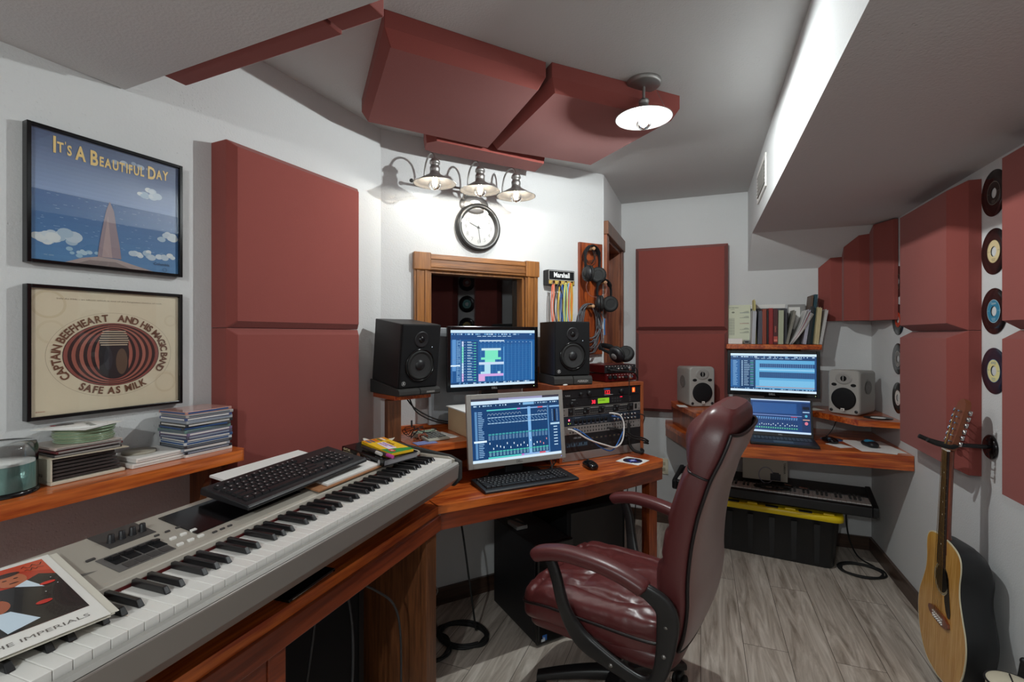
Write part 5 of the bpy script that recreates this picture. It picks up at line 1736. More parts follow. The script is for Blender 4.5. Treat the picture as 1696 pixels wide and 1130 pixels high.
for i in range(4):
    for j in range(6):
        if pr is None:
            pr = MB().box(-0.007, 0.007, -0.0058, 0.0058, 0, 0.003).build('button', colm('4A4C50', 0.5), ca, bevel=0.001)
            o = pr
        else:
            o = pr.copy(); C.objects.link(o)
        x = -0.018 + i * 0.0215
        o.location = (x, -0.041 + j * 0.0165, 0.0160 - x * 0.1067 + 0.0002)
t = thing('note_sheet', 'small white sheet lying under the calculator on the hutch shelf', 'paper', WP(0.235, 0.245, HZ + 0.0006), W_RZ + 0.2)
MB().box(-0.09, 0.06, -0.05, 0.045, 0, 0.0008).build('sheet', M['paper'], t)
t = thing('printed_cloth', 'small patterned blue and pink cloth at the left corner of the hutch shelf', 'cloth', WP(0.10, 0.345, HZ + 0.0006), W_RZ + 0.1)
MB().box(-0.03, 0.03, -0.04, 0.055, 0, 0.002).build('cloth', mat('patterned_cloth', '7A86B8', rough=0.9, var=0.5, vscale=160), t)
ep = thing('earphones', 'tangle of thin black earphone wire beside the calculator', 'earphones', WP(0.085, 0.24, HZ + 0.001), W_RZ)
rq = random.Random(5)
pts = [(0.03 * math.cos(k * 1.1) + rq.uniform(-.015, .015), 0.03 * math.sin(k * 1.3) + rq.uniform(-.02, .02), 0.004 + 0.05 * abs(math.sin(k * 0.7))) for k in range(22)]
pts += [(0.03, 0.05, 0.03), (0.02, 0.09, 0.032), (-0.02, 0.12, 0.032), (-0.03, 0.10, 0.034)]
MB().tube(pts, 0.0016, 6, sub=5).build('wire', M['rubber'], ep)
MB().cyl(0.004, 0, 0.03, 10, T=Tr(0.0, -0.005, 0.055)).build('plug', M['black'], ep)
MB().sphere((0.02, 0.03, 0.012), 0.010).build('earbud', M['cream'], ep)
# a coil of orange-brown wire
t = thing('twist_tie_coil', 'small heap of copper coloured wire left of the calculator', 'wire', WP(0.115, 0.285, HZ + 0.001), W_RZ)
pts = [(0.02 * math.cos(k * 1.7) , 0.022 * math.sin(k * 1.2), 0.004 + 0.012 * (k % 3)) for k in range(18)]
MB().tube(pts, 0.002, 6, sub=4).build('wire', colm('8A4A32', 0.5), t)
# speaker cables dropping to the hutch
for k, (dy, lab) in enumerate([(0.0, 'black speaker cable hanging in a loop behind the screens, upper one'), (0.02, 'black speaker cable hanging in a loop behind the screens, lower one')]):
    c_ = MB().tube([WP(0.07 + dy, 0.14, 1.125), WP(0.13 + dy * 0.5, 0.12, 1.05 - k * .02), WP(0.24, 0.11, 0.985 - k * 0.012), WP(0.36, 0.075, 0.955 - k * 0.01), WP(0.50, 0.07, 0.96 - k * 0.008)], 0.0035, 8, sub=6).build('speaker_cable', M['rubber'])
    tag(c_, lab, 'cable', 'speaker cables')
# mouse and disc on the desk
def mouse(label, loc, rz, m_, m2_=None):
    t = thing('computer_mouse', label, 'mouse', loc, rz)
    def df(p):
        p = p.copy()
        p.z = max(p.z, -0.012)
        p.z *= 1.0 - 0.25 * max(0, -p.x / 0.055)
        p.y *= 1 - 0.12 * math.cos(p.x / 0.055 * 2)
        return p
    MB().pillow((0, 0, 0.0125), 0.056, 0.031, 0.022, 0.75, 0.9, 32, 16, df).build('shell', m_, t)
    MB().cyl(0.006, -0.004, 0.004, 14, T=Tr(-0.028, 0, 0.029) @ Rx(PI / 2)).build('scroll_wheel', m2_ or M['rubber'], t)
    return t
mouse('black computer mouse on the front desk beside the flat keyboard', WP(0.895, 0.502, DZ + 0.001), W_RZ + math.radians(-15), M['blackg'])
c_ = MB().tube([WP(0.87, 0.45, DZ + 0.008), WP(0.80, 0.42, DZ + 0.004), WP(0.72, 0.40, DZ + 0.004), WP(0.66, 0.36, DZ + 0.004)], 0.002, 6, sub=5).build('mouse_cable', M['rubber'])
tag(c_, 'thin black mouse cable running towards the silver monitor', 'cable')
cd = thing('disc_in_sleeve', 'dark blue disc in a white paper sleeve at the right end of the front desk', 'disc', WP(1.165, 0.508, DZ + 0.0008), W_RZ + math.radians(20))
MB().box(-0.063, 0.063, -0.063, 0.063, 0, 0.001).build('sleeve', M['paper'], cd)
m = MB().lathe([(0.049, 0.001), (0.049, 0.002), (0.007, 0.002)], 40)
m.build('disc', colm('14163A', 0.2, 0.6), cd)
A = Art()
A.ellipse(0, 0, 0.020, 0.020, '3A4AB8', 1, 24)
A.ellipse(0, 0, 0.012, 0.012, 'B8C4E8', 2, 20)
A.line((-0.045, -0.008), (0.045, 0.008), 0.003, '6A7AD8', 1)
A.line((-0.01, -0.045), (0.01, 0.045), 0.003, '4A5AC0', 1)
A.build('disc_print', M['art'], cd, T=Tr(0, 0, 0.0021) @ FLAT)
# patch leads on the rack
def wpts(l): return [WP(1.088 + y, n, DZ + z) for (y, n, z) in l]
tag(MB().tube(wpts([(-0.235, RD + 0.004, 0.170), (-0.215, RD + 0.03, 0.165), (-0.14, RD + 0.05, 0.118), (-0.03, RD + 0.055, 0.077), (0.035, RD + 0.055, 0.060), (0.085, RD + 0.05, 0.090), (0.100, RD + 0.045, 0.17), (0.085, RD + 0.035, 0.218), (0.05, RD + 0.025, 0.232), (0.035, RD + 0.004, 0.232)]), 0.0042, 8, sub=8).build('patch_lead', colm('D9D6D2', 0.5)), 'white patch lead looping across the front of the audio rack', 'cable', 'patch leads on the rack')
tag(MB().tube(wpts([(-0.200, RD + 0.004, 0.170), (-0.18, RD + 0.03, 0.160), (-0.12, RD + 0.045, 0.115), (-0.06, RD + 0.048, 0.068), (0.01, RD + 0.05, 0.044), (0.06, RD + 0.048, 0.085), (0.105, RD + 0.04, 0.16), (0.090, RD + 0.03, 0.205), (0.05, RD + 0.004, 0.215)]), 0.0036, 8, sub=8).build('patch_lead', colm('2F62A8', 0.5)), 'blue patch lead looping across the front of the audio rack', 'cable', 'patch leads on the rack')
for k in range(2):
    z = 0.155 - 0.012 * k
    tag(MB().tube(wpts([(0.02 + 0.018 * k, RD + 0.002, z), (0.05 + 0.018 * k, RD + 0.03, z - 0.002), (0.11, RD + 0.045, z - 0.022), (0.16, RD + 0.05, z - 0.05), (0.22, RD + 0.06, z - 0.065), (0.30, RD + 0.02, z - 0.10), (0.33, RD - 0.1, z - 0.12), (0.34, 0.10, z - 0.20)]), 0.0042, 8, sub=6).build('patch_lead', M['rubber']), ['upper black plug lead from the patch bay sagging to the right', 'lower black plug lead from the patch bay sagging to the right'][k], 'cable', 'patch leads on the rack')
tag(MB().tube(wpts([(0.16, RD + 0.02, 0.43), (0.158, RD + 0.022, 0.33), (0.155, RD + 0.022, 0.22), (0.155, RD + 0.020, 0.16)]), 0.0022, 6, sub=5).build('thin_cable', M['rubber']), 'thin black cable hanging straight down the front of the rack', 'cable')
tag(MB().tube(wpts([(0.157, RD + 0.020, 0.17), (0.155, RD + 0.024, 0.10), (0.158, RD + 0.03, 0.05), (0.175, RD + 0.045, 0.022), (0.21, RD + 0.06, 0.012), (0.245, RD + 0.035, 0.012), (0.27, RD + 0.0, 0.010)]), 0.0085, 10, sub=7).build('thick_cable', M['rubber']), 'thick black corrugated cable bending onto the desk at the rack foot', 'cable')
tag(MB().tube(wpts([(0.235, RD + 0.004, 0.215), (0.27, RD + 0.02, 0.20), (0.30, RD - 0.02, 0.15), (0.33, RD - 0.08, 0.06), (0.345, RD - 0.12, -0.06), (0.36, RD - 0.14, -0.3), (0.37, 0.2, -0.6)]), 0.003, 8, sub=6).build('thin_cable', M['rubber']), 'black cable running down past the right side of the rack', 'cable')
tag(MB().tube([WP(1.31, 0.318, RTZ + 0.075), WP(1.36, 0.33, RTZ + 0.07), WP(1.395, 0.30, RTZ + 0.0), WP(1.40, 0.28, RTZ - 0.15), WP(1.40, 0.24, DZ - 0.1), WP(1.38, 0.2, 0.3)], 0.0028, 8, sub=6).build('thin_cable', M['rubber']), 'black cable from the top interface hanging beside the rack', 'cable')
tag(MB().tube([WP(1.17, 0.327, RTZ + 0.070), WP(1.21, 0.345, RTZ + 0.065), WP(1.27, 0.34, RTZ + 0.060), WP(1.33, 0.345, RTZ + 0.05), WP(1.365, 0.335, RTZ + 0.02)], 0.004, 8, sub=6).build('plugged_lead', M['rubber']), 'short black lead plugged into the front of the top interface', 'cable')
# cables behind the silver monitor foot
for k in range(3):
    tag(MB().tube([WP(0.60 + 0.03 * k, 0.42, DZ + 0.14), WP(0.68 + 0.02 * k, 0.46, DZ + 0.06), WP(0.66, 0.50 - 0.02 * k, DZ + 0.008), WP(0.56 - 0.05 * k, 0.45, DZ + 0.006), WP(0.40, 0.40, DZ + 0.006), WP(0.30 + 0.03 * k, 0.44, DZ + 0.006)], 0.003, 6, sub=6).build('screen_cable', M['rubber']), 'black screen cable coiled around the silver monitor foot, ' + ['nearest the stand', 'middle one', 'outermost'][k], 'cable', 'cables around the monitor foot')
# ------------------------------------------------------------------ wall clock
ck = thing('wall_clock', 'round clock with dark metal rim on the wall under the sconce', 'clock', WP(0.521, 0.001, 1.980), W_RZ)
MB().lathe([(0.131, 0), (0.133, 0.010), (0.128, 0.024), (0.116, 0.032), (0.104, 0.026), (0.100, 0.015), (0.098, 0.012)], 64, T=FX, cap=False).build('rim', M['darkmetal'], ck)
MB().lathe([(0.099, 0.011), (0.0, 0.0112)], 48, T=FX, cap=False).build('dial', colm('B4B2AE', 0.6), ck)
A = Art()
for k in range(1, 13):
    th_ = PI / 2 - 2 * PI * k / 12
    A.text(str(k), 0.074 * math.cos(th_), 0.074 * math.sin(th_) - 0.010, 0.021, '7E7C7A', 1, 'C')
A.build('numerals', M['art'], ck, x0=0.0115)
def hand(name, ang, l, wd_):
    A = Art()
    A.line((-0.010 * math.cos(ang), -0.010 * math.sin(ang)), (l * math.cos(ang), l * math.sin(ang)), wd_, '4A4846', 1)
    m = MB()
    d = Vector((math.cos(ang), math.sin(ang)))
    n_ = Vector((-d.y, d.x))
    p = [-d * 0.012 + n_ * wd_ / 2, -d * 0.012 - n_ * wd_ / 2, d * l - n_ * wd_ / 3, d * l + n_ * wd_ / 3]
    m.rings([[(0.013, q.x, q.y) for q in p], [(0.0145, q.x, q.y) for q in p]], True, True, False)
    m.build(name, M['darkmetal'], ck)
hand('hour_hand', math.radians(157), 0.056, 0.004)
hand('minute_hand', math.radians(-82), 0.082, 0.003)
MB().lathe([(0.006, 0.0115), (0.006, 0.016), (0, 0.017)], 16, T=FX).build('hub', M['darkmetal'], ck)
MB().lathe([(0.103, 0.023), (0.0, 0.0235)], 48, T=FX, cap=False).build('glass', M['fglass'], ck)

# ------------------------------------------------------------------ lamps
def bulb_parts(t, T):
    b_ = MB().lathe([(0.0145, 0.060), (0.015, 0.048), (0.020, 0.036), (0.0285, 0.018), (0.0305, 0.0), (0.0275, -0.015), (0.018, -0.026), (0.0, -0.031)], 28, T=T, cap=False).build('bulb', M['bulb'], t)
    m = MB()
    for k in range(6):
        a_ = 2 * PI * k / 6
        m.tube([(0.009 * math.cos(a_), 0.009 * math.sin(a_), 0.030), (0.011 * math.cos(a_), 0.011 * math.sin(a_), 0.004), (0.008 * math.cos(a_ + .5), 0.008 * math.sin(a_ + .5), -0.012)], 0.0013, 6, sub=3, T=T)
    m.build('filament', M['fil'], b_)
def lamp_light(t, T, watts, r=0.012):
    ld = bpy.data.lights.new('bulb_light', 'POINT')
    ld.energy = watts
    ld.color = LAMP_COL
    ld.shadow_soft_size = r
    o = bpy.data.objects.new('bulb_light', ld)
    C.objects.link(o)
    o.parent = t
    o.matrix_local = T
    return o
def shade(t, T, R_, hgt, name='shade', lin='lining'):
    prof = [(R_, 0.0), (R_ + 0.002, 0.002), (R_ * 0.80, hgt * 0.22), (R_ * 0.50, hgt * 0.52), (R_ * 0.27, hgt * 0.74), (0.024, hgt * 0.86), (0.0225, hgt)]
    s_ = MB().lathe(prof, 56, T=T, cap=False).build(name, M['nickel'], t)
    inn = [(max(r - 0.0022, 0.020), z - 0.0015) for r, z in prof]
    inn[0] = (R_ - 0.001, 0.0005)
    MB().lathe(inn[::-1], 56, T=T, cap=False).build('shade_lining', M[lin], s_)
sconce = thing('wall_sconce', 'brushed nickel wall sconce with three glowing shades above the clock', 'lamp', WP(0.500, 0.001, 2.13), W_RZ)
n = 40
ovp = [(0.085 * math.cos(2 * PI * i / n), 0.056 * math.sin(2 * PI * i / n)) for i in range(n)]
m = MB()
m.rings([[(x, p[0] * s_, p[1] * s_ - 0.03) for p in ovp] for x, s_ in [(0, 1), (0.006, 1), (0.010, 0.9), (0.014, 0.86), (0.020, 0.70), (0.024, 0.4)]], True, True)
m.build('backplate', M['nickel'], sconce)
MB().tube([(0.05, -0.36, 0.035), (0.05, 0.21, 0.035)], 0.006, 12).build('crossbar', M['nickel'], sconce)
MB().tube([(0.02, -0.07, -0.01), (0.05, -0.07, 0.035)], 0.008, 10).build('stem', M['nickel'], sconce)
MB().sphere((0.05, -0.362, 0.035), 0.010).build('finial', M['darkmetal'], sconce)
MB().sphere((0.05, 0.212, 0.035), 0.010).build('finial', M['darkmetal'], sconce)
for i, dy in enumerate((-0.295, -0.058, 0.148)):
    zr_ = -0.012
    T = Tr(0.20, dy, zr_)
    MB().tube([(0.05, dy, 0.035), (0.052, dy, 0.085), (0.075, dy, 0.130), (0.125, dy, 0.152), (0.172, dy, 0.142), (0.197, dy, 0.115), (0.20, dy, 0.105)], 0.0045, 10, sub=5).build('gooseneck_arm', M['nickel'], sconce)
    MB().lathe([(0.006, 0.122), (0.016, 0.118), (0.024, 0.106), (0.025, 0.096), (0.020, 0.094), (0.020, 0.080), (0.024, 0.078), (0.024, 0.068), (0.022, 0.052)], 28, T=T).build('lamp_holder', M['nickel'], sconce)
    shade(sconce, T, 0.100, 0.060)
    bulb_parts(sconce, T)
    lamp_light(sconce, T @ Tr(0, 0, -0.004), LAMP_W)
cl_ = thing('ceiling_lamp', 'round nickel ceiling lamp with lined shade and glowing bulb', 'lamp', (-0.212, 1.998, ZC), 0)
MB().lathe([(0.068, 0), (0.068, -0.012), (0.062, -0.018), (0.02, -0.022), (0.0, -0.022)], 40).build('canopy', M['nickel'], cl_)
MB().cyl(0.006, -0.085, -0.02, 12).build('rod', M['nickel'], cl_)
T = Tr(0, 0, -0.148)
MB().lathe([(0.006, 0.076), (0.020, 0.074), (0.021, 0.066), (0.018, 0.062), (0.018, 0.050), (0.023, 0.048), (0.023, 0.036)], 28, T=T).build('lamp_holder', M['nickel'], cl_)
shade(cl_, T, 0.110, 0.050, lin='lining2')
T2 = Tr(0, 0, -0.160)
bulb_parts(cl_, T2)
lamp_light(cl_, T2 @ Tr(0, 0, -0.004), LAMP_CEIL)
MB().tube([(0.045, 0.05, -0.02), (0.100, 0.045, -0.146)], 0.0009, 5).build('pull_chain', M['nickel'], cl_)
# added unseen lamp behind the camera, fills the near half with light
fill_lamp = thing('ceiling_lamp', 'added unseen nickel fill lamp under the low soffit behind the camera', 'lamp', (-0.35, -0.85, 2.10), 0)
MB().lathe([(0.068, 0), (0.068, -0.012), (0.062, -0.018), (0.02, -0.022), (0.0, -0.022)], 40).build('canopy', M['nickel'], fill_lamp)
MB().cyl(0.006, -0.085, -0.02, 12).build('rod', M['nickel'], fill_lamp)
MB().lathe([(0.006, 0.076), (0.020, 0.074), (0.023, 0.048), (0.023, 0.036)], 28, T=T).build('lamp_holder', M['nickel'], fill_lamp)
shade(fill_lamp, T, 0.110, 0.050, lin='lining2')
bulb_parts(fill_lamp, T2)
lamp_light(fill_lamp, T2 @ Tr(0, 0, -0.004), LAMP_FILL, 0.03)

# vent and outlet
vt = thing('air_vent', 'small white louvred air vent on the side of the right soffit', 'vent', (0.309, 2.93, 2.235), R_RZ)
m = MB()
m.box(0, 0.008, -0.19, 0.19, -0.085, -0.067); m.box(0, 0.008, -0.19, 0.19, 0.067, 0.085)
m.box(0, 0.008, -0.19, -0.172, -0.067, 0.067); m.box(0, 0.008, 0.172, 0.19, -0.067, 0.067)
m.build('frame', M['shadein'], vt, bevel=0.002)
for k in range(7):
    MB().box(-0.006, 0.006, -0.171, 0.171, -0.0008, 0.0008, T=Tr(0.007, 0, -0.054 + k * 0.018) @ Ry(0.6)).build('slat', M['shadein'], vt)
MB().box(0.0002, 0.001, -0.172, 0.172, -0.067, 0.067).build('dark_opening', colm('8E8E8C', 0.7), vt)
t = thing('wall_outlet', 'beige wall outlet low on the back wall right of the front desk', 'outlet', (-0.262, YB - 0.001, 0.42), B_RZ)
MB().box(0, 0.006, -0.036, 0.036, -0.058, 0.058).build('plate', M['cream'], t, bevel=0.002)
for z in (-0.02, 0.02):
    MB().box(0.006, 0.008, -0.016, 0.016, z - 0.012, z + 0.012).build('socket', colm('B5AB92', 0.5), t, bevel=0.002)

# ------------------------------------------------------------------ key holder with patch cables
kh = thing('amp_key_holder', 'small black amplifier shaped key holder on the wall, with gold control strip', 'key holder', WP(0.943, 0.001, 1.690), W_RZ)
MB().box(0, 0.052, 0, 0.190, 0, 0.088).build('body', M['vinylwrap'], kh, bevel=0.004)
MB().box(0.052, 0.054, 0.006, 0.184, 0.006, 0.026).build('control_strip', colm('C2A250', 0.35), kh)
MB().box(0.052, 0.0535, 0.006, 0.184, 0.030, 0.082).build('grille', M['blackm'], kh)
A = Art()
for (p, q_) in [((0.006, 0.030), (0.184, 0.030)), ((0.006, 0.082), (0.184, 0.082)), ((0.006, 0.030), (0.006, 0.082)), ((0.184, 0.030), (0.184, 0.082))]:
    A.line(p, q_, 0.0018, 'D8D6D2', 1)
A.text('Marshall', 0.095, 0.046, 0.028, 'F4F4F4', 2, 'C', bold=0.03, stretch=0.85)
A.build('brand_script', M['art'], kh, x0=0.0536)
for k in range(4):
    y = 0.030 + k * 0.043
    MB().cyl(0.008, 0.054, 0.068, 14, T=Tr(0, y, 0.016) @ FX).build('jack', M['chrome'], kh)
    MB().tube([(0.064 + 0.002 * math.cos(a_), y + 0.011 * math.sin(a_), 0.002 + 0.011 * math.cos(a_)) for a_ in [2 * PI * i / 16 for i in range(16)]], 0.0011, 6, close=True).build('key_ring', M['nickel'], kh)
cabs = [('D8694C', 0.025, 0.006, 0.20, 'coral'), ('E08A70', 0.032, 0.004, 0.19, 'pale coral'), ('26262A', 0.064, 0.022, 0.22, 'black'), ('E0B83A', 0.080, 0.012, 0.23, 'yellow'), ('2F5EA8', 0.090, 0.006, 0.20, 'blue'),
        ('D8D070', 0.112, 0.010, 0.235, 'pale yellow'), ('8DBE9A', 0.120, 0.007, 0.21, 'pale green'), ('E0703A', 0.148, 0.008, 0.225, 'orange'), ('C8A030', 0.156, 0.006, 0.20, 'mustard'), ('8FB4D8', 0.138, 0.006, 0.205, 'light blue')]
for k, (c, y, hw, ln, nme) in enumerate(cabs):
    top = -0.010 + 0.012 * (k > 4)
    x = 0.062 + 0.003 * (k % 3)
    pts = [(x, y - hw * 0.5, top), (x + 0.004, y, top + 0.010), (x, y + hw * 0.5, top), (x - 0.002, y + hw * 1.3, top - ln * 0.35), (x - 0.004, y + hw * 1.2, top - ln * 0.7), (x, y + hw * 0.5, top - ln), (x, y - hw * 0.5, top - ln), (x - 0.002, y - hw * 1.3, top - ln * 0.65), (x, y - hw * 1.2, top - ln * 0.3)]
    T = Tr(*WP(0.943, 0.001, 1.690)) @ Rz(W_RZ)
    o = MB().tube([T @ Vector(p) for p in pts], 0.0034, 6, close=True, sub=5).build('patch_cable', cable_mat(c))
    tag(o, '%s patch cable looped from the amp shaped key holder' % nme, 'cable', 'coloured patch cables on the key holder')

# ------------------------------------------------------------------ headphone board
pb_ = thing('headphone_board', 'upright reddish wooden board with pegs for headphones by the doorway', 'rack', WP(1.193, 0.001, 1.28), W_RZ)
MB().box(0, 0.018, 0, 0.178, 0, 0.685).build('board', M['deskz'], pb_, bevel=0.002)
for (y, z) in [(0.060, 0.640), (0.150, 0.440), (0.055, 0.292)]:
    MB().cyl(0.008, 0.018, 0.078, 14, T=Tr(0, y, z) @ FX).build('peg', colm('A07A58', 0.5), pb_)
    MB().sphere((0.080, y, z), 0.011).build('peg_cap', colm('B98E68', 0.5), pb_)
def headphones(label, loc, rz, R_=0.075, cupcol='blackm', accent=None, tiltx=0.0, rot=None, h_=0.17, cuptilt=0.5):
    """headband arc in the local YZ plane, hanging from its top at the origin"""
    t = thing('headphones', label, 'headphones', loc, rz, 'studio headphones', rot=rot)
    pts = []
    for k in range(17):
        a_ = PI * k / 16
        pts.append((0, R_ * math.cos(a_), -R_ + R_ * math.sin(a_) - 0.0))
    pts = [(0, R_ * 0.93, -h_ * 0.72)] + pts + [(0, -R_ * 0.93, -h_ * 0.72)]
    m = MB()
    rings = []
    P = [Vector(p) for p in pts]
    for i, p in enumerate(P):
        tt = (P[min(i + 1, len(P) - 1)] - P[max(i - 1, 0)]).normalized()
        nn = Vector((1, 0, 0)).cross(tt).normalized()
        wdt = 0.016 if 3 < i < len(P) - 4 else 0.009
        th_ = 0.007 if 3 < i < len(P) - 4 else 0.003
        rings.append([p + Vector((1, 0, 0)) * (wdt * math.cos(2 * PI * j / 12)) + nn * (th_ * math.sin(2 * PI * j / 12)) for j in range(12)])
    m.rings(rings)
    m.build('headband', M['blackm'], t)
    for sgn in (-1, 1):
        Tc = Tr(0, sgn * R_ * 0.80, -h_ * 0.84) @ Rz(cuptilt * sgn) @ Rx(-PI / 2 * sgn)
        MB().lathe([(0.0, 0.0), (0.020, 0.0), (0.0, 0.001)] if False else [(0.028, -0.012), (0.048, -0.010), (0.050, -0.002), (0.045, 0.008), (0.034, 0.014), (0.020, 0.016), (0.0, 0.017)], 28, T=Tc).build('ear_cup', M['black'], t)
        MB().lathe([(0.026, -0.026), (0.036, -0.030), (0.047, -0.025), (0.050, -0.016), (0.046, -0.0105), (0.020, -0.0105)], 28, T=Tc).build('ear_pad', M['rubber'], t)
        MB().lathe([(0.019, 0.0165), (0.017, 0.019), (0, 0.0195)], 24, T=Tc).build('cup_cap', M['dgrey'] if not accent else accent, t)
        MB().tube([(0.0, sgn * R_ * 0.93, -h_ * 0.68), (0.0, sgn * (R_ * 0.93 + 0.004), -h_ * 0.84)], 0.005, 8).build('yoke', M['darkmetal'], t)
    return t
def W3(s, n, z): return WP(s, n, z)
headphones('black headphones hanging from the top peg of the headphone board', WP(1.253, 0.070, 1.938), W_RZ + 0.35, 0.082, h_=0.205, cuptilt=0.5)
headphones('black headphones hanging from the middle peg beside the door casing', WP(1.343, 0.068, 1.738), W_RZ + 0.25, 0.072, h_=0.175, cuptilt=0.9)
o = headphones('black and grey headphones lying on the stacked red audio interfaces', WP(1.262, 0.235, RTZ + 0.139), W_RZ + 0.6, 0.072, accent=M['grey'], rot=(math.radians(0), math.radians(78), W_RZ + 0.5))
o.location = WP(1.285, 0.115, RTZ + 0.099 + 0.045 + 0.055)
o.rotation_euler = (Rz(W_RZ + 0.30) @ Ry(math.radians(-68))).to_euler()
# cable coils on the board
def coil(label, c, R1, R2, n_, r, frame_, name='cable_coil', flat=False, seed=1, col=None, jitter=0.006):
    q_ = random.Random(seed)
    pts = []
    for k in range(n_ * 14):
        a_ = 2 * PI * k / 14
        j = k / (n_ * 14)
        ra = R1 * (1 - 0.25 * q_.random() * 0.4) - 0.01 * math.sin(a_ * 0.37)
        rb = R2 * (1 - 0.22 * abs(math.sin(a_ * 0.21 + seed)))
        if flat:
            pts.append((c[0] + ra * math.cos(a_), c[1] + rb * math.sin(a_), c[2] + r + 0.002 * (k // 14) + q_.uniform(0, 0.001)))
        else:
            lp_ = (k // 14) % 5
            sx_, sz_ = (1.0, 0.82, 0.66, 0.92, 0.74)[lp_], (1.0, 0.78, 0.9, 0.7, 0.95)[lp_]
            pts.append((0.045 + q_.uniform(-jitter, jitter), R1 * sx_ * math.cos(a_) + 0.01 * math.sin(k * 0.05), (-1 + math.sin(a_)) * R2 * sz_))
    if not flat:
        T = Tr(*c) @ Rz(frame_)
        pts = [T @ Vector(p) for p in pts]
    o = MB().tube(pts, r, 6, sub=3).build(name, col or M['rubber'])
    return tag(o, label, 'cable')
coil('big coil of black cables hanging from the lowest peg of the headphone board', WP(1.250, 0.0, 1.590), 0.092, 0.150, 9, 0.0032, W_RZ, seed=4, col=colm('55565A', 0.5), jitter=0.012)
coil('thin dark headphone cable bundle hanging behind the top headphones', WP(1.253, -0.012, 1.930), 0.05, 0.055, 4, 0.0018, W_RZ, seed=9)
tag(MB().tube([WP(1.20, 0.10, 1.74), WP(1.19, 0.09, 1.68), WP(1.225, 0.085, 1.635), WP(1.29, 0.09, 1.63), WP(1.335, 0.10, 1.66), WP(1.33, 0.10, 1.73)], 0.0016, 6, sub=6).build('headphone_wire', colm('8A5A52', 0.5)), 'thin reddish wire looping between the two hanging headphones', 'cable')
tag(MB().tube([WP(1.345, 0.07, 1.50), WP(1.352, 0.06, 1.45), WP(1.362, 0.05, 1.40)], 0.004, 8, sub=4).build('blue_tie', colm('3F78B8', 0.4)), 'short blue strap on the hanging cable coil', 'strap')

# ------------------------------------------------------------------ second desk (bench) along the back wall
BZ = 0.77
bn = thing('back_desk', 'orange wooden desk built into the back right corner', 'desk', (0.5, 3.45, 0), 0)
bl = lambda pts: [(p[0] - 0.5, p[1] - 3.45) for p in pts]
MB().prism(bl([(-0.245, YB - 0.002), (-0.235, 3.62), (-0.03, 3.11), (XR - 0.002, 3.11), (XR - 0.002, YB - 0.002)]), BZ - 0.03, BZ).build('desk_top', M['deskx'], bn, bevel=0.003)
m = MB()
m.prism(bl([(-0.026, 3.108), (XR - 0.003, 3.108), (XR - 0.003, 3.13), (-0.012, 3.13)]), BZ - 0.078, BZ - 0.0305)
m.build('front_rail', M['deskx'], bn, bevel=0.0015)
m = MB().prism(bl([(-0.243, YB - 0.003), (-0.233, 3.62), (-0.029, 3.112), (-0.005, 3.13), (-0.208, 3.62), (-0.218, YB - 0.003)]), BZ - 0.085, BZ - 0.0305)
m.build('side_rail', M['deskz'], bn, bevel=0.0015)
MB().box(-0.53, -0.50, -0.30, -0.265, 0, BZ - 0.086).build('leg', M['deskz'], bn, bevel=0.002)
RZ_ = 0.925
rl = thing('left_riser_shelf', 'small raised orange shelf on the back desk under the left grey speaker', 'shelf', (0.0, 3.45, BZ + 0.0005), 0)
r_ = lambda pts: [(p[0], p[1] - 3.45) for p in pts]
hh = RZ_ - BZ - 0.001
MB().prism(r_([(-0.200, 3.695), (-0.195, 3.63), (-0.025, 3.135), (0.105, 3.20), (0.20, 3.42), (0.20, 3.695)]), hh - 0.032, hh).build('shelf_board', M['deskx'], rl, bevel=0.003)
m = MB()
m.prism(r_([(-0.190, 3.690), (-0.182, 3.63), (-0.024, 3.165), (-0.002, 3.165), (-0.162, 3.63), (-0.168, 3.690)]), 0, hh - 0.0325)
m.build('side_panel', M['deskz'], rl, bevel=0.001)
MB().box(-0.000, 0.030, -0.282, -0.260, 0, hh - 0.0325).build('front_post', M['deskz'], rl)
MB().box(0.175, 0.195, 0.0, 0.24, 0, hh - 0.0325).build('side_panel', M['deskz'], rl)
rr_ = thing('right_riser_shelf', 'raised orange shelf in the desk corner under the right grey speaker', 'shelf', (0.8, 3.5, BZ + 0.0005), 0)
r2 = lambda pts: [(p[0] - 0.8, p[1] - 3.5) for p in pts]
MB().prism(r2([(0.62, YB - 0.002), (0.625, 3.545), (0.70, 3.44), (0.822, 3.235), (XR - 0.002, 3.222), (XR - 0.002, YB - 0.002)]), hh - 0.034, hh).build('shelf_board', M['deskx'], rr_, bevel=0.003)
MB().box(-0.172, -0.142, 0.045, 0.075, 0, hh - 0.0345).build('front_post', M['deskz'], rr_, bevel=0.001)

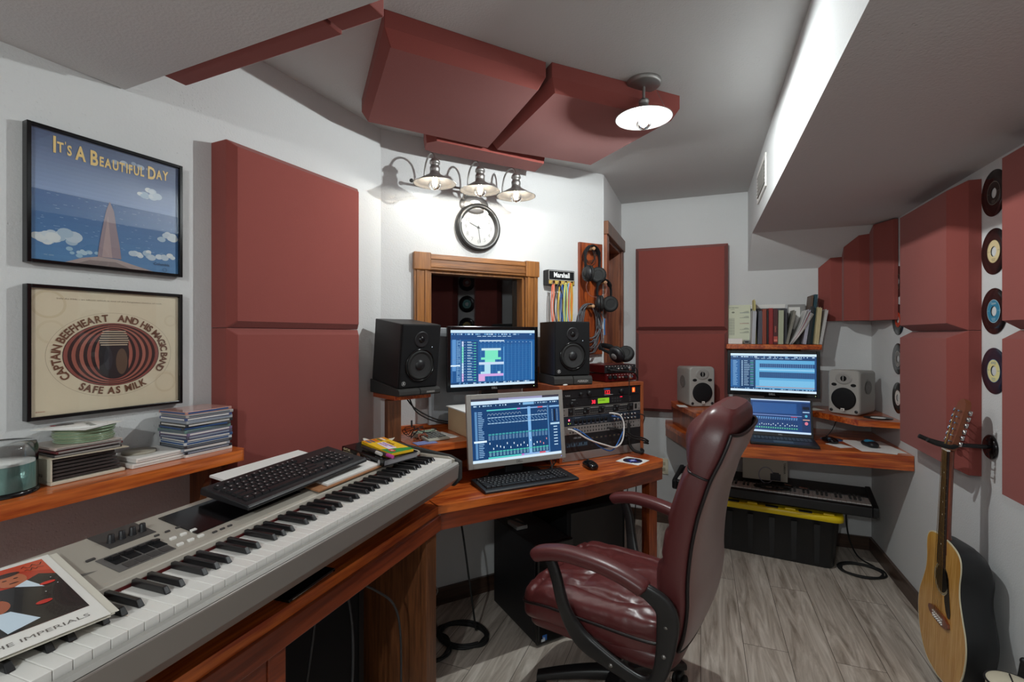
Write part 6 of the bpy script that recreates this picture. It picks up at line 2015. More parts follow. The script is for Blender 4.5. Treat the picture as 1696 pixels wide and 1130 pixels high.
def jbl(label, loc, rz):
    W_, H_, D_ = 0.172, 0.265, 0.225
    t = thing('grey_speaker', label, 'loudspeaker', loc, rz, 'grey studio speakers on the back desk')
    def rr2(w_, h_, r, n_=6, x=0.0, dz=0.0):
        pts = []
        for (cy_, cz_, a0_) in ((w_ / 2 - r, h_ - r, 0), (-w_ / 2 + r, h_ - r, PI / 2), (-w_ / 2 + r, r, PI), (w_ / 2 - r, r, 1.5 * PI)):
            for k in range(n_ + 1):
                a_ = a0_ + PI / 2 * k / n_
                pts.append((x, cy_ + r * math.cos(a_), cz_ + r * math.sin(a_) + dz))
        return pts
    m = MB().rings([rr2(W_ * 0.86, H_ - 0.012, 0.02, x=-D_, dz=0.004), rr2(W_ * 0.88, H_ - 0.010, 0.02, x=-D_ + 0.01, dz=0.002), rr2(W_ - 0.012, H_ - 0.004, 0.015, x=-0.045, dz=0.0015)], True, False)
    m.build('cabinet', M['silver2'], t)
    m = MB().rings([rr2(W_ - 0.004, H_, 0.022, x=-0.044), rr2(W_, H_, 0.024, x=-0.015), rr2(W_ - 0.003, H_ - 0.003, 0.024, x=-0.004, dz=0.0015), rr2(W_ - 0.014, H_ - 0.014, 0.02, x=0.0, dz=0.007)], False, True)
    m.build('front_baffle', M['silver2'], t)
    zw = H_ * 0.35
    MB().lathe([(0.067, 0.0005), (0.066, 0.006), (0.060, 0.009), (0.040, 0.011), (0.0, 0.012)], 48, T=Tr(0, 0, zw) @ FX).build('woofer_grille', M['blackm'], t)
    # horn: shallow dish and slit
    def horn(): 
        m = MB()
        rg = []
        for s_, x in ((1.0, 0.0006), (0.92, 0.004), (0.7, 0.003), (0.45, 0.0015), (0.2, 0.0012)):
            rg.append([(x, 0.046 * s_ * math.cos(2 * PI * k / 32), H_ * 0.81 + 0.036 * s_ * math.sin(2 * PI * k / 32)) for k in range(32)])
        m.rings(rg, False, True)
        return m
    horn().build('tweeter_horn', colm('8E8B87', 0.5), t)
    m = MB().lathe([(0.016, 0.0), (0.016, 0.004), (0.0, 0.005)], 24, T=Tr(0.0015, 0, H_ * 0.81) @ FX)
    m.build('tweeter', M['blackm'], t)
    MB().box(0.0015, 0.0085, -0.002, 0.002, H_ * 0.81 - 0.014, H_ * 0.81 + 0.014).build('tweeter_blade', M['silver2'], t)
    for sgn in (-1, 1):
        m = MB().rings([[(x, sgn * 0.052 + 0.015 * s_ * math.cos(2 * PI * k / 20), H_ * 0.665 + 0.0095 * s_ * math.sin(2 * PI * k / 20)) for k in range(20)] for s_, x in ((1.0, 0.0005), (0.9, 0.002), (0.75, 0.0008))], False, True)
        m.build('bass_port', M['blackm'], t)
        MB().lathe([(0.0095, 0.0003), (0.0085, 0.0015), (0.0, 0.0016)], 18, T=Tr(0, sgn * 0.067, 0.022) @ FX).build('screw_well', M['black'], t)
    A = Art()
    A.rect(-0.010, 0.022, 0.010, 0.038, 'D8D4CE', 1)
    A.text('JBL', 0, 0.026, 0.007, '3A3A3A', 2, 'C', bold=0.03)
    A.build('brand_badge', M['art'], t, x0=0.0135)
    A = Art()
    A.ellipse(0, 0, 0.040, 0.040, '6E6B68', 1, 28)
    A.ring(0, 0, 0.014, 0.014, 0.002, '8E8B87', 2, 20)
    A.text('LSR', 0, -0.022, 0.007, '8E8B87', 2, 'C')
    for sgn in (-1, 1):
        Tm = Tr(-0.12, sgn * (W_ * 0.477), 0.16) @ Rz(PI / 2 * sgn)
        A.build('side_emblem', M['art'], t, x0=0.0002, T=Tm)
    return t
jbl('grey studio speaker left of the back desk screens, in front of the foam', (0.010, 3.450, RZ_ + 0.0005), math.radians(-64))
jbl('grey studio speaker in the back right corner, on the raised shelf', (0.795, 3.425, RZ_ + 0.0005), math.radians(-127))

m3 = monitor('wide black monitor on the back desk above the open laptop', (0.435, 3.585, BZ + 0.0005), B_RZ + math.radians(-6), 0.535, 0.298, 0.020, M['blackg'], 21, 'wide', stand=0.228, brand='DELL', chin=0.028, base=(0.22, 0.15), group=None)
# silver edge line of that monitor
lp = thing('laptop', 'open dark laptop under the wide monitor on the back desk', 'laptop', (0.445, 3.225, BZ + 0.0005), B_RZ + math.radians(-3))
LW, LD = 0.345, 0.235
MB().box(-LD / 2, LD / 2, -LW / 2, LW / 2, 0, 0.016).build('base', M['black'], lp, bevel=0.004)
MB().box(-0.085, 0.015, -LW / 2 + .02, LW / 2 - .02, 0.016, 0.0165).build('keyboard_well', M['blackm'], lp)
pr = None
for r in range(5):
    for k in range(15):
        if pr is None:
            pr = MB().box(-0.0075, 0.0075, -0.0085, 0.0085, 0, 0.0016).build('key', colm('26303E', 0.4), lp)
            o = pr
        else:
            o = pr.copy(); C.objects.link(o)
        o.location = (-0.075 + r * 0.0195, -0.142 + k * 0.0203, 0.0166)
MB().box(0.030, 0.095, -0.05, 0.05, 0.016, 0.0164).build('touchpad', colm('202228', 0.3), lp)
Tl = Tr(-LD / 2 + 0.002, 0, 0.014) @ Ry(math.radians(-14))
MB().box(-0.008, -0.001, -LW / 2, LW / 2, 0.0, 0.232, T=Tl).build('lid', M['black'], lp, bevel=0.002)
m = MB().box(-0.001, -0.0002, -LW / 2 + .012, LW / 2 - .012, 0.022, 0.222, T=Tl, col=(0.01, 0.01, 0.01, 1))
A = Art(0.00004)
daw(A, LW - 0.024, 0.200, 33, 'lap')
A.into(m, 0.0, T=Tl @ Tr(0, 0, 0.022))
m.build('display', M['screen'], lp)
A = Art(); A.text('DELL', 0, 0.008, 0.007, '9A9A9E', 1, 'C', bold=0.03); A.build('brand_name', M['art'], lp, x0=-0.0009, T=Tl)
mouse('black computer mouse on the back desk beside the laptop', (0.705, 3.33, BZ + 0.001), math.radians(-70), M['blackg'])
mouse('small black mouse with turquoise top on papers of the back desk', (0.888, 3.285, BZ + 0.0035), math.radians(-75), M['black'], M['rubber'])
t = thing('mouse_top_cover', 'turquoise cover on the small mouse', 'cover', (0, 0, 0))
bpy.data.objects.remove(t)
for o_ in [x for x in bpy.data.objects if x.name.startswith('computer_mouse') and 'turquoise' in x.get('label', '')]:
    MB().pillow((0, 0, 0.018), 0.040, 0.025, 0.0185, 0.8, 0.9, 28, 12, lambda p: Vector((p.x, p.y, max(p.z, -0.0)))).build('top_cover', M['blueplast'], o_, label='turquoise top cover')
t = thing('blue_disc', 'blue disc on the back desk between mouse and papers', 'disc', (0.735, 3.43, BZ + 0.001), 0)
MB().lathe([(0.058, 0), (0.058, 0.0012), (0.008, 0.0012)], 36).build('disc', colm('3E5E96', 0.25, 0.4), t)
for k, (x, y, r, w1, w2, lab) in enumerate([(0.90, 3.30, 0.12, 0.21, 0.30, 'white paper sheet under the small turquoise mouse on the back desk'), (0.93, 3.20, -0.35, 0.18, 0.15, 'white paper at the right end of the back desk'), (0.735, 3.255, 0.5, 0.08, 0.11, 'small crumpled white note beside the laptop on the back desk')]):
    t = thing('paper_sheet', lab, 'paper', (x, y, BZ + 0.0006 + 0.0009 * (k < 2) * k), r, 'loose papers on the back desk')
    MB().box(-w1 / 2, w1 / 2 - (0.03 if k == 1 else 0), -w2 / 2, w2 / 2, 0, 0.0009).build('sheet', M['paper'], t)
t = thing('small_record', 'small black disc with white label lying on the right raised shelf', 'record', (0.945, 3.35, RZ_ + 0.0006), 0)
MB().lathe([(0.070, 0), (0.070, 0.0015), (0.0, 0.0016)], 40).build('disc', M['vinyl'], t)
MB().lathe([(0.036, 0.0017), (0.0, 0.0019)], 30).build('paper_label', M['paper'], t)
t = thing('paper_card', 'small printed card on the right raised shelf left of the speaker', 'card', (0.672, 3.60, RZ_ + 0.0006), 0.4)
MB().box(-0.04, 0.04, -0.05, 0.05, 0, 0.001).build('card', M['paper2'], t)
t = thing('paper_card', 'small white card under the left grey speaker edge', 'card', (-0.11, 3.44, RZ_ + 0.0006), 0.25)
MB().box(-0.035, 0.022, -0.05, 0.05, 0, 0.0004).build('card', M['paper'], t)
tag(MB().tube([(0.15, 3.50, RZ_ + 0.006), (0.20, 3.56, BZ + 0.03), (0.26, 3.54, BZ + 0.01), (0.30, 3.62, BZ + 0.01)], 0.004, 8, sub=6).build('screen_cable', M['rubber']), 'black cable behind the left corner of the wide monitor', 'cable')
tag(MB().tube([(0.80, 3.60, BZ + 0.1), (0.76, 3.52, BZ + 0.05), (0.72, 3.48, BZ + 0.006), (0.70, 3.40, BZ + 0.006)], 0.0025, 8, sub=6).build('mouse_cable', M['rubber']), 'thin black cable under the right raised shelf', 'cable')

# book shelf with books
SZ = 1.338
bs = thing('book_shelf', 'short orange wooden book shelf on the back wall', 'shelf', (0.44, YB - 0.001, SZ), B_RZ)
MB().box(0, 0.20, -0.278, 0.280, -0.032, 0).build('board', M['deskx'], bs, bevel=0.003)
for y in (-0.262, 0.15):
    MB().prism([(0.001, -0.033), (0.15, -0.033), (0.14, -0.05), (0.04, -0.09), (0.001, -0.13)], 0, 0.02, T=Tr(0, y, 0) @ Matrix(((1, 0, 0, 0), (0, 0, 1, 0), (0, 1, 0, 0), (0, 0, 0, 1)))).build('bracket', M['post'], bs)
def shx(u): return 0.171 + (u - 1205) * 0.00365 - 0.44
def book(label, u0, u1, h_, col, lean=0.0, depth=0.16, name='book', pages=True, cat='book', y_=None, n_off=0.02, txt=None, tcol='E0C8B8', soft=False):
    w_ = max(0.004, (u1 - u0) * 0.00365)
    x = shx((u0 + u1) / 2)
    p = (0.44 + x, YB - n_off, SZ + 0.001)
    t = thing(name, label, cat, p, B_RZ, 'books and papers on the back wall shelf')
    t.rotation_euler = (Rz(B_RZ) @ Rx(-lean)).to_euler()
    t.location.z += w_ / 2 * abs(math.sin(lean)) + 0.0005
    c_ = colm(col, 0.55)
    if pages:
        k = min(0.002, w_ * 0.2)
        m = MB()
        m.box(0, depth, -w_ / 2, -w_ / 2 + k, 0, h_)
        m.box(0, depth, w_ / 2 - k, w_ / 2, 0, h_)
        m.box(depth - 0.002, depth, -w_ / 2 + k, w_ / 2 - k, 0, h_)
        m.build('cover', c_, t)
        MB().box(0.003, depth - 0.003, -w_ / 2 + k, w_ / 2 - k, 0.003, h_ - 0.003).build('pages', M['paper2'], t)
    else:
        m = MB()
        nn = max(2, int(w_ / 0.004))
        for i in range(nn):
            y0 = -w_ / 2 + w_ * i / nn
            m.box(0 + 0.003 * (i % 3), depth - 0.002 * (i % 2), y0, y0 + w_ / nn * 0.8, 0, h_ - 0.004 * ((i * 5) % 3))
        m.build('sheets', c_, t)
    if txt:
        A = Art()
        A.text(txt, 0.003, h_ * 0.34, w_ * 0.35, tcol, 1, rot=PI / 2, bold=0.02)
        A.rect(-w_ / 2 + .001, h_ * 0.06, w_ / 2 - .001, h_ * 0.22, 'B84A40', 1)
        A.rect(-w_ / 2 + .003, h_ * 0.09, w_ / 2 - .003, h_ * 0.13, 'E0907A', 2)
        A.build('spine_print', M['art'], t, x0=depth)
    return t
book('white grey papers standing upright, leftmost on the book shelf', 1245, 1251, 0.225, 'BFC0C6', 0.04, 0.17, 'paper_bundle', False, 'papers')
book('tall folded yellow sheet sticking up on the book shelf', 1251.5, 1254, 0.30, 'C9BE78', -0.02, 0.14, 'folded_sheet', False, 'paper')
book('black folder with white pages on the book shelf', 1255, 1262, 0.225, '5A5A66', 0.03, 0.17, 'paper_folder', False, 'folder')
book('rust red hardcover book on the book shelf', 1262.5, 1269, 0.232, '8A3A26', 0.0, 0.17)
book('narrow dark book between the two red ones', 1269.3, 1273, 0.225, '2A2024', 0.0, 0.15)
book('bright red book with dark bands on the book shelf', 1273.5, 1280, 0.238, '8E1F1E', 0.0, 0.16)
book('dark red book with lettered spine on the book shelf', 1280.5, 1287.2, 0.232, '4E1A1E', 0.0, 0.17, txt='SONGS', tcol='D06A5A')
book('pale green book on the book shelf', 1287.8, 1296, 0.222, 'A9AE94', 0.015, 0.17)
book('charcoal book right of the pale green one', 1296.8, 1303, 0.235, '3A3A40', 0.01, 0.14)
book('grey soft booklet leaning right on the book shelf', 1300.5, 1304.5, 0.225, '8C897E', 0.21, 0.165, 'booklet', False, 'booklet', n_off=0.018)
t = thing('magazine_bundle', 'bundle of white magazines slumped in a curve on the book shelf', 'magazines', (0.44 + shx(1305), YB - 0.02, SZ + 0.001), B_RZ, 'books and papers on the back wall shelf')
for k in range(7):
    m = MB()
    pts = []
    for i in range(11):
        u = i / 10
        pts.append((0.005 + k * 0.0062 * (0.3 + 0.7 * u) + 0.095 * (u ** 0.8) * (0.45 + 0.55 * u) + 0.016 * math.sin(u * PI), 0.222 * u * (1 - 0.02 * k)))
    rg = []
    for (y, z) in pts:
        rg.append([(0.0, y, z), (0.168, y, z), (0.168, y + 0.0035, z), (0.0, y + 0.0035, z)])
    m.rings(rg, True, True, False)
    m.build('magazine', colm(['D4D2D0', 'A8A4A8', 'E2E0DC', '9C6A6A', 'C8C6CE', 'D8D4CE', 'B0AAA0'][k], 0.5), t)
book('lavender papers leaning on the book shelf', 1327.5, 1332.5, 0.225, 'B4B2C0', 0.13, 0.16, 'paper_bundle', False, 'papers')
book('dark blue green tall book behind the cream folders', 1338.5, 1343.5, 0.325, '1F4450', 0.10, 0.12)
book('tall brown edged book near the right end of the shelf', 1333.8, 1337.5, 0.318, '5E4A3C', 0.09, 0.13)
book('black binder leaning near the right end of the shelf', 1333.5, 1338, 0.245, '202226', 0.10, 0.165, n_off=0.016)
bk_ = book('cream folder leaning near the right end of the shelf', 1344.2, 1351, 0.238, 'CDBE94', 0.085, 0.17, 'paper_folder', False, 'folder')
book('white sheets leaning at the far right of the shelf', 1352.0, 1356, 0.225, 'C4C2C0', 0.16, 0.17, 'paper_bundle', False, 'papers')
t = thing('document_box', 'tall grey and white file box at the back of the book shelf', 'file box', (0.44 + shx(1324), YB - 0.018, SZ + 0.001), B_RZ, None)
MB().box(0.0, 0.012, -0.052, 0.050, 0, 0.268).build('box', colm('8E8C8A', 0.6), t)
MB().box(0.0122, 0.013, -0.048, 0.020, 0.10, 0.25).build('label_sheet', M['paper'], t)
t = thing('wall_poster', 'pale green printed sheet standing on the left end of the book shelf', 'poster', (0.44 + shx(1225.5), YB - 0.020, SZ + 0.001), B_RZ)
MB().box(0, 0.003, -0.076, 0.078, 0, 0.272).build('board', colm('D2D5BE', 0.7), t)
A = Art()
A.text('AUTO MECHANICS', -0.060, 0.250, 0.007, '6A6E5E', 1, width=0.062, bold=0.02)
A.text('CHART', -0.050, 0.238, 0.006, '6A6E5E', 1)
A.ellipse(-0.032, 0.220, 0.010, 0.006, '7A7E6E', 1)
for k in range(22):
    A.rect(-0.060, 0.060 + k * 0.0055, -0.032, 0.0625 + k * 0.0055, '8E9282', 1)
    A.rect(-0.030, 0.060 + k * 0.0055, -0.024, 0.0625 + k * 0.0055, '6E7264', 1)
for b, c in [(0.215, '6E7A82'), (0.180, '8A8E7E'), (0.14, 'A0604E'), (0.098, '9A9E8C'), (0.075, '8E9282')]:
    A.rect(0.010, b, 0.070, b + 0.003, c, 1)
    for k in range(5):
        A.rect(0.030 + k * 0.008, b + 0.004, 0.034 + k * 0.008, b + 0.006 + 0.008 * abs(math.sin(k * b * 90)), '70746A', 1)
A.build('print', M['art'], t, x0=0.0031)
t = thing('white_block', 'small white boxed pad in front of the pale green sheet', 'box', (0.44 + shx(1219), YB - 0.045, SZ + 0.001), B_RZ)
MB().box(0, 0.06, -0.043, 0.045, 0, 0.036).build('box', M['paper'], t, bevel=0.001)
t = thing('small_gadget', 'tiny grey gadget right of the white pad on the book shelf', 'gadget', (0.44 + shx(1239), YB - 0.06, SZ + 0.001), B_RZ)
MB().box(0, 0.04, -0.018, 0.018, 0, 0.026).build('body', M['grey'], t, bevel=0.004)
MB().box(0.0402, 0.041, -0.012, 0.012, 0.008, 0.018).build('display', M['blackg'], t)
t = thing('folder_row', 'dark grey landscape folder behind the books', 'folder', (0.44 + shx(1272), YB - 0.012, SZ + 0.001), B_RZ)
MB().box(0, 0.004, -0.115, 0.125, 0, 0.245).build('folder', colm('4A4B50', 0.6), t)
MB().box(-0.004, -0.0005, -0.09, 0.125, 0, 0.272).build('sheet', M['paper'], t)
# ------------------------------------------------------------------ burgundy office chair: local +Y = forward, +X = sitter's right
ch = thing('office_chair', 'burgundy leather executive swivel chair with padded arms', 'chair', (-0.285, 1.845, 0), math.radians(77))
SZC = 0.44     # cushion centre height
def sup(a, b, e, n=40):
    out = []
    for i in range(n):
        th_ = 2 * PI * i / n
        c_, s_ = math.cos(th_), math.sin(th_)
        out.append((a * math.copysign(abs(c_) ** e, c_), b * math.copysign(abs(s_) ** e, s_)))
    return out
def groove(d, w_, dep): return -dep * math.exp(-(d / w_) ** 2)
def seat_def(p):
    p = p.copy()
    x, y = p.x, p.y
    if p.z > 0:
        z = p.z
        z += groove(abs(x) - 0.155 - 0.02 * math.cos(y * 8), 0.010, 0.016)
        z += groove(y - 0.075 + 0.25 * abs(x) * 0.3, 0.010, 0.012) * (1 if abs(x) < 0.16 else 0)
        z += groove(y - 0.215, 0.010, 0.010)
        z += 0.014 * math.exp(-((x / 0.10) ** 2 + ((y + 0.06) / 0.08) ** 2))
        z += 0.010 * noise.noise(Vector((x * 14, y * 14, 0.3))) + 0.005 * noise.noise(Vector((x * 40, y * 22, 1.3)))
        p.z = z
    if y > 0.14:
        p.z -= (y - 0.14) ** 2 * 1.6
    p.x *= 1 - 0.06 * max(0, -y) / 0.26
    p.z += groove(p.z - 0.012, 0.006, 0.0)
    return p
MB().pillow((0, 0.015, SZC), 0.258, 0.285, 0.075, 0.32, 0.42, 120, 56, seat_def).build('seat_cushion', M['leather2'], ch)
MB().pillow((0, 0.0, SZC - 0.055), 0.250, 0.272, 0.045, 0.30, 0.5, 64, 20, lambda p: Vector((p.x, p.y, p.z - (max(0, p.y - 0.14) ** 2) * 1.2))).build('seat_base', M['leather'], ch)
rim = [(x, y + 0.012, SZC + 0.012 - (max(0, y - 0.13) ** 2) * 1.5) for x, y in sup(0.262, 0.289, 0.32, 60)]
MB().tube(rim, 0.005, 6, close=True).build('piping', M['pipe'], ch)
# backrest: lofted sections up a leaning spine
spine = [  # z, y(centre), half width, half thickness
    (0.425, -0.245, 0.205, 0.030), (0.445, -0.250, 0.232, 0.045), (0.50, -0.262, 0.246, 0.058), (0.58, -0.270, 0.252, 0.066), (0.66, -0.272, 0.252, 0.064),
    (0.76, -0.283, 0.250, 0.060), (0.86, -0.302, 0.246, 0.058), (0.93, -0.322, 0.242, 0.057), (0.97, -0.335, 0.238, 0.055), (1.00, -0.345, 0.235, 0.058),
    (1.05, -0.362, 0.228, 0.066), (1.10, -0.378, 0.218, 0.067), (1.14, -0.390, 0.200, 0.060), (1.165, -0.398, 0.175, 0.046), (1.178, -0.402, 0.14, 0.026)]
def back_rings(sub=5, f0=0.0, f1=1.0, grow_=0.0, front=True):
    P = [Vector(s_) for s_ in [(a[0], a[1], a[2]) for a in spine]]
    Tt = [Vector((a[3], 0, 0)) for a in spine]
    P2 = catmull(P, sub); T2_ = catmull(Tt, sub)
    rg = []
    for i, (p, t_) in enumerate(zip(P2, T2_)):
        z, y, hw = p
        th_ = max(t_.x, 0.004)
        q = P2[min(i + 1, len(P2) - 1)] - P2[max(i - 1, 0)]
        dz, dy = q.x, q.y
        l = math.hypot(dz, dy)
        nz, ny = -dy / l, dz / l          # normal towards the front (+y)
        ring = []
        for k, (a_, b_) in enumerate(sup(1, 1, 0.45, 64)):
            x = hw * a_
            bulge = 1.0
            if b_ > 0:
                bulge = 1.0 + 0.25 * math.exp(-((z - 0.60) / 0.09) ** 2) * (1 - a_ * a_)
                bulge += 0.45 * math.exp(-((z - 1.07) / 0.06) ** 2) * (1 - 0.6 * a_ * a_)
                for sz in (0.985, 0.80, 0.70):
                    bulge -= 0.22 * math.exp(-((z - sz) / 0.012) ** 2)
                bulge -= 0.30 * math.exp(-((abs(x) - 0.165) / 0.012) ** 2) if z < 0.97 else 0
                bulge += 0.10 * noise.noise(Vector((x * 12, z * 12, 4.0)))
            else:
                bulge = 0.80
            d_ = b_ * th_ * bulge
            ring.append((x, y + ny * d_, z + nz * d_))
        rg.append(ring)
    return rg
rg = back_rings()
front = MB().rings(rg, True, True)
front.build('backrest', M['leather'], ch)
# outer back panel, slightly proud of the rear
bp_ = []
for ring in rg[3:-13]:
    sel = [Vector(p) for k, p in enumerate(ring) if math.sin(2 * PI * k / 64) < -0.30]
    bp_.append(sel)
m = MB()
rows = []
for sel in bp_:
    rows.append([p + Vector((0, -0.006 - 0.012 * (1 - (p.x / 0.26) ** 2), 0)) for p in sel])
m.rings(rows, False, False, closed=False)
m.build('outer_back', M['leatherb'], ch)
for e_ in (0, -1):
    line = [row[e_] + Vector((0, 0.002, 0)) for row in rows]
    MB().tube(line, 0.006, 6).build('piping', M['pipe'], ch)
for e_ in (0,):
    MB().tube(rows[e_], 0.005, 6).build('piping', M['pipe'], ch)
    MB().tube(rows[-1], 0.005, 6).build('piping', M['pipe'], ch)
# seam around under the headrest
zi = [i for i, r_ in enumerate(rg) if abs(sum(p[2] for p in r_) / len(r_) - 0.99) < 0.012]
if zi:
    r_ = rg[zi[0]]
    c_ = Vector((0, sum(p[1] for p in r_) / len(r_), sum(p[2] for p in r_) / len(r_)))
    MB().tube([c_ + (Vector(p) - c_) * 1.006 for k, p in enumerate(r_) if math.sin(2 * PI * k / 64) > -0.5 or True], 0.0035, 6, close=True).build('headrest_seam', M['pipe'], ch)
for sg in (-1, 1):
    ax = 0.315 * sg
    # arm pad
    pad = [(ax * 1.06, 0.165, 0.655), (ax * 1.05, 0.14, 0.672), (ax * 1.03, 0.06, 0.688), (ax, -0.04, 0.683), (ax * 0.98, -0.12, 0.668), (ax * 0.965, -0.185, 0.645), (ax * 0.96, -0.205, 0.632)]
    PP = catmull([Vector(p) for p in pad], 6)
    rgs = []
    nn = len(PP)
    for i, p in enumerate(PP):
        u = i / (nn - 1)
        e_ = min(1, math.sqrt(max(0.0, 1 - (1 - min(u, 1 - u) / 0.09) ** 2)) if min(u, 1 - u) < 0.09 else 1)
        e_ = max(e_, 0.05)
        t_ = (PP[min(i + 1, nn - 1)] - PP[max(i - 1, 0)]).normalized()
        up_ = Vector((1, 0, 0)).cross(t_).normalized()
        if up_.z < 0:
            up_ = -up_
        rgs.append([p + Vector((1, 0, 0)) * a_ * e_ + up_ * b_ * e_ for a_, b_ in sup(0.034, 0.0235, 0.75, 24)])
    MB().rings(rgs).build('arm_pad', M['leather'], ch)
    # black loop support: front strut down from the pad, along the seat side, up behind
    path = [(ax * 1.05, 0.105, 0.655), (ax * 1.04, 0.085, 0.60), (ax * 1.0, 0.07, 0.52), (ax * 0.93, 0.05, 0.45), (ax * 0.90, 0.01, 0.40), (ax * 0.90, -0.06, 0.372), (ax * 0.90, -0.16, 0.345), (ax * 0.90, -0.215, 0.350), (ax * 0.90, -0.245, 0.40), (ax * 0.90, -0.262, 0.50), (ax * 0.925, -0.262, 0.585), (ax * 0.955, -0.215, 0.628), (ax * 0.96, -0.17, 0.636)]
    PP = catmull([Vector(p) for p in path], 5)
    rgs = []
    for i, p in enumerate(PP):
        t_ = (PP[min(i + 1, len(PP) - 1)] - PP[max(i - 1, 0)]).normalized()
        sd = Vector((1, 0, 0))
        up_ = sd.cross(t_).normalized()
        u = i / (len(PP) - 1)
        wd_ = 0.019 + 0.012 * math.exp(-((u - 0.33) / 0.12) ** 2) + 0.014 * math.exp(-((u - 0.80) / 0.12) ** 2)
        rgs.append([p + sd * a_ + up_ * b_ for a_, b_ in sup(0.013, wd_, 0.6, 20)])
    as_ = MB().rings(rgs).build('arm_support', M['chairp'], ch)
    for (y, z) in [(0.045, 0.432), (-0.09, 0.362), (-0.256, 0.45), (-0.263, 0.54)]:
        MB().lathe([(0.007, 0), (0.006, 0.003), (0.0, 0.004)], 12, T=Tr(ax * 0.90 + 0.0125 * sg, y, z) @ (FX if sg > 0 else Ry(-PI / 2))).build('bolt', M['nickel'], as_)
MB().box(-0.12, 0.12, -0.17, 0.12, 0.322, 0.352).build('tilt_plate', M['chairp'], ch, bevel=0.006)
MB().box(-0.275, 0.275, -0.10, -0.05, 0.335, 0.350).build('cross_bar', M['chairp'], ch, bevel=0.003)
MB().lathe([(0.032, 0.10), (0.034, 0.13), (0.030, 0.24), (0.024, 0.245), (0.024, 0.325)], 24).build('gas_column', M['black'], ch)
MB().tube([(0.08, 0.02, 0.335), (0.20, 0.02, 0.33), (0.235, 0.03, 0.325)], 0.005, 8).build('height_lever', M['black'], ch)
for k in range(5):
    a_ = math.radians(72 * k + 40)
    T = Rz(a_)
    rgs = []
    for u in [i / 10 for i in range(11)]:
        x = 0.02 + 0.29 * u
        z = 0.135 - 0.055 * u ** 1.5
        rgs.append([(x, p[0], z + p[1]) for p in sup(0.030 - 0.008 * u, 0.024 - 0.009 * u, 0.6, 16)])
    MB().rings(rgs, T=T).build('base_leg', M['chairp'], ch)
    cx_, cy_ = 0.295 * math.cos(a_), 0.295 * math.sin(a_)
    cst = MB().cyl(0.008, 0.045, 0.078, 10).build('caster', M['black'], ch, loc=(cx_, cy_, 0), rz=a_ + 0.9 * k)
    MB().pillow((0.0, 0, 0.040), 0.026, 0.015, 0.022, 0.8, 0.8, 20, 10).build('hood', M['chairp'], cst)
    for s_ in (-1, 1):
        MB().lathe([(0.0, -0.008), (0.020, -0.008), (0.0245, -0.004), (0.0245, 0.004), (0.020, 0.008), (0.0, 0.008)], 20, T=Tr(0.004, s_ * 0.018, 0.0252) @ Rx(PI / 2)).build('wheel', M['rubber'], cst)

# ------------------------------------------------------------------ twelve string guitar on its wall hanger
gx, gy = 0.873, 2.398
gt = thing('acoustic_guitar', 'twelve string acoustic guitar with honey coloured top and black body hanging on right wall', 'guitar', (gx, gy, 0.105), R_RZ)
gt.rotation_euler = (Rz(R_RZ) @ Ry(math.radians(-2.0))).to_euler()
# local: X out (front), Y to the viewer's right, Z up; body from z 0 to 0.5
prof = [(0.0, 0.0), (0.012, 0.085), (0.045, 0.140), (0.10, 0.178), (0.17, 0.196), (0.23, 0.190), (0.29, 0.160), (0.34, 0.138), (0.385, 0.133), (0.43, 0.139), (0.465, 0.134), (0.487, 0.108), (0.498, 0.060), (0.502, 0.0)]
prof = [(-0.052 + p[0] * 1.104, p[1] * 1.03) for p in prof]
PV = catmull([Vector((p[0], p[1], 0)) for p in prof], 6)
out_r = [(v.y, v.x) for v in PV]
outline = out_r + [(-y, z) for (y, z) in out_r[::-1][1:-1]]
cz_ = 0.21
def gring(x, s_): return [(x, y * s_, cz_ + (z - cz_) * s_) for y, z in outline]
MB().rings([gring(-0.118, 0.60), gring(-0.112, 0.78), (gring(-0.095, 0.90)), gring(-0.06, 0.965), gring(-0.02, 0.992), gring(-0.003, 0.995)], True, False).build('body_shell', M['guitarb'], gt)
MB().rings([gring(-0.003, 0.994), gring(-0.003, 1.0), gring(0.0005, 1.0), gring(0.0005, 0.982)], False, False, False).build('binding', M['ivory'], gt)
m = MB()
m.add(gring(0.0004, 0.983), [list(range(len(outline)))], False)
m.build('soundboard', M['spruce'], gt)
A = Art(0.0003)
hz = 0.335
A.ellipse(0, hz, 0.050, 0.050, '0A0807', 2, 40)
A.ring(0, hz, 0.060, 0.060, 0.009, 'CFC5A4', 3, 48)
A.ring(0, hz, 0.057, 0.057, 0.002, '4A3A2C', 4, 48)
A.ring(0, hz, 0.0535, 0.0535, 0.0012, '4A3A2C', 4, 48)
A.build('soundhole_rosette', M['art'], gt)
m = MB()
pg = [(0.028, 0.385), (0.048, 0.372), (0.062, 0.33), (0.072, 0.28), (0.082, 0.235), (0.078, 0.215), (0.062, 0.213), (0.045, 0.232), (0.033, 0.262), (0.030, 0.278)]
for i in range(7):
    a_ = -1.0 + 2.05 * i / 6
    pg.append((0.061 * math.cos(a_), hz + 0.061 * math.sin(a_)))
m.rings([[(0.0011, y, z) for y, z in pg], [(0.0022, y, z) for y, z in pg]], True, True, False)
m.build('pickguard', M['blackg'], gt)
m = MB()
br = [(-0.085, 0.182), (-0.080, 0.196), (-0.045, 0.207), (0.045, 0.207), (0.080, 0.196), (0.085, 0.182), (0.070, 0.170), (0.035, 0.163), (-0.035, 0.163), (-0.070, 0.170)]
m.rings([[(0.0009, y, z) for y, z in br], [(0.009, y, z) for y, z in br]], True, True, False)
brg = m.build('bridge', M['mahog'], gt, bevel=0.001)
MB().box(0.009, 0.0125, -0.040, 0.040, 0.188, 0.192).build('saddle', M['wkey'], brg)
pr = None
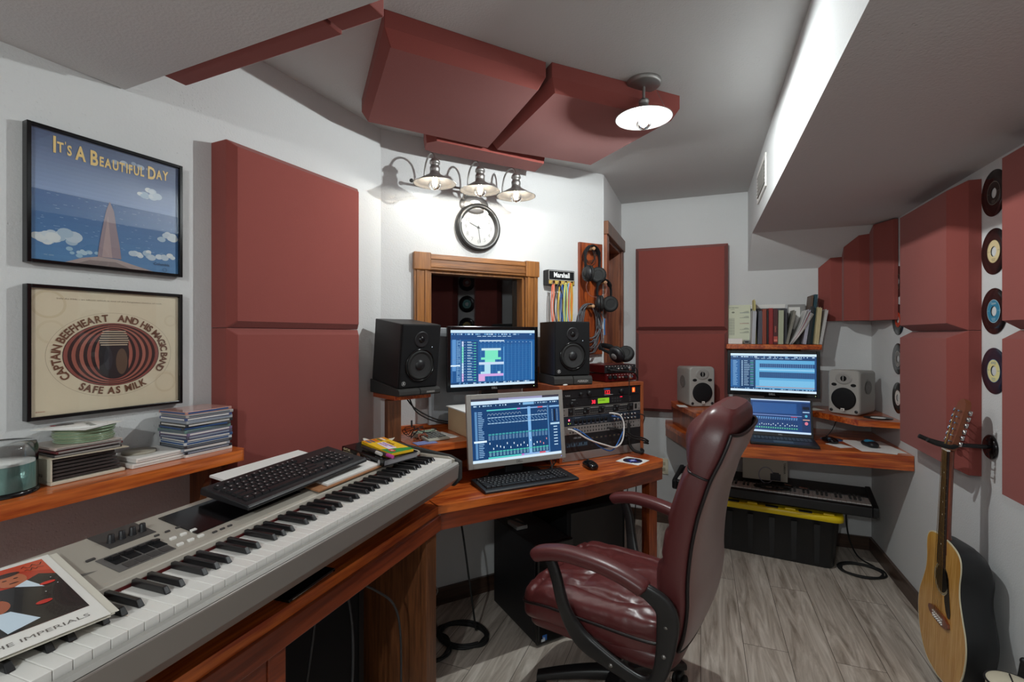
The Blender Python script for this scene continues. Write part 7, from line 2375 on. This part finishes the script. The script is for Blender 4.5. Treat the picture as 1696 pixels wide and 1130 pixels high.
for k in range(12):
    if pr is None:
        pr = MB().lathe([(0.003, 0), (0.003, 0.003), (0, 0.0045)], 10, T=FX).build('bridge_pin', M['wkey'], brg)
        o = pr
    else:
        o = pr.copy(); C.objects.link(o)
    o.location = (0.009, -0.035 + (k // 2) * 0.014 + (k % 2) * 0.004, 0.178 - 0.006 * (k % 2))
NZ = 0.842   # nut height
FB = 0.006
def nb(z): return 0.0235 + (0.029 - 0.0235) * (NZ - z) / (NZ - 0.39)
m = MB()
m.rings([[(0.0012, -nb(z), z), (FB + .001, -nb(z), z), (FB + .001, nb(z), z), (0.0012, nb(z), z)] for z in (0.388, NZ)], True, True, False)
fbd = m.build('fingerboard', M['rosew'], gt)
rgs = []
for i in range(13):
    z = 0.440 + (NZ - 0.440) * i / 12
    dep = 0.021 + (0.05 * max(0, 1 - i / 2.2) ** 1.6)
    w_ = nb(z) * (1 + 0.1 * max(0, 1 - i / 2))
    rgs.append([(0.0008 - dep * math.sin(PI * k / 12) ** 0.8, -w_ * math.cos(PI * k / 12), z - 0.02 * max(0, 1 - i / 2) * math.sin(PI * k / 12)) for k in range(13)])
MB().rings(rgs, True, True).build('neck', M['mahog'], gt)
A = Art()
Ls = NZ - 0.190
pr = None
for k in range(1, 20):
    z = 0.190 + Ls / (2 ** (k / 12))
    if z < 0.392:
        break
    MB().box(FB + 0.001, FB + 0.0022, -nb(z), nb(z), z - 0.0008, z + 0.0008).build('fret', M['chrome'], fbd)
    if k in (3, 5, 7, 9, 15):
        zz = (z + 0.190 + Ls / (2 ** ((k - 1) / 12))) / 2
        A.ellipse(0, zz, 0.003, 0.003, 'E0DCC8', 1, 12)
A.build('inlay_dots', M['art'], fbd, x0=FB + 0.0011)
MB().box(0.0, FB + 0.004, -0.0235, 0.0235, NZ, NZ + 0.005).build('nut', M['wkey'], gt)
Th = Tr(-0.002, 0, NZ + 0.005) @ Ry(math.radians(-12))
hp = [(-0.023, 0), (-0.030, 0.03), (-0.034, 0.07), (-0.037, 0.165), (-0.030, 0.190), (-0.016, 0.202), (0.0, 0.206), (0.016, 0.202), (0.030, 0.190), (0.037, 0.165), (0.034, 0.07), (0.030, 0.03), (0.023, 0)]
m = MB()
m.rings([[(-0.014, y, z) for y, z in hp], [(0.003, y, z) for y, z in hp]], True, True, False, T=Th)
hst = m.build('headstock', colm('7A4228', 0.55), gt, bevel=0.0015)
for k in range(6):
    for sg in (-1, 1):
        z = 0.035 + k * 0.0245
        tn = MB().cyl(0.0035, 0.003, 0.014, 10, T=Th @ Tr(0, sg * 0.018, z) @ FX)
        tn.tube([(-0.007, sg * 0.033, z), (-0.007, sg * 0.052, z)], 0.002, 8, T=Th)
        tn.lathe([(0.0, -0.0095), (0.006, -0.008), (0.006, 0.008), (0.0, 0.0095)], 10, T=Th @ Tr(-0.007, sg * 0.058, z))
        tn.build('tuning_peg', M['chrome'], hst)
m = MB()
for k in range(12):
    y = -0.0385 + (k // 2) * 0.0145 + (k % 2) * 0.0035
    yt = -0.0195 + (k // 2) * 0.0074 + (k % 2) * 0.0022
    m.tube([(0.0128, y, 0.190), (FB + 0.0045, yt, NZ + 0.001)], 0.00045, 5)
    p = Th @ Vector((0.010, (-1 if k < 6 else 1) * 0.016, 0.035 + (k % 6) * 0.0245))
    m.tube([(FB + 0.0045, yt, NZ + 0.001), tuple(p)], 0.0004, 5)
m.build('strings', M['string'], gt)
MB().sphere((-0.05, 0.0, -0.006), 0.008).build('strap_button', M['chrome'], gt)
# hanger
hg = thing('guitar_hanger', 'black round wall hanger with padded fork holding the guitar neck', 'guitar hanger', (XR - 0.001, 2.393, 0.972), R_RZ)
MB().lathe([(0.046, 0), (0.047, 0.006), (0.040, 0.012), (0.016, 0.016), (0.0, 0.016)], 36, T=FX).build('wall_plate', M['blackg'], hg)
MB().tube([(0.014, 0, 0), (0.10, 0.0, 0.0)], 0.008, 12).build('arm', M['black'], hg)
for sg in (-1, 1):
    MB().tube([(0.10, 0, 0), (0.118, sg * 0.020, -0.002), (0.14, sg * 0.034, -0.004), (0.18, sg * 0.038, 0.006), (0.212, sg * 0.040, 0.020)], 0.0085, 12, sub=5).build('fork_prong', M['rubber'], hg)
for sg in (-1, 1):
    MB().lathe([(0.005, 0), (0.004, 0.002), (0, 0.003)], 10, T=Tr(0.013, 0.0, sg * 0.028) @ FX).build('screw', M['black'], hg)

# ------------------------------------------------------------------ black tote with yellow lid
TR_ = math.radians(-8)
tt = thing('storage_tote', 'black plastic storage tote with yellow lid on the floor under the back desk', 'storage box', (0.435, 3.575, 0), TR_)
def rrect(w_, d_, r, n_=5):
    pts = []
    for (cx_, cy_, a0_) in ((w_ / 2 - r, d_ / 2 - r, 0), (-w_ / 2 + r, d_ / 2 - r, PI / 2), (-w_ / 2 + r, -d_ / 2 + r, PI), (w_ / 2 - r, -d_ / 2 + r, 1.5 * PI)):
        for k in range(n_ + 1):
            a_ = a0_ + PI / 2 * k / n_
            pts.append((cx_ + r * math.cos(a_), cy_ + r * math.sin(a_)))
    return pts
m = MB()
m.rings([[(x, y, z) for x, y in rrect(w_, d_, 0.04)] for w_, d_, z in ((0.64, 0.27, 0.001), (0.66, 0.28, 0.012), (0.71, 0.315, 0.285), (0.725, 0.325, 0.287), (0.725, 0.325, 0.298))])
m.build('tub', M['tote'], tt)
for x in (-0.24, -0.12, 0.0, 0.12, 0.24):
    MB().rings([[(x - 0.012, -0.136, 0.02), (x + 0.012, -0.136, 0.02), (x + 0.012, -0.1425, 0.02), (x - 0.012, -0.1425, 0.02)], [(x - 0.016, -0.150, 0.26), (x + 0.016, -0.150, 0.26), (x + 0.016, -0.159, 0.26), (x - 0.016, -0.159, 0.26)]], True, True, False).build('rib', M['tote'], tt)
m = MB()
m.rings([[(x, y, z) for x, y in rrect(w_, d_, r)] for w_, d_, z, r in ((0.742, 0.332, 0.288, 0.045), (0.755, 0.342, 0.290, 0.05), (0.755, 0.342, 0.318, 0.05), (0.735, 0.325, 0.328, 0.045), (0.69, 0.29, 0.328, 0.04), (0.68, 0.28, 0.322, 0.04))])
m.build('lid', M['yellow'], tt)
for x in (-0.22, 0.0, 0.18):
    MB().box(x - 0.035, x + 0.035, -0.165, -0.135, 0.3185, 0.3305).build('lid_notch', M['tote'], tt)
for x in (-0.11, 0.10, 0.30):
    MB().box(x - 0.03, x + 0.03, -0.162, -0.130, 0.322, 0.336).build('lid_ridge', M['yellow'], tt, bevel=0.006)

# ------------------------------------------------------------------ black keyboard synth on the tote
sy = thing('black_synth', 'black electronic keyboard lying on the yellow lid under the back desk', 'keyboard instrument', (0.435, 3.60, 0.338), TR_)
SW = 1.13
extr_m = MB()
def extrx(mb, prof, x0, x1):
    n = len(prof)
    vs = [(x0, p[0], p[1]) for p in prof] + [(x1, p[0], p[1]) for p in prof]
    mb.add(vs, [list(range(n)), list(range(n, 2 * n))[::-1]] + [((i + 1) % n, i, n + i, n + (i + 1) % n) for i in range(n)])
    return mb
x0_, x1_ = -0.60, 0.545
extrx(MB(), [(-0.178, 0.012), (-0.150, 0.0), (0.145, 0.0), (0.155, 0.02), (0.155, 0.09), (0.148, 0.10), (-0.012, 0.082), (-0.012, 0.060), (-0.150, 0.060), (-0.150, 0.072), (-0.172, 0.070), (-0.178, 0.064)], x0_ + 0.03, x1_ - 0.03).build('case', M['black'], sy, bevel=0.003)
for a_, b_ in ((x0_, x0_ + 0.0295), (x1_ - 0.0295, x1_)):
    extrx(MB(), [(-0.182, 0.015), (-0.150, -0.0), (0.145, 0.0), (0.158, 0.02), (0.158, 0.10), (0.148, 0.108), (0.0, 0.092), (-0.15, 0.078), (-0.182, 0.070)], a_, b_).build('end_cheek', M['black'], sy, bevel=0.008)
n_w = 45
kw = (x1_ - 0.032 - (x0_ + 0.03)) / n_w
pw = pb2 = None
NAT = [0, 1, 3, 4, 5]
for i in range(n_w):
    if pw is None:
        pw = MB().box(0.0006, kw - 0.0006, -0.148, -0.014, 0.0605, 0.0775).build('white_key', M['wkey'], sy, bevel=0.001)
        o = pw
    else:
        o = pw.copy(); C.objects.link(o)
    o.location = (x0_ + 0.031 + i * kw, 0, 0)
    # last white key is C: i = n_w - 1
    note = (i - (n_w - 1)) % 7
    if note in NAT and i < n_w - 1:
        if pb2 is None:
            pb2 = MB().box(-0.0065, 0.0065, -0.100, -0.014, 0.078, 0.0895).build('black_key', M['bkey'], sy, bevel=0.002)
            o = pb2
        else:
            o = pb2.copy(); C.objects.link(o)
        o.location = (x0_ + 0.031 + (i + 1) * kw, 0, 0)
yb = thing('product_box', 'pale cardboard product box with headphones pictured on it, on the black keyboard', 'box', (0.395, 3.640, 0.338 + 0.100), B_RZ + math.radians(-5))
MB().box(-0.03, 0.03, -0.13, 0.135, 0.001, 0.155).build('box', colm('B9B4A8', 0.55), yb, bevel=0.002)
A = Art()
A.text('YAMAHA', 0.112, 0.125, 0.012, '4A4844', 1, rot=-PI / 2, bold=0.03)
A.ring(0.107, 0.140, 0.006, 0.006, 0.001, '4A4844', 1, 20)
A.ring(0.01, 0.035, 0.045, 0.055, 0.006, '8C8A98', 1, 30)
A.rect(0.035, 0.005, 0.095, 0.050, '34343C', 2)
A.rect(0.05, 0.050, 0.085, 0.058, '34343C', 2)
A.build('print', M['art'], yb, x0=0.0302)
coil('heap of black cable lying across the black keyboard under the back desk', (0.42, 3.475, 0.338 + 0.088), 0.10, 0.045, 4, 0.004, 0, flat=True, seed=3)
for k, (x, y, r) in enumerate([(0.60, 3.50, 0.5), (0.52, 3.53, 0.25)]):
    t = thing('metal_plug', ['silver audio plug on the black keyboard, right one', 'silver audio plug on the black keyboard, left one beside the cable heap'][k], 'plug', (x, y, 0.338 + 0.103), r - 1.0, 'silver plugs')
    MB().cyl(0.005, -0.025, 0.025, 12, T=FX).build('plug', M['chrome'], t)
coil('black cable coiled on the floor right of the storage tote', (0.885, 3.43, 0.0), 0.115, 0.105, 3, 0.0055, 0, flat=True, seed=6)
tag(MB().tube([(0.86, 3.64, 0.33), (0.865, 3.66, 0.2), (0.89, 3.68, 0.08), (0.92, 3.62, 0.012), (0.97, 3.50, 0.012)], 0.0045, 8, sub=6).build('floor_cable', M['rubber']), 'black cable dropping from the black keyboard to the floor', 'cable')

# ------------------------------------------------------------------ things under the front desk
pt = thing('computer_tower', 'black computer tower on the floor under the front desk behind the chair', 'computer', WP(0.655, 0.0, 0), W_RZ)
MB().box(0.13, 0.535, -0.10, 0.10, 0.012, 0.45).build('case', M['black'], pt, bevel=0.004)
MB().box(0.535, 0.556, -0.10, 0.10, 0.008, 0.455).build('front_panel', M['blackg'], pt, bevel=0.006)
MB().box(0.556, 0.5575, -0.096, -0.088, 0.03, 0.44).build('trim_strip', M['darkmetal'], pt)
MB().box(0.556, 0.558, 0.01, 0.045, 0.10, 0.30).build('air_grille', M['dgrey'], pt)
A = Art()
A.rect(-0.072, 0.025, -0.048, 0.050, '2A62A8', 1)
A.rect(-0.078, 0.022, -0.058, 0.034, 'C8CCD0', 2)
A.text('hp', -0.070, 0.035, 0.008, 'E0E8F0', 3)
A.build('stickers', M['art'], pt, x0=0.5562)
for y in (-0.07, 0.07):
    MB().box(0.16, 0.50, y - 0.012, y + 0.012, 0.0, 0.0125).build('foot', M['rubber'], pt)
ub = thing('black_cabinet', 'black boxy unit on the floor under the right end of the front desk', 'cabinet', WP(1.02, 0.0, 0), W_RZ)
MB().box(0.06, 0.40, -0.19, 0.19, 0.0, 0.52).build('case', M['blackm'], ub, bevel=0.005)
MB().box(0.40, 0.404, -0.17, 0.17, 0.02, 0.50).build('front_panel', M['black'], ub)
pwb = thing('power_adapter', 'small grey power adapter lying on top of the computer tower', 'power adapter', WP(0.60, 0.30, 0.451), W_RZ)
MB().box(-0.05, 0.05, -0.03, 0.03, 0.0, 0.018).build('case', M['grey'], pwb, bevel=0.003)
MB().cyl(0.004, 0, 0.02, 8, T=Tr(-0.05, 0, 0.009) @ Ry(-PI / 2)).build('cord_relief', M['black'], pwb)
coil('tangled black cable coil on the floor under the desk corner', (-1.03, 2.02, 0.0), 0.12, 0.10, 6, 0.006, 0, flat=True, seed=12)
coil('second black cable coil on the floor against the window wall', (-1.12, 1.88, 0.0), 0.09, 0.12, 5, 0.005, 0, flat=True, seed=15)
hang = [((-1.16, 1.70), (-1.17, 1.86), 'black cable hanging down from under the desk corner, nearest the corner post'),
        ((-1.20, 1.85), (-1.14, 1.98), 'black cable hanging down from under the desk corner, behind the first one'),
        ((-1.03, 1.93), (-0.98, 2.06), 'black cable hanging against the window wall under the desk'),
        ((-1.00, 1.98), (-0.80, 2.25), 'black cable slanting down under the front desk to the computer tower')]
for k, (a_, b_, lab) in enumerate(hang):
    z2 = 0.02 if k < 3 else 0.47
    tag(MB().tube([(a_[0], a_[1], 0.70), ((a_[0] * 2 + b_[0]) / 3, (a_[1] * 2 + b_[1]) / 3 , 0.55), ((a_[0] + b_[0]) / 2 + 0.02, (a_[1] + b_[1]) / 2, 0.3 if k < 3 else 0.55), (b_[0], b_[1], z2)], 0.0045, 8, sub=6).build('hanging_cable', M['rubber']), lab, 'cable', 'cables under the desks')
tag(MB().tube([(-1.02, 1.70, 0.42), (-1.00, 1.74, 0.36), (-1.04, 1.76, 0.30), (-1.06, 1.72, 0.27)], 0.0025, 6, sub=6).build('grey_lead', M['grey']), 'thin grey lead dangling beside the corner post', 'cable')
for k, (pts, lab) in enumerate([([(-1.05, 1.10, 0.74), (-1.06, 1.13, 0.60), (-1.08, 1.12, 0.40), (-1.10, 1.08, 0.15)], 'grey black cable hanging under the piano desk, left one'),
                              ([(-1.02, 1.16, 0.74), (-1.00, 1.20, 0.60), (-0.99, 1.21, 0.42), (-1.00, 1.20, 0.15)], 'grey black cable hanging under the piano desk, middle one'),
                              ([(-1.02, 1.15, 0.74), (-0.99, 1.20, 0.66), (-0.98, 1.30, 0.58), (-0.975, 1.40, 0.48), (-0.975, 1.44, 0.35), (-0.98, 1.45, 0.1)], 'grey black cable arching right under the piano desk')]):
    tag(MB().tube(pts, 0.004, 8, sub=6).build('hanging_cable', colm('2E2E30', 0.5)), lab, 'cable', 'cables under the piano desk')
t = thing('black_backdrop_case', 'large black equipment case under the piano desk', 'case', (-1.30, 1.10, 0), L_RZ)
MB().box(-0.10, 0.14, -0.42, 0.36, 0.0, 0.62).build('case', M['blackm'], t, bevel=0.006)
for y in (-0.40, 0.34):
    MB().box(0.141, 0.145, y - 0.012, y + 0.012, 0.01, 0.61).build('edge_trim', M['black'], t)

# lower right corner: cream topped thing and black stand leg
t = thing('cream_drum', 'cream round topped object with black rim at the bottom right corner', 'drum', (0.882, 1.925, -0.0), 0)
MB().lathe([(0.058, 0.0), (0.060, 0.02), (0.060, 0.330), (0.062, 0.336), (0.058, 0.342), (0.040, 0.350), (0.0, 0.354)], 40).build('shell', M['cream'], t)
MB().tube([(0.062 * math.cos(a_), 0.062 * math.sin(a_), 0.339) for a_ in [2 * PI * i / 40 for i in range(40)]], 0.003, 8, close=True).build('rim', M['black'], t)
MB().tube([(-0.02, -0.055, 0.345), (-0.008, -0.02, 0.354), (0.006, 0.03, 0.353)], 0.0022, 6, sub=4).build('seam', M['black'], t)
t = thing('stand_leg', 'black slanting stand leg at the bottom right edge of the photo', 'stand', (0.985, 2.085, 0.0), 0)
MB().tube([(-0.03, 0.03, 0.012), (0.0, 0.0, 0.333)], 0.010, 12).build('tube', M['rubber'], t)
MB().sphere((0.0, 0.0, 0.334), 0.012).build('cap', M['black'], t)
